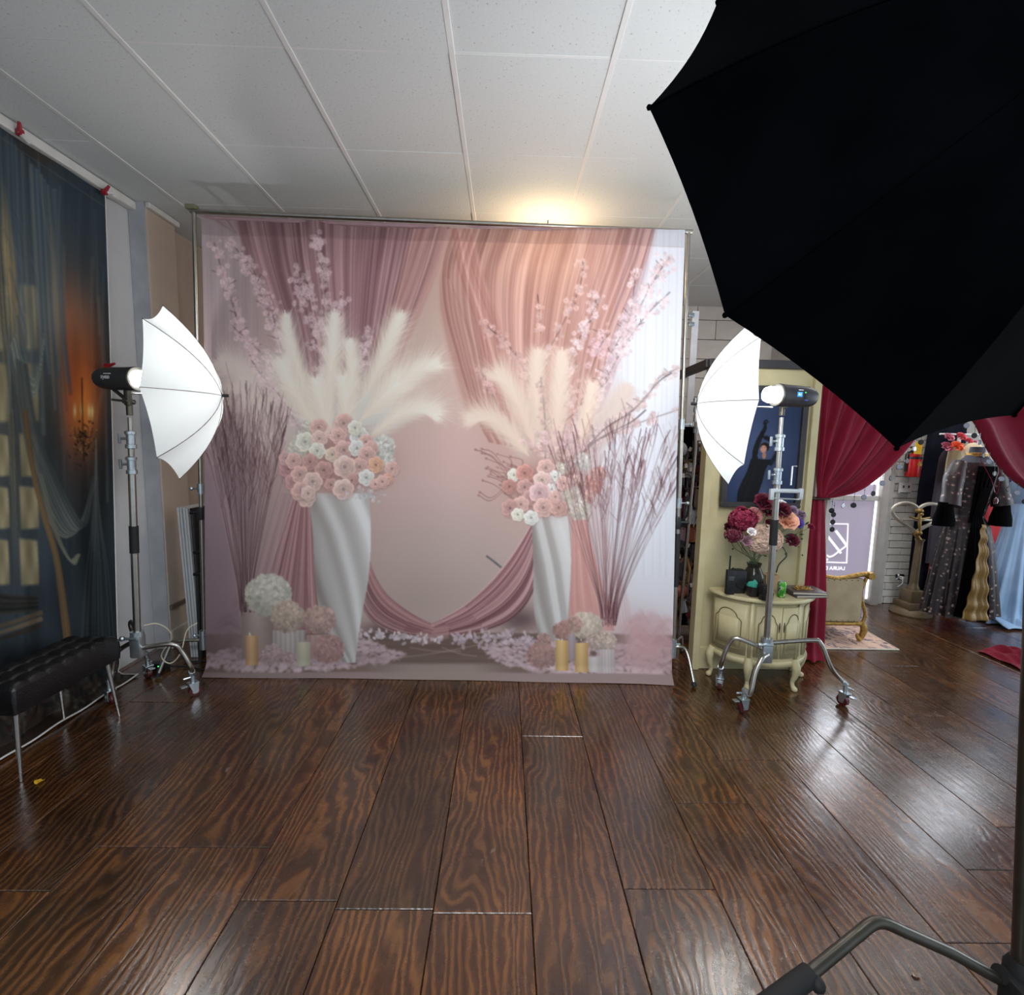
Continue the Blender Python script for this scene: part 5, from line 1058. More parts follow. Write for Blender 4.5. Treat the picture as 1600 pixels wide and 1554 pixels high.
for d0, d1 in ((A0+.10, A0+.98), (A0+1.12, A0+1.62), (A0+1.65, A0+2.15), (A0+2.28, A1_-.10)):
    mid = (d0+d1)/2; hw = (d1-d0)/2
    dd = G().surf(lambda u, v: el(d0+(d1-d0)*u, 1.018, cz0+.075+(cz1-cz0-.10)*v), 15, 3).mk('door' if d0 > A0+1 and d1 < A0+2.2 else 'side_panel', m_cream, cab, solid=.006)
    g = G(); e = [(cz0+.06, d0-.01), (cz0+.06, d1+.01)]
    outl = []
    zb, zt = cz0+.105, cz1-.06; w_ = hw*.72
    outl += [(mid-w_, zb), (mid+w_, zb), (mid+w_, zt-.07)]
    outl += [(mid+w_-.03, zt-.06)]+[(mid+(w_*.72)*math.cos(a), zt-.055+.05*math.sin(a)) for a in np.linspace(0.15, PI-.15, 11)]+[(mid-w_+.03, zt-.06), (mid-w_, zt-.07)]
    dens = []
    for i in range(len(outl)):
        p, q = outl[i], outl[(i+1) % len(outl)]
        for k in range(4): t = k/4; dens.append(el(p[0]*(1-t)+q[0]*t, 1.030, p[1]*(1-t)+q[1]*t))
    G().tube(dens, .0036, 6, closed=True).mk('moulding', m_glaze, dd)
    G().surf(lambda u, v: el(mid-w_*.8+1.6*w_*u, 1.026, zb+.018+(zt-zb-.075)*v), 9, 3).mk('raised_field', m_cream, dd, solid=.004)
    if d0 > A0+1 and d1 < A0+2.2:
        s = 1 if mid < A0+1.62 else -1; q = el(mid+s*hw*.86, 1.04, (zb+zt)/2+.04); G().tube([q+Vector((0, 0, -.03)), q, q+Vector((0, 0, .03))], [.002, .005, .002], 6).mk('handle', m_gun, dd)
for th in (A0+.12, A0+1.05, A0+2.05, A1_-.12):
    o = el(th, 1.0); dv = Vector((math.cos(th), math.sin(th), 0)); dv.normalize()
    P_ = [o+Vector((0, 0, cz0+.06)), o+dv*.016+Vector((0, 0, cz0+.01)), o+dv*.012+Vector((0, 0, cz0-.04)), o+dv*.0+Vector((0, 0, .055)), o+dv*.004+Vector((0, 0, .028)), o+dv*.016+Vector((0, 0, .012)), o+dv*.018+Vector((0, 0, .002))]
    q = bez(P_, 5); rr = np.interp(np.linspace(0, 6, len(q)), range(7), [.022, .026, .018, .012, .012, .018, .014]); G().tube(q, [float(x) for x in rr], 10).mk('leg', m_cream, cab)
for th in (A0+1.05, A0+2.05):
    G().surf(lambda u, v: el(th-.035+.07*u, 1.03, cz0+.05+(cz1-cz0-.05)*v), 4, 2).mk('pilaster_strip', m_cream, cab, solid=.006)
CT_ = cz1+.0265
# ---- on the cabinet
def on(x, y): p = atZ(x, y, CT_); return p
p = Vector((1.372, 2.76, CT_)); t = thing('walkie_talkie', p, 'black two-way radio with long antenna standing at left on the cabinet', 'radio')
G().bbox(p+Vector((0, 0, .075)), (.05, .03, .15), .006).mk('body', m_black, t); G().tube([p+Vector((-.008, 0, .15)), p+Vector((-.008, 0, .235))], .005, 8).mk('antenna', m_rubber, t); G().bbox(p+Vector((0, -.016, .10)), (.032, .003, .026), .001).mk('display', M('grey_lcd', (70, 74, 78), .3), t); G().lathe([(.007, .15), (.007, .162)], p+Vector((.014, 0, 0)), 10).mk('dial', m_black, t)
p = Vector((1.44, 2.80, CT_)); t = thing('speaker', p, 'black box speaker standing beside the two-way radio', 'speaker'); G().bbox(p+Vector((0, 0, .072)), (.075, .07, .144), .012).mk('body', m_black, t)
g = G(); g.lathe([(.001, .0), (.024, .001), (.026, .003), (.028, .0)], p+Vector((0, -.036, .06)), 20, Matrix.Rotation(PI/2, 3, 'X')); g.mk('driver', m_rubber, t)
p = Vector((1.497, 2.725, CT_)); t = thing('black_bowl', p, 'shallow black bowl holding a teal cloth on the cabinet', 'bowl'); G().lathe([(.001, 0), (.022, 0), (.03, .006), (.042, .04), (.046, .066), (.043, .066), (.038, .04), (.024, .010), (.001, .008)], p, 26).mk('bowl', m_black, t)
g = G(); random.seed(5); g.surf(lambda u, v: p+Vector((.034*math.cos(u*2*PI)*math.sin(PI*v*.5+.02)*(1+.2*math.sin(u*19)), .034*math.sin(u*2*PI)*math.sin(PI*v*.5+.02)*(1+.2*math.sin(u*13)), .05+.045*math.cos(PI*v*.5)*(1+.15*math.sin(u*9+v*7)))), 24, 10, cu=True); tag(g.mk('teal_cloth', M('teal_cotton', (54, 150, 130), .9), loc=p), 'crumpled teal cloth lying in the black bowl', 'cloth')
p = Vector((1.545, 2.672, CT_)); m_tin = M('black_tin', (26, 27, 30), .35); prt = [(.001, 0), (.038, 0), (.0395, .003), (.0395, .028), (.0415, .029), (.0415, .039), (.039, .041), (.001, .041)]
o = G().lathe(prt, (0, 0, 0), 28).mk('body', m_tin, None); C.objects.unlink(o); tm_ = o.data
def tin(p, lab): t = thing('round_tin', p, lab, 'tin', 'black round tins'); b = bpy.data.objects.new('body', tm_); C.objects.link(b); b.parent = t; G().lathe([(.0398, .0275), (.0405, .029)], p, 28, cap=False).mk('lid_seam', m_steel, t); return t
tin(p, 'black round tin with pale seam, the lower one of a stack'); tin(p+Vector((-.006, .004, .0415)), 'black round tin stacked on the other one')
p = Vector((1.675, 2.865, CT_)); g = G(); g.bbox(p+Vector((0, 0, .05)), (.085, .07, .10), .002); g.box(p+Vector((0, 0, .1005)), (.012, .07, .001)); tag(g.mk('cardboard_box', M('cardboard', (178, 148, 110), .8), loc=p, smooth=False), 'small brown cardboard box behind the round tins', 'box')
p = Vector((1.662, 2.715, CT_)); t = thing('drink_can', p, 'green and white drink can on the cabinet', 'can')
nc = N('green_can', (70, 150, 60), .25, .6); v = nc.obj(); tx = nc.n('ShaderNodeTexNoise', {'Vector': v, 'Scale': 34, 'Detail': 2}); nc.l(nc.ramp(tx.outputs['Fac'], [(.4, srgb(60, 150, 50)), (.5, srgb(120, 190, 70)), (.56, srgb(225, 232, 220)), (.64, srgb(40, 110, 50))]), nc.b.inputs['Base Color'])
G().lathe([(.001, .002), (.018, .002), (.021, .006), (.0235, .012), (.0235, .084), (.020, .094), (.0195, .097)], p, 24).mk('body', nc.m, t); G().lathe([(.0195, .0965), (.020, .098), (.018, .096), (.001, .0955)], p, 24, cap=False).mk('lid', m_zinc, t)
m_bkc = M('taupe_album_cover', (88, 78, 80), .4); m_pages = M('page_block', (196, 186, 168), .8)
def album(c, d, ang, lab):
    c = Vector(c); t = thing('album', c, lab, 'album', 'stacked photo albums'); R = rotz(ang)
    G().bbox(c+Vector((0, 0, d[2]/2)), (d[0]-.006, d[1]-.006, d[2]-.006), .001, R).mk('pages', m_pages, t, smooth=False)
    for z in (.0017, d[2]-.0017): G().bbox(c+Vector((0, 0, z)), (d[0], d[1], .0034), .001, R).mk('cover', m_bkc, t, smooth=False)
    G().bbox(c+R @ Vector((-d[0]/2+.002, 0, 0))+Vector((0, 0, d[2]/2)), (.004, d[1], d[2]), .001, R).mk('spine', m_bkc, t, smooth=False)
album((1.84, 2.78, CT_), (.20, .15, .016), .08, 'dark album at the bottom of the stack on the cabinet'); album((1.835, 2.78, CT_+.0163), (.20, .145, .018), -.05, 'dark album on top of the stack on the cabinet')
p = Vector((1.825, 2.77, CT_+.0345)); g = G()
for k in range(7): a = k*.9; g.tube([p+Vector((.05*math.cos(a)*.7, .03*math.sin(a), .006)), p+Vector((.04*math.cos(a+.5), .03*math.sin(a+.5), .016)), p+Vector((.05*math.cos(a+1)*.8, .03*math.sin(a+1), .005))], .0035, 6)
g.bbox(p+Vector((0, 0, .004)), (.10, .05, .007), .002)
tag(g.mk('metal_ornament', m_gold, loc=p), 'small tarnished filigree ornament lying on the stacked albums', 'ornament')
p = Vector((1.555, 2.84, CT_)); vz = thing('glass_vase', p, 'dark clear glass vase with twisted metal handle holding bouquet', 'vase')
ng = N('smoked_glass', (88, 84, 74), .06); ng.b.inputs['Transmission Weight'].default_value = .75; ng.b.inputs['IOR'].default_value = 1.3
G().lathe([(.001, .002), (.036, .002), (.045, .012), (.062, .05), (.064, .09), (.05, .125), (.036, .15), (.044, .175), (.040, .175), (.032, .15), (.046, .122), (.058, .09), (.056, .05), (.04, .018), (.001, .010)], p, 32).mk('vessel', ng.m, vz)
hq = bez([at(1213, 894, 2.80), at(1217, 882, 2.79), at(1228, 870, 2.78), at(1228, 862, 2.78), at(1222, 854, 2.79), at(1214, 850, 2.8)], 8); G().tube(hq, .004, 8).mk('handle', m_gun, vz)
# flowers of the bouquet --------------------------------------------------
m_leafg = M('dark_leaf', (58, 76, 48), .6); m_stemg = M('flower_stem', (70, 90, 56), .6)
FC = {'crimson': (130, 22, 58), 'burgundy': (96, 18, 44), 'pink': (222, 150, 150), 'peach': (240, 184, 156), 'white': (230, 226, 226), 'mauve': (168, 128, 140), 'violet': (92, 72, 160), 'cream': (232, 204, 184), 'lilac': (150, 124, 150)}
FM = {k: M('petal_'+k, v, .6, 0, 22, 40, .05).copy() for k, v in FC.items()}
SLOT = [0]
def stem_path(c, back, rg):
    k = SLOT[0]; a = k*2.4; q = .0045*math.sqrt(k+.5)+.002; e = Vector((1.555+q*math.cos(a), 2.84+q*math.sin(a), CT_+.160)); m = Vector((c.x*.45+e.x*.55+rg.uniform(-.02, .02), 2.868+rg.uniform(-.015, .02), (c.z+e.z)*.5+rg.uniform(-.02, .02)))
    return bez([c+Vector((0, back, -.3*back)), m, e+Vector((0, 0, .03)), e], 5)
def rosebloom(col, c, r, label, cat='flower', stem=True, kind='rose', group='flowers in the bouquet on the cabinet', seed=0):
    c = Vector(c); t = thing(kind+'_bloom', c, label, cat, group); rg = random.Random(int(c.x*9999)+seed)
    g = G()
    for ring, (rad, n, tilt, sc_) in enumerate(((.16, 4, 1.35, .55), (.36, 5, 1.05, .75), (.60, 6, .75, .9), (.80, 7, .35, 1.0))):
        for k in range(n):
            a = 2*PI*k/n+ring*.7+rg.uniform(-.1, .1); w_ = r*.62*sc_; h_ = r*.85*sc_
            face = Vector((rg.uniform(-.1, .1), -.80, .6)).normalized(); ex = face.cross(Vector((0, 0, 1))).normalized(); ey = ex.cross(face).normalized()
            rad_ = ex*math.cos(a)+ey*math.sin(a); tan = -ex*math.sin(a)+ey*math.cos(a); base = c+rad_*r*rad*.5-face*r*.25
            dr_ = rad_*math.cos(tilt)+face*math.sin(tilt)
            nrm = tan.cross(dr_)
            def fn(u, v): x = (u-.5)*2; wv_ = w_*(.35+.75*math.sin(PI*min(v*.62+.08, .7))); return base+tan*(x*wv_)+dr_*(h_*v*(1-.12*x*x))+nrm*(-.25*r*sc_*x*x+.10*r*v*v)
            g.surf(fn, 4, 4)
    g.mk('petals', FM[col], t)
    if stem == 2: G().tube([c+Vector((0, r*.2, -r*.1)), c+Vector((0, r*.45, -r*.3))], .0014, 5).mk('stem', m_stemg, t)
    elif stem: G().tube(stem_path(c, r*.35, rg), .0014, 5).mk('stem', m_stemg, t)
    return t
def cluster(col, c, r, n, label, group='flowers in the bouquet on the cabinet', seed=0):
    c = Vector(c); t = thing('hydrangea_bloom', c, label, 'flower', group); rg = random.Random(int(c.x*997)+seed); g = G()
    for k in range(n):
        z = rg.uniform(-1, 1); a = rg.uniform(0, 2*PI); s = math.sqrt(1-z*z); dv = Vector((s*math.cos(a), s*math.sin(a), z)); p = c+Vector((dv.x*r, dv.y*r*.8, dv.z*r*.82)); e1 = dv.orthogonal().normalized(); e2 = dv.cross(e1); a0 = rg.uniform(0, 2)
        q = r*rg.uniform(.16, .26)
        for m_ in range(4):
            b = a0+m_*PI/2; d1 = e1*math.cos(b)+e2*math.sin(b); d2 = -e1*math.sin(b)+e2*math.cos(b)
            g.add([p-dv*r*.05, p+d1*q*.6+d2*q*.45+dv*q*.2, p+d1*q*1.1+dv*q*.1, p+d1*q*.6-d2*q*.45+dv*q*.25], [(0, 1, 2, 3)])
    g.sph(c, r*.86, 12, sy=.8, sz=.82); g.mk('florets', FM[col], t, smooth=False)
    G().tube(stem_path(c, r*.5, rg), .0018, 5).mk('stem', m_stemg, t); return t
SOLID = [tree_of(vz)]
def fit(make, c, r, n=260, depth=(2.62, 2.89), jit=.006):          # a bloom that touches nothing placed before it
    rr = random.Random(int(c.x*7919+c.z*104729)); px0 = proj(c)
    for k in range(n):
        s_ = 1-.50*k/n; Yk = c.y if k == 0 else rr.uniform(*depth); q = at(px0[0]+rr.uniform(-1, 1)*k*.09, px0[1]+rr.uniform(-1, 1)*k*.09, Yk); t = make(q, r*s_, k); tt = tree_of(t)
        if tt[2][1] < 2.92 and not hits(tt, SOLID): SOLID.append(tt); SLOT[0] += 1; return t
        discard(t)
    return None
B = lambda x, y, Y=2.77: at(x, y, Y)
fit(lambda q, r, k: cluster('cream', q, r, 420, 'large cream hydrangea low in the front of bouquet', seed=k), B(1193, 842, 2.78), .104, depth=(2.76, 2.80))
fit(lambda q, r, k: cluster('crimson', q, r, 150, 'crimson hydrangea at the left of the bouquet', seed=k), B(1160, 812, 2.80), .078)
fit(lambda q, r, k: cluster('burgundy', q, r, 80, 'burgundy hydrangea at the far left edge of bouquet', seed=k), B(1146, 836, 2.80), .05)
for col, x, y, Y, r, lab in (('burgundy', 1194, 783, 2.80, .040, 'burgundy rose at the top of the bouquet'), ('burgundy', 1204, 796, 2.79, .034, 'burgundy rose just behind the light stand pole'), ('burgundy', 1224, 795, 2.79, .034, 'burgundy rose right of the light stand pole'),
                             ('crimson', 1160, 799, 2.79, .028, 'small crimson rose at upper left of bouquet'), ('pink', 1179, 803, 2.76, .036, 'pink rose near the top left of the bouquet'), ('peach', 1232, 812, 2.74, .044, 'peach rose on the right side of the bouquet'),
                             ('white', 1190, 815, 2.74, .030, 'white blossom in the middle of bouquet'), ('white', 1221, 787, 2.80, .022, 'small white blossom at the top right of bouquet'), ('crimson', 1202, 817, 2.76, .024, 'crimson bud beside the white blossom'),
                             ('mauve', 1174, 832, 2.72, .032, 'dusty mauve rose above the cream hydrangea'), ('violet', 1246, 815, 2.75, .030, 'violet blue flower at the right edge of bouquet'), ('lilac', 1241, 797, 2.79, .020, 'pale lilac disc flower at upper right of bouquet'), ('lilac', 1252, 803, 2.79, .020, 'pale lilac disc flower at the outer right of bouquet'),
                             ('burgundy', 1238, 843, 2.80, .030, 'dark burgundy flower low at the right of bouquet'), ('burgundy', 1140, 824, 2.82, .024, 'dark red bud at the left tip of bouquet'), ('pink', 1213, 806, 2.76, .022, 'pale pink bud partly behind the stand pole'),
                             ('crimson', 1268, 823, 2.80, .016, 'tiny dark red bud on a long side twig')):
    ok = None
    for st_, dp_ in ((True, (2.62, 2.89)), (2, (2.66, 2.89)), (2, (2.56, 2.90))):
        ok = ok or fit(lambda q, rr_, k: rosebloom(col, q, rr_, lab, stem=st_, seed=k), B(x, y, Y), r*1.2, depth=dp_)
    if not ok: print('NOFIT', lab)
g = G(); rg = random.Random(4)
nl = 0
while nl < 34:
    p = B(rg.uniform(1146, 1258), rg.uniform(786, 872), rg.uniform(2.74, 2.90)); d = Vector((rg.uniform(-1, 1), -.5, rg.uniform(-.6, 1))).normalized(); e = d.cross(Vector((0, 1, .3))).normalized(); L = rg.uniform(.022, .045)
    q = [p, p+d*L*.5+e*L*.22, p+d*L, p+d*L*.5-e*L*.22]; lo = [min(v[i] for v in q) for i in range(3)]; hi = [max(v[i] for v in q) for i in range(3)]
    if hits((BVHTree.FromPolygons(q, [(0, 1, 2, 3)]), lo, hi), SOLID): continue
    g.add(q, [(0, 1, 2, 3)]); nl += 1
lf = g.mk('bouquet_leaves', m_leafg, None, loc=(1.555, 2.84, CT_+.2), smooth=False); tag(lf, 'dark green leaves showing between the bouquet flowers', 'leaves', kind='stuff')
# ================================================================ BURGUNDY CURTAINS
m_burg = N('burgundy_velvet', (142, 26, 52), .6); m_burg.b.inputs['Sheen Weight'].default_value = .08; m_burg.b.inputs['Specular IOR Level'].default_value = .2; m_burg.mottle((112, 14, 36), (136, 24, 50), 4, .05); m_burg = m_burg.m
CY = 3.14; rodz = 2.30
m_disc_b = M('black_disc', (18, 18, 22), .3); m_disc_s = M('silver_disc', (150, 150, 160), .25, .6, 20)
def curtain(name, xa, xb, tie, edge, foot, label, sgn):
    """xa: the side it is tied to, xb: free top corner; edge: free-edge points from the rod to the tie"""
    t = thing(name, (tie.x, CY, 0), label, 'curtain', 'tied-back burgundy curtains'); ed = [Vector(p) for p in bez(edge, 10)]; ne = len(ed)
    rg = random.Random(5); ph = [rg.uniform(0, 6) for _ in range(6)]
    def fold(u, v, k=1): return (.030*math.sin(u*26+ph[0]+v*1.5)+.018*math.sin(u*47+ph[1]-v*2)+.012*math.sin(u*71+ph[2]))*k
    def fn(u, v):                                    # u across, v from rod to tie
        i = v*(ne-1); k = int(min(i, ne-2)); e = ed[k].lerp(ed[k+1], i-k); s = Vector((xa+(tie.x-xa)*v**2, CY, rodz+(tie.z-rodz)*v))
        p = s.lerp(e, u**(1.0+.5*v)); drop = 4*u*(1-u)*.05*math.sin(PI*v); am = (1-v)**.5*.9+.30
        return Vector((p.x, p.y+fold(u, v, am*(.25+.75*min(1, (1-v)*3+.15)))-.05*math.sin(PI*u)*v, p.z-drop))
    G().surf(fn, 130, 46).mk('swag', m_burg, t, solid=.003, angle=80)
    def fn2(u, v):
        a = 2*PI*u; w = .042+.034*min(1, v*1.6); rr = 1+.22*math.sin(a*7+v*1.3)+.1*math.sin(a*13); fl = max(0, (v-.93)/.07)
        c = Vector((tie.x+(foot.x-tie.x)*v, CY, tie.z+(foot.z+.0-tie.z)*v)); c.z = max(c.z, .012)
        return Vector((c.x+w*rr*math.cos(a)*(1+fl*foot_flare), c.y+w*.75*rr*math.sin(a)*(1+fl*.3), c.z+.0))
    foot_flare = .1
    G().surf(fn2, 90, 30, cu=True).mk('tail', m_burg, t, angle=80)
    G().tube([Vector((tie.x+.075*math.cos(a), CY+.065*math.sin(a), tie.z)) for a in np.linspace(0, 2*PI, 24, endpoint=False)], .006, 6, closed=True).mk('tie_band', m_gun, t)
    # beaded fringe along the free edge
    Ls = [0]
    for i in range(1, ne): Ls.append(Ls[-1]+(ed[i]-ed[i-1]).length)
    sp, k = .075, 0; d = .02
    dm = {}
    while d < Ls[-1]:
        i = next(j for j in range(1, ne) if Ls[j] >= d); f = (d-Ls[i-1])/(Ls[i]-Ls[i-1]+1e-9); p = ed[i-1].lerp(ed[i], f)+Vector((0, -.03, 0)); ln = .045 if k % 2 else .065; mt = m_disc_b if k % 2 == 0 else m_disc_s
        key = k % 2
        if key not in dm:
            o = bpy.data.objects.new('tassel', bpy.data.meshes.new('tassel')); g = G(); g.tube([(0, 0, 0), (0, 0, -ln)], .0014, 4); g.sph((0, 0, -ln*.35), .004, 6); g.lathe([(.001, -.003), (.015, -.003), (.018, 0), (.015, .003), (.001, .003)], (0, 0, -ln-.018), 14, Matrix.Rotation(PI/2, 3, 'X'))
            o.data.from_pydata(g.v, [], g.f); o.data.materials.append(mt); dm[key] = o.data; bpy.data.objects.remove(o)
        o = bpy.data.objects.new('tassel', dm[key]); C.objects.link(o); o.parent = t; o.location = p-root_loc(t); o.rotation_euler = (0, 0, rg.uniform(-.4, .4)); d += sp; k += 1
    for j in range(3):
        o = bpy.data.objects.new('tassel', dm[0]); C.objects.link(o); o.parent = t; o.location = Vector((tie.x+sgn*.09, CY-.05, tie.z-.02-j*.05))-root_loc(t)
    return t
tieL = at(1276, 778, CY); footL = atZ(1268, 1042); footL.y = CY; footL = Vector((at(1262, 1046, CY).x, CY, .01))
curtain('burgundy_curtain', 2.03, 3.34, tieL, [(3.34, CY, rodz), at(1475, 620, CY), at(1420, 692, CY), at(1382, 733, CY), at(1342, 764, CY), at(1306, 776, CY), at(1284, 778, CY)], footL, 'burgundy curtain swept to the left and tied beside the cream panel', 1)
tieR = at(1668, 786, CY); footR = Vector((at(1640, 1046, CY).x, CY, .01))
curtain('burgundy_curtain', 4.85, 3.50, tieR, [(3.50, CY, rodz), at(1500, 620, CY), at(1520, 664, CY), at(1540, 706, CY), at(1566, 740, CY), at(1598, 764, CY), at(1630, 780, CY), at(1660, 786, CY)], footR, 'burgundy curtain swept to the right at the frame edge, pooling on the floor', -1)
g = G(); pc = at(1600, 1048, CY); 
g.surf(lambda u, v: Vector((at(1556, 1045, CY).x+u*.42, CY-.16+v*.30+.03*math.sin(u*7), .006+(.05+.03*math.sin(u*31+v*9)+.012*math.sin(u*70+v*4))*math.sin(PI*v)**.6*min(1, u*3+.25))), 90, 20)
t = [o for o in C.objects if o.name.startswith('burgundy_curtain') and o.type == 'EMPTY'][-1]; g.mk('floor_pool', m_burg, t, solid=.003)
G().tube([(1.88, CY, rodz+.01), (4.85, CY, rodz+.01)], .016, 12).sph((1.88, CY, rodz+.01), .03, 10).sph((4.85, CY, rodz+.01), .03, 10)
rodt = thing('curtain_rod', (3.3, CY, 0), 'dark curtain rod on white posts, carrying burgundy curtains', 'curtain rod'); G().tube([(1.95, CY, rodz+.04), (5.0, CY, rodz+.04)], .016, 12).mk('rod', m_gun, rodt)
px_ = at(1288, 860, CY+.10).x
for x in (px_, 4.95): G().bbox((x, CY+.11, (rodz+.05)/2), (.035, .035, rodz+.05), .004).mk('post', m_white, rodt, smooth=False); G().bbox((x, CY+.06, rodz+.04), (.03, .12, .02), .003).mk('bracket', m_white, rodt, smooth=False)
# ================================================================ RUG AND GILT CHAIR
nr = N('faded_rug', (200, 170, 150), .95); v = nr.obj(); t1 = nr.n('ShaderNodeTexNoise', {'Vector': v, 'Scale': 9, 'Detail': 6, 'Distortion': 1.2}); t2 = nr.n('ShaderNodeTexVoronoi', {'Vector': v, 'Scale': 14})
nr.l(nr.ramp(t1.outputs['Fac'], [(.36, srgb(86, 78, 96)), (.45, srgb(206, 176, 158)), (.55, srgb(222, 186, 166)), (.62, srgb(104, 96, 112)), (.7, srgb(214, 190, 176))]), nr.b.inputs['Base Color']); nr.bump(t2.outputs['Distance'], .3, .004)
rc = atZ(1404, 1016); R0 = Vector((1.95, rc.y-.02, 0)); t = thing('patterned_rug', (2.4, rc.y+.4, 0), 'faded pink and grey patterned rug under the gilt chair', 'rug')
rb = [(1.93, rc.y), (rc.x, rc.y), (rc.x+.06, rc.y+.74), (1.93, rc.y+.74)]; G().prism(rb, .001, .009).mk('pile', nr.m, t, smooth=False)
G().tube([(x, y, .007) for x, y in rb], .0055, 6, closed=True).mk('binding', M('cream_binding', (214, 204, 190), .9), t)
m_uph = M('beige_velvet', (176, 160, 128), .75, 0, 14, 8, .05)
cYY = 3.44; xl_, xr_ = at(1283, 900, cYY).x-.06, at(1346, 930, cYY).x; zt = at(1320, 902, cYY).z; zb2 = at(1320, 970, cYY).z
ch = thing('gilt_chair', ((xl_+xr_)/2, cYY+.2, 0), 'gilt carved chair with beige studded back, standing on the rug', 'chair')
G().bbox(((xl_+xr_)/2, cYY, (zt+zb2)/2), (xr_-xl_-.01, .05, zt-zb2), .02).mk('back_panel', m_uph, ch)
q = [Vector((xl_-.02+i*(xr_-xl_+.06)/24, cYY-.005, zt+.012+.018*math.cos(i/24*PI*2+.3))) for i in range(25)]; g = G(); g.tube(q, .019, 10)
for i in range(24): g.sph(q[i].lerp(q[i+1], .5)+Vector((0, -.008, .004)), .0125, 8, sx=.7)
g.mk('crest_rail', m_gold, ch); g = G(); e = q[-1]; g.lathe([(.001, -.03), (.026, -.028), (.03, 0), (.026, .028), (.001, .03)], e+Vector((.0, -.005, -.008)), 18, Matrix.Rotation(PI/2, 3, 'X')); g.mk('scroll', m_gold, ch)
G().tube([(xl_-.01, cYY-.008, zb2-.016), (xr_+.01, cYY-.008, zb2-.016)], .016, 10).mk('lower_rail', m_gold, ch)
for x, s in ((xr_+.004, 1), (xl_-.004, -1)):
    qq = bez([(x+.012*s, cYY-.01, zt), (x-.015*s, cYY-.01, zt-.09), (x-.005*s, cYY-.01, (zt+zb2)/2), (x+.03*s, cYY-.01, zb2+.06), (x+.015*s, cYY-.01, zb2-.02)], 7); G().tube(qq, .012, 8).mk('stile', m_gold, ch)
    lg = bez([(x+.012*s, cYY, zb2), (x+.035*s, cYY-.01, zb2-.06), (x+.01*s, cYY-.005, zb2-.14), (x-.006*s, cYY, .06), (x+.012*s, cYY-.015, .018)], 6); rr = [float(v) for v in np.interp(np.linspace(0, 4, len(lg)), range(5), [.022, .024, .016, .012, .015])]; G().tube(lg, rr, 10).mk('leg', m_gold, ch)
    lf_ = [p+Vector((0, .40, 0)) for p in lg]; G().tube(lf_, rr, 10).mk('leg', m_gold, ch)
    G().bbox((x-.02*s, cYY+.22, zb2+.17), (.05, .34, .06), .02).mk('arm_pad', m_uph, ch); G().tube([(x-.02*s, cYY+.38, zb2), (x-.02*s, cYY+.38, zb2+.16)], .012, 8).mk('arm_support', m_gold, ch)
G().bbox(((xl_+xr_)/2, cYY+.22, zb2+.03), (xr_-xl_, .40, .09), .03).mk('seat', m_uph, ch); G().bbox(((xl_+xr_)/2, cYY+.22, zb2-.02), (xr_-xl_+.03, .42, .03), .008).mk('seat_rail', m_gold, ch)
m_stud = M('dark_nail', (50, 38, 28), .4, .5)
g = G()
for i in range(9):
    x = xl_+.01+i*(xr_-xl_-.02)/8
    for z in (zt-.014, zb2+.012): g.sph((x, cYY-.027, z), .0035, 6)
nn = g.mk('nail_heads', m_stud, ch); nn['kind'] = 'stuff'
# ================================================================ HEART STAND
m_brass = M('old_brass', (150, 122, 70), .42, .6, 26, 18, .15); m_ston = M('bronzed_column', (112, 96, 72), .5, .2, 14, 10, .15); m_alu = M('aged_white_metal', (168, 162, 148), .4, .4, 14, 10, .1)
HY = 4.10; hb_ = at(1423, 948, HY); hx = hb_.x
hs_ = thing('heart_stand', (hx, HY, 0), 'antique metal floor stand with heart-shaped ring and small brass cross on a fluted column', 'stand')
G().lathe([(.15, 0), (.155, .012), (.145, .03), (.13, .045), (.12, .055), (.10, .06)], (hx, HY, 0), 32).mk('round_base', m_ston, hs_)
g = G(); g.bbox((hx, HY, .085), (.19, .19, .06), .012); g.bbox((hx, HY, .165), (.13, .13, .12), .012); g.mk('plinth', m_ston, hs_)
zc0, zc1 = .22, at(1430, 842, HY).z
def flute(u, v):
    a = 2*PI*u; r0 = .034-.006*v; r0 *= (1-.10*abs(math.sin(a*6))) if .10 < v < .92 else (1.35 if v <= .05 or v >= .97 else 1.05)
    return Vector((hx+.012*v+r0*math.cos(a), HY+r0*math.sin(a), zc0+(zc1-zc0)*v))
G().surf(flute, 48, 22, cu=True).mk('column', m_ston, hs_)
hc = at(1433, 812, HY); hr = at(1470, 812, HY).x-hc.x; hh_ = (at(1433, 788, HY).z-at(1433, 838, HY).z)
def heart(t_):
    x = 16*math.sin(t_)**3/16.5; z = (13*math.cos(t_)-5*math.cos(2*t_)-2*math.cos(3*t_)-math.cos(4*t_)); z = (z+2.5)/14.5
    return Vector((hc.x+hr*x, HY-.03*x, hc.z+.012+hh_*.5*z*.95))
G().tube([heart(2*PI*i/60) for i in range(60)], .016, 10, closed=True).mk('heart_ring', m_alu, hs_)
G().tube([(hc.x-hr*.62, HY, hc.z), (hc.x+hr*.8, HY, hc.z)], .011, 8).mk('crossbar', m_alu, hs_)
tpz = heart(0).z; btz = heart(PI).z
G().sph((hc.x, HY-.01, tpz+.0), .034, 14, sz=.7).mk('top_boss', m_brass, hs_); G().sph((hc.x+.01, HY-.01, btz+.01), .034, 14, sz=.8).mk('bottom_boss', m_brass, hs_)
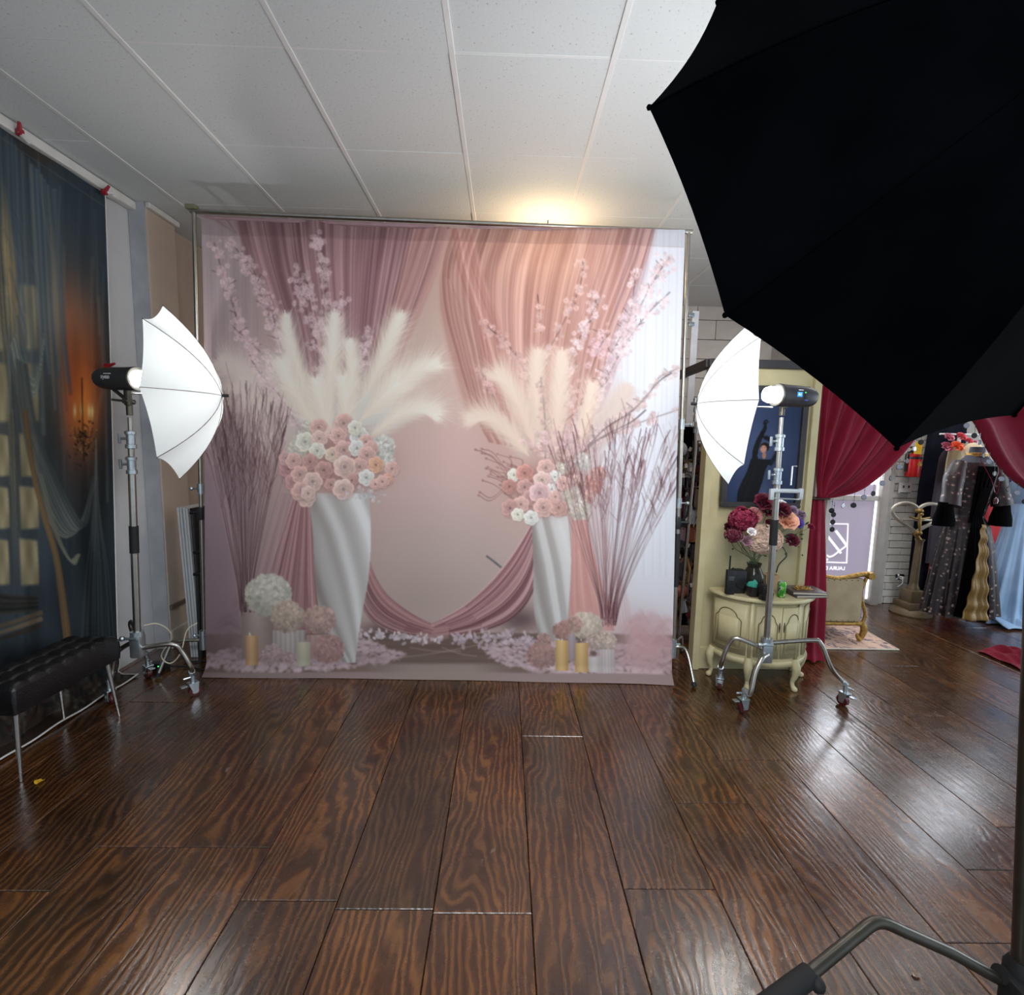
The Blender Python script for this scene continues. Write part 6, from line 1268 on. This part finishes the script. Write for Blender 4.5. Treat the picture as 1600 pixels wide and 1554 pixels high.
g = G(); g.tube([(hc.x, HY-.02, tpz-.01), (hc.x-.01, HY-.03, hc.z+.03), (hc.x+.01, HY-.03, btz+.02)], [.008, .016, .009], 8); g.tube([(hc.x-.10, HY-.025, hc.z+.03), (hc.x-.03, HY-.03, hc.z+.015), (hc.x+.03, HY-.03, hc.z+.015), (hc.x+.09, HY-.025, hc.z+.028)], [.006, .010, .010, .006], 8); g.sph((hc.x, HY-.04, hc.z+.055), .015, 10)
g.mk('cross_figure', m_brass, hs_)
G().tube([(hx+.012, HY, zc1-.01), (hc.x, HY, btz)], .018, 10).mk('neck', m_brass, hs_)
# ================================================================ ON THE BRICK WALL
WY = YB-.01
p = at(1427, 728, WY-.07); ex = thing('fire_extinguisher', p, 'red fire extinguisher hanging on white brick wall above the heart stand', 'fire extinguisher')
m_red = M('extinguisher_red', (176, 22, 24), .3, 0, 8, 8, .01)
G().lathe([(.001, -.10), (.052, -.098), (.058, -.09), (.058, .075), (.050, .10), (.025, .115), (.018, .125)], p, 24).mk('cylinder', m_red, ex); g = G(); g.lathe([(.022, .12), (.026, .125), (.026, .15), (.016, .155)], p, 14); g.bbox(p+Vector((.0, -.01, .17)), (.10, .02, .018), .004); g.bbox(p+Vector((.01, -.01, .145)), (.09, .018, .01), .003); g.mk('valve', m_gun, ex)
G().tube(bez([p+Vector((-.02, 0, .14)), p+Vector((-.07, 0, .10)), p+Vector((-.068, 0, -.02)), p+Vector((-.068, 0, -.05))], 6), .011, 8).mk('hose', m_rubber, ex)
G().lathe([(.0585, .065), (.0595, .067), (.0595, .085), (.0585, .087)], p, 24, cap=False).mk('strap', m_black, ex)
g = G(); g.lathe([(.001, 0), (.022, 0), (.022, .002)], p+Vector((.008, -.0585, .02)), 16, Matrix.Rotation(PI/2, 3, 'X')); g.mk('round_label', m_gold, ex); G().bbox(p+Vector((0, .045, .03)), (.04, .05, .16), .004).mk('wall_hook', m_gun, ex)
pt_ = at(1435, 700, WY-.14); G().bbox(pt_, (.068, .003, .105), .001, Matrix.Rotation(.06, 3, 'Y')).mk('yellow_tag', M('yellow_tag', (224, 186, 30), .6), ex, smooth=False)
p = at(1414, 762, WY-.004); t = thing('wall_plaque', p, 'small white plaque with two dark marks below the fire extinguisher', 'plaque'); G().bbox(p, (.12, .01, .10), .002).mk('plate', m_white, t, smooth=False)
for dx in (-.02, .03): G().bbox(p+Vector((dx, -.008, .012)), (.012, .006, .022), .002).mk('mark', m_black, t)
G().bbox(p+Vector((0, -.007, -.045)), (.10, .004, .006), .001).mk('caption_line', m_dark, t)
p = at(1405, 901, WY-.006); t = thing('wall_outlet', p, 'chrome power outlet with a white plug low on the brick wall', 'outlet'); G().bbox(p, (.085, .012, .055), .003).mk('cover_plate', m_chrome, t); G().bbox(p+Vector((.01, -.02, -.004)), (.026, .03, .03), .005).mk('plug', m_white, t); G().tube(bez([p+Vector((.01, -.03, -.01)), p+Vector((.0, -.04, -.05)), p+Vector((-.03, -.03, -.09))], 6), .004, 6).mk('cord', m_white, t)
# ================================================================ DRESS RAIL, GOWNS
m_navy = M('navy_cloth', (20, 22, 34), .9, 0, 8, 6, .1, .1); m_plum = M('plum_cloth', (50, 40, 48), .8, 0, 10, 6, .1); m_oat = M('oat_cloth', (184, 172, 142), .8, 0, 10, 6, .1); m_ruby = M('ruby_cloth', (150, 24, 48), .7, 0, 12, 6, .1); m_rosep = M('rose_pink_cloth', (198, 120, 128), .8, 0, 14, 9, .1)
m_blk = M('black_velvet', (5, 5, 7), .95, 0, 4, 10, .1, .05)
def hang(name, x0, y0, x1, y1, Y, mat, label, cat, seed, th=.05, group=None, n=7):
    a = at(x0, y0, Y); b = at(x1, y1, Y); w_ = b.x-a.x; c = (a.x+b.x)/2; z1_, z0_ = a.z, max(b.z, .012); rg = random.Random(seed); ph = [rg.uniform(0, 6) for _ in range(3)]
    def fn(u, v):
        aa = 2*PI*u; wd = w_/2*(.80+.20*min(1, v*2.2)); q = 1+.13*math.sin(aa*n+ph[0]+v)+.06*math.sin(aa*n*2+ph[1]); s = 1 if v > .06 else .55+.45*v/.06
        return Vector((c+wd*math.cos(aa)*s*(1+.03*math.sin(v*5+ph[2])), Y+th*q*math.sin(aa)*s, z1_+(z0_-z1_)*v))
    return tag(G().surf(fn, 84, 26, cu=True).mk(name, mat, loc=(c, Y, z0_), angle=80), label, cat, group)
hang('navy_drape', 1454, 600, 1480, 952, 4.285, m_navy, 'long navy blue-black cloth hanging beside the brick wall', 'drape', 1, .022)
hang('plum_coat', 1466, 700, 1486, 880, 4.175, m_plum, 'plum grey garment hanging next to the navy cloth', 'garment', 2, .011)
hang('oat_coat', 1481, 692, 1512, 756, 4.115, m_oat, 'short oat coloured garment hanging on the rail', 'garment', 3, .018)
hang('ruby_dress', 1466, 755, 1500, 945, 4.238, m_ruby, 'ruby red dress hanging behind the brocade gown', 'dress', 4, .014)
hang('red_dress', 1540, 740, 1566, 975, 4.29, M('scarlet_cloth', (190, 26, 40), .7), 'scarlet dress seen between the gown arms', 'dress', 6, .018)
rl_ = thing('clothes_rail', (at(1506, 700, 4.15).x, 4.15, 0), 'white clothes rail behind the brocade gown', 'clothes rail')
rx0 = at(1506, 700, 4.15).x; G().tube([(rx0, 4.205, .0), (rx0, 4.205, 1.62)], .014, 10).mk('upright', m_white, rl_); G().tube([(rx0+.95, 4.205, .0), (rx0+.95, 4.205, 1.62)], .014, 10).mk('upright', m_white, rl_)
G().tube([(3.88, 4.205, 1.62), (rx0+1.0, 4.205, 1.62)], .008, 10).mk('rail', m_white, rl_)
for x in (rx0, rx0+.95): G().bbox((x, 4.205, .012), (.04, .10, .024), .004).mk('foot', m_white, rl_)
p = at(1520, 707, 4.0); g = G(); g.sph(p, .075, 18, sz=1.15, sx=.92); g.tube([p-Vector((0, 0, .06)), p-Vector((0, 0, .14))], .04, 12); tag(g.mk('mannequin_head', M('cream_linen', (206, 190, 160), .8), loc=p), 'pale cream display head behind the brocade gown', 'mannequin head')
FM['orange'] = M('petal_orange', (232, 112, 76), .6); FM['coral'] = M('petal_coral', (216, 96, 110), .6); FM['rosy'] = M('petal_rosy', (206, 130, 150), .6)
RF = []
for col, x, y, r, lab in (('rosy', 1481, 697, .04, 'rosy pink artificial flower at left on the rail'), ('orange', 1497, 696, .042, 'orange artificial flower on the rail'), ('coral', 1503, 681, .034, 'coral red artificial flower under the softbox edge'), ('rosy', 1484, 682, .034, 'small pink artificial flower high on rail'), ('coral', 1515, 688, .026, 'small coral bud beside the white rail post'), ('rosy', 1526, 692, .026, 'pale rose bud above the mannequin neck')):
    RF.append((col, x, y, r, lab))
# brocade gown on a dress form
GY = 3.78; gx = at(1522, 700, GY).x+.03; Z = lambda y: at(1522, y, GY).z; PXM = (at(1560, 850, GY).x-at(1522, 850, GY).x)/38
nb = N('brown_brocade', (70, 56, 54), .5); v = nb.obj(); t1 = nb.n('ShaderNodeTexVoronoi', {'Vector': v, 'Scale': 26}); t2 = nb.n('ShaderNodeTexNoise', {'Vector': v, 'Scale': 40, 'Detail': 4})
mm = nb.n('ShaderNodeMath', {0: t1.outputs['Distance'], 1: t2.outputs['Fac']}, operation='ADD'); nb.l(nb.ramp(mm.outputs[0], [(.60, srgb(168, 148, 138)), (.70, srgb(92, 72, 70)), (.80, srgb(52, 41, 42)), (1, srgb(36, 28, 30))]), nb.b.inputs['Base Color']); nb.bump(t2.outputs['Fac'], .4, .004); m_broc = nb.m
m_goldc = M('old_gold_silk', (142, 114, 62), .45, 0, 26, 9, .3)
gw = thing('brocade_gown', (gx, GY, 0), 'dark brown brocade period gown with gold front panel on a dress form', 'dress')
rows = [(708, 10, 0), (722, 30, 0), (735, 34, 0), (760, 31, 0), (790, 23, -1), (806, 20, 0), (822, 31, 2), (850, 37, 0), (890, 43, -1), (930, 48, -3), (958, 51, -4)]
zs = [Z(r[0]) for r in rows]; wsx = [r[1]*PXM for r in rows]; cxs = [r[2]*-PXM*.8 for r in rows]
def gown(u, v, off=0, k=1):
    a = 2*PI*u; i = v*(len(rows)-1); wx = float(np.interp(i, range(len(rows)), wsx)); z = float(np.interp(i, range(len(rows)), zs)); cxo = float(np.interp(i, range(len(rows)), cxs)); sk = max(0, (i-5)/5); f = 1+sk*(.10*math.sin(a*13+1)+.06*math.sin(a*23)); dp = .62-.06*sk
    return Vector((gx+cxo+wx*f*math.cos(a)*k, GY+(wx*dp*f*k+off)*math.sin(a), max(z, .008)))
G().surf(lambda u, v: gown(u, .10+.90*v), 140, 60, cu=True).mk('skirt_and_bodice', m_broc, gw, angle=80)
def strip(mat, nm, h0, h1, v0, v1, off, ruff=0):
    def fn(u, v):
        vv = v0+(v1-v0)*v; hw = h0+(h1-h0)*v; a = .75+(u-.5)*hw/(2*PI); p = gown(a-.03*v, vv); n_ = Vector((math.cos(2*PI*a), math.sin(2*PI*a), 0)); return p+n_*(off+ruff*math.sin(v*40)*.5+.006*math.sin(u*30)*v)
    G().surf(fn, 40, 60).mk(nm, mat, gw, solid=.003, angle=80)
strip(m_blk, 'black_front_bands', .5, .98, .30, .99, .012); strip(m_goldc, 'gold_front_panel', .14, .66, .56, .995, .04, .014)
strip(m_blk, 'black_bodice_lace', .9, .75, .14, .55, .006)
G().lathe([(.052, 0), (.056, -.05), (.10, -.10), (.14, -.14), (.12, -.30)], (gx, GY, Z(698)), 24, sx=1, sy=.75).mk('dress_form', M('slate_form', (46, 52, 66), .7), gw)
g = G(); g.lathe([(.058, -.045), (.070, -.05), (.068, -.075), (.06, -.07)], (gx, GY, Z(698)), 24); g.mk('collar_beads', m_gold, gw)
g = G(); nk = bez([(gx-.075, GY-.10, Z(716)), (gx-.03, GY-.17, Z(748)), (gx-.0, GY-.19, Z(768)), (gx+.03, GY-.17, Z(748)), (gx+.075, GY-.10, Z(716))], 6); g.tube(nk, .003, 5); g.sph((gx, GY-.19, Z(778)), .018, 8, sz=1.6); g.mk('pendant_necklace', m_chrome, gw)
for s, pts in ((-1, [(1500, 722), (1491, 745), (1487, 770), (1484, 790)]), (1, [(1548, 722), (1556, 745), (1562, 770), (1566, 790)])):
    P3 = bez([at(x, y, GY-.02-.02*i) for i, (x, y) in enumerate(pts)], 6); rr = [float(q) for q in np.interp(np.linspace(0, 3, len(P3)), range(4), [.05, .068, .062, .068])]; G().tube(P3, rr, 18).mk('sleeve', m_broc, gw)
    e = P3[-1]; G().lathe([(.066, .03), (.08, -.04), (.10, -.10), (.105, -.16), (.09, -.14), (.05, 0)], e+Vector((-.03*s*-1*0-.035 if s < 0 else .0, 0, -.0)), 22, sx=.75, sy=.6).mk('velvet_cuff', m_blk, gw)
SOLID2 = [tree_of(o) for o in C.objects if o.parent is None and o.name.split('.')[0] in ('oat_coat', 'plum_coat', 'mannequin_head', 'clothes_rail', 'brocade_gown')]
def fit2(col, x, y, r, lab, grp, Ys):
    for k in range(60):
        t = rosebloom(col, at(x, y, Ys[0]+(Ys[1]-Ys[0])*((k*.618) % 1)), r*(1-.5*k/60), lab, stem=False, group=grp, seed=k); tt = tree_of(t)
        if not hits(tt, SOLID2): SOLID2.append(tt); return
        discard(t)
    print('NOFIT2', lab)
for f_ in RF: fit2(*f_, 'artificial flowers on the clothes rail', (4.07, 3.98))
# pale blue gown
bgx = at(1606, 800, 3.98).x; t = thing('pale_blue_gown', (bgx, 4.0, 0), 'pale blue tulle gown at the right edge with trailing hem', 'dress')
m_bl = M('pale_blue_tulle', (150, 180, 212), .7, 0, 14, 6, .1)
def bg(u, v): a = 2*PI*u; w_ = .13+.20*v**1.2+max(0, v-.93)*1.2; f = 1+.10*v*(math.sin(a*15+v)+.6*math.sin(a*27)); return Vector((bgx+w_*f*math.cos(a), 4.0+w_*.55*f*math.sin(a), 1.02*(1-v)+.012))
G().surf(bg, 150, 40, cu=True).mk('skirt', m_bl, t, angle=80)
G().lathe([(.10, 0), (.13, .06), (.15, .2), (.16, .30), (.10, .36), (.05, .40)], (bgx, 4.0, 1.0), 24, sy=.7).mk('bodice', m_bl, t)
g = G()
g.surf(lambda u, v: Vector((bgx-.34+u*.46, 3.70+v*.26+.02*math.sin(u*9), .008+.05*math.sin(PI*v)*abs(math.sin(u*9+v*2))+.01)), 40, 14); g.mk('trailing_hem', m_bl, t, solid=.003)
SOLID2.append(tree_of(t))
for q, (x, y) in enumerate(((1575, 748), (1584, 742), (1592, 750), (1579, 738))): fit2('white' if q % 2 else 'violet', x, y, .024, ('white' if q % 2 else 'violet')+' corsage flower, '+['leftmost', 'upper', 'outermost', 'highest'][q]+' above the pale blue gown', 'corsage flowers above the pale blue gown', (3.90, 3.80))
# ================================================================ ACCESSORY RACK BEHIND THE PINK BACKDROP'S EDGE
ak = thing('accessory_rack', (1.2, 3.55, 0), 'black grid rack crowded with hanging accessories between backdrop and cream panel', 'rack')
for x in (.78, 1.60): G().bbox((x, 3.60, .76), (.025, .025, 1.52), .003).mk('post', m_black, ak)
for z in np.linspace(.10, 1.50, 15): G().tube([(.78, 3.60, z), (1.60, 3.60, z)], .004, 6).mk('wire', m_black, ak)
for x in np.linspace(.84, 1.54, 11): G().tube([(x, 3.604, .06), (x, 3.604, 1.50)], .004, 6).mk('wire', m_black, ak)
for x in (.78, 1.60): G().bbox((x, 3.66, .012), (.04, .16, .024), .004).mk('foot', m_black, ak)
G().box((1.19, 3.63, .76), (.84, .012, 1.44)).mk('dark_cloth_back', m_blk, ak, smooth=False)
acm = [M('accessory_'+n_, c, .5, mt, 16, 30, .1) for n_, c, mt in (('maroon', (96, 24, 34), 0), ('taupe', (112, 96, 88), 0), ('black', (26, 24, 28), 0), ('silver', (176, 176, 182), .6), ('moss', (92, 90, 64), 0), ('mauve', (122, 98, 108), 0), ('rust', (138, 70, 44), 0), ('brass', (160, 134, 78), .6), ('charcoal', (54, 50, 56), 0))]
acn = ['maroon', 'taupe', 'black', 'silver', 'moss', 'mauve', 'rust', 'brass', 'charcoal']; m_tag = M('price_tag', (216, 206, 204), .7)
def acc_mesh(kind, rg):
    g = G()
    if kind == 'belt':
        L = rg.uniform(.14, .26); g.tube([(0, 0, 0), (.018, -.01, -L*.5), (.008, -.012, -L)], [.008, .010, .008], 5); g.tube([(0, 0, 0), (-.016, -.01, -L*.5), (-.01, -.014, -L*.9)], [.008, .009, .007], 5); g.tube([(.012*math.cos(a), -.012, -L-.012+.016*math.sin(a)) for a in np.linspace(0, 2*PI, 9)[:-1]], .003, 4, closed=True)
    elif kind == 'pouch':
        g.surf(lambda u, v: Vector(((.035+.02*math.sin(PI*v))*math.cos(2*PI*u), (.016+.016*math.sin(PI*v))*math.sin(2*PI*u)-.01, -.03-.09*v+.004*math.sin(u*30))), 12, 7, cu=True); g.tube([(-.03, -.01, -.035), (0, -.01, 0), (.03, -.01, -.035)], .003, 5)
    elif kind == 'glove':
        g.surf(lambda u, v: Vector(((.022+.008*v)*math.cos(2*PI*u), .012*math.sin(2*PI*u)-.012, -.11*v)), 8, 4, cu=True)
        for k in range(5): g.tube([(-.022+k*.011, -.012, -.10), (-.026+k*.013, -.014, -.155+abs(k-2)*.012)], [.006, .004], 5)
    elif kind == 'necklace':
        L = rg.uniform(.09, .16); pts = [(.03*math.sin(a)*(1), -.015, -L*.5+L*.5*math.cos(a)) for a in np.linspace(0, 2*PI, 15)[:-1]]; g.tube(pts, .003, 4, closed=True)
        for p in pts[4:10]: g.sph(p, .007, 6)
    elif kind == 'fan':
        for k in range(7): a = -.9+k*.3; g.add([(0, -.012-.002*k, 0), (.11*math.sin(a-.14), -.014-.002*k, -.11*math.cos(a-.14)), (.115*math.sin(a+.14), -.016-.002*k, -.115*math.cos(a+.14))], [(0, 1, 2)])
    else:                                    # shoe
        g.surf(lambda u, v: Vector(((.028-.008*math.cos(PI*v))*math.cos(2*PI*u), -.02+.02*math.sin(2*PI*u)*(1-.3*v), -.03-.11*v)), 10, 7, cu=True); g.tube([(0, -.03, -.035), (.0, -.075, -.03)], [.009, .005], 6)
    me = bpy.data.meshes.new(kind); me.from_pydata([tuple(v) for v in g.v], [], g.f); return me
KN = {'belt': 'hanging_belt', 'pouch': 'fabric_pouch', 'glove': 'dress_glove', 'necklace': 'bead_necklace', 'fan': 'folding_fan', 'shoe': 'heeled_shoe'}
KL = {'belt': 'belt', 'pouch': 'pouch', 'glove': 'glove', 'necklace': 'necklace', 'fan': 'fan', 'shoe': 'shoe'}
tg_me = bpy.data.meshes.new('price_tag'); g = G(); g.box((0, -.03, 0), (.022, .002, .030)); tg_me.from_pydata([tuple(v) for v in g.v], [], g.f); tg_me.materials.append(m_tag)
ORD = 'first second third fourth fifth sixth seventh eighth ninth tenth eleventh twelfth thirteenth fourteenth fifteenth sixteenth seventeenth'.split(); rg = random.Random(12); kinds = list(KN); pool = {}
SOLID3 = [tree_of(ak), tree_of(pn)]; placed = []
def accessory(k, m_, x, y, z, rot, tagged):
    if (k, m_) not in pool: me = acc_mesh(k, rg); me.materials.append(acm[m_]); pool[(k, m_)] = me
    o = bpy.data.objects.new(KN[k], pool[(k, m_)]); C.objects.link(o); o.location = (x, y, z); o.rotation_euler = rot
    if tagged: tgo = bpy.data.objects.new('price_tag', tg_me); C.objects.link(tgo); tgo.parent = o; tgo.location = (0, -.035, -.07); tgo.rotation_euler = (0, rg.uniform(-.4, .4), 0)
    return o
for layer in range(3):
    for r_ in range(26):
        for c_ in range(7):
            for tr in range(5):
                k = kinds[rg.randrange(6)]; m_ = rg.randrange(9); x = 1.26+c_*.052+rg.uniform(-.022, .022); z = 1.50-r_*.050+rg.uniform(-.02, .02); y = 3.588-layer*.062-rg.uniform(0, .014)
                o = accessory(k, m_, x, y, max(z, .25), (rg.uniform(-.05, .05), rg.uniform(-.2, .2), rg.uniform(-.3, .3)), rg.random() < .25); tt = tree_of(o)
                if hits(tt, SOLID3): discard(o); continue
                SOLID3.append(tt); placed.append((layer, z, x, k, m_, o)); break
ORDL = ('against the rack', 'in the middle layer', 'in the front layer')
cells = {}
for layer, z, x, k, m_, o in placed: cells.setdefault((k, m_), []).append((z, x, o))
for (k, m_), lst in cells.items():
    lst.sort(key=lambda q: (-q[0], q[1]))
    for i, (z, x, o) in enumerate(lst):
        w_ = '' if len(lst) == 1 else (['topmost', 'second from the top'][i] if i < 2 else ('lowest' if i == len(lst)-1 else ORD[i]+' from the top'))
        tag(o, '%s %s on the accessory rack' % (acn[m_], KL[k])+(', the only one of its colour' if not w_ else ', %s of its colour' % w_), KL[k], 'small accessories hanging on the black rack')
# slim stand in front of the rack, behind it a white strip whose colour stands in for bright light
sx0 = at(1088, 640, 3.36).x; t = thing('light_stand', (sx0, 3.36, 0), 'slim folded chrome stand leaning before the accessory rack', 'stand', 'rolling studio light stands')
G().tube([(sx0-.03, 3.36, .0), at(1087, 700, 3.36), at(1087, 632, 3.36)], [.011, .010, .008], 10).mk('tube', m_steel, t)
for y in (626, 640, 655, 672): q = at(1087, y, 3.36); G().tube([q-Vector((0, 0, .018)), q+Vector((0, 0, .018))], .016, 10).mk('collar', m_zinc, t)
q = at(1087, 668, 3.36); G().tube([q, q+Vector((-.03, -.03, 0))], .008, 8).mk('knob', m_black, t)
bt = thing('painted_light_strip', (at(1081, 600, 4.0).x, 4.0, 0), 'tall white strip standing in for a bright light just right of the backdrop stand', 'board')
xx = at(1079.5, 600, 4.0); G().bbox((xx.x, 4.0, at(1080, 486, 4.0).z/2), (.055, .03, at(1080, 486, 4.0).z), .004).mk('board', M('light_strip_white', (226, 232, 238), .5), bt, smooth=False)
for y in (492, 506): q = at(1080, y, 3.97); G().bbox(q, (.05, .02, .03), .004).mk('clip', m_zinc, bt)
p = at(1077, 688, 3.5); g = G(); g.surf(lambda u, v: Vector((p.x+(-.05+.10*u)*(1-.2*v), 3.50-.03*math.sin(PI*u), p.z+.10*(1-v)-.06*v-.05*u*0)), 10, 8); g.surf(lambda u, v: Vector((p.x+(-.05+.10*u)*(1-.2*v), 3.52+.03*math.sin(PI*u), p.z+.10*(1-v)-.06*v)), 10, 8)
tag(g.mk('black_cloth_bag', m_blk, loc=p), 'black cloth bag hanging on top of the accessory rack', 'bag')
# light fitting on the ceiling above the dress corner and an added fill panel behind the camera, warm bulb behind the pink cloth
for (x, y, sx_, sy_, lab) in ((3.3, 3.7, 1.1, .5, 'recessed ceiling light panel near the street door'), (-.2, -1.0, 1.2, .6, 'added ceiling fill light panel behind the camera')):
    t = thing('ceiling_light', (x, y, CEIL), lab, 'ceiling light')
    for c, d in (((x, y-sy_/2-.01, CEIL-.012), (sx_+.04, .02, .02)), ((x, y+sy_/2+.01, CEIL-.012), (sx_+.04, .02, .02)), ((x-sx_/2-.01, y, CEIL-.012), (.02, sy_, .02)), ((x+sx_/2+.01, y, CEIL-.012), (.02, sy_, .02))): G().bbox(c, d, .003).mk('frame', m_white, t, smooth=False)
    G().box((x, y, CEIL-.012), (sx_, sy_, .004)).mk('diffuser', emis('ceiling_diffuser', (1, .99, .96), 2.5), t, smooth=False)
t = thing('pendant_bulb', (.25, 3.24, CEIL), 'warm bulb on a short cord hidden behind the top of pink backdrop', 'ceiling light')
G().tube([(.25, 3.24, CEIL), (.25, 3.24, 2.71)], .004, 6).mk('cord', m_black, t); G().lathe([(.014, 2.71), (.018, 2.69), (.018, 2.675)], (.25, 3.24, 0), 14).mk('holder', m_white, t)
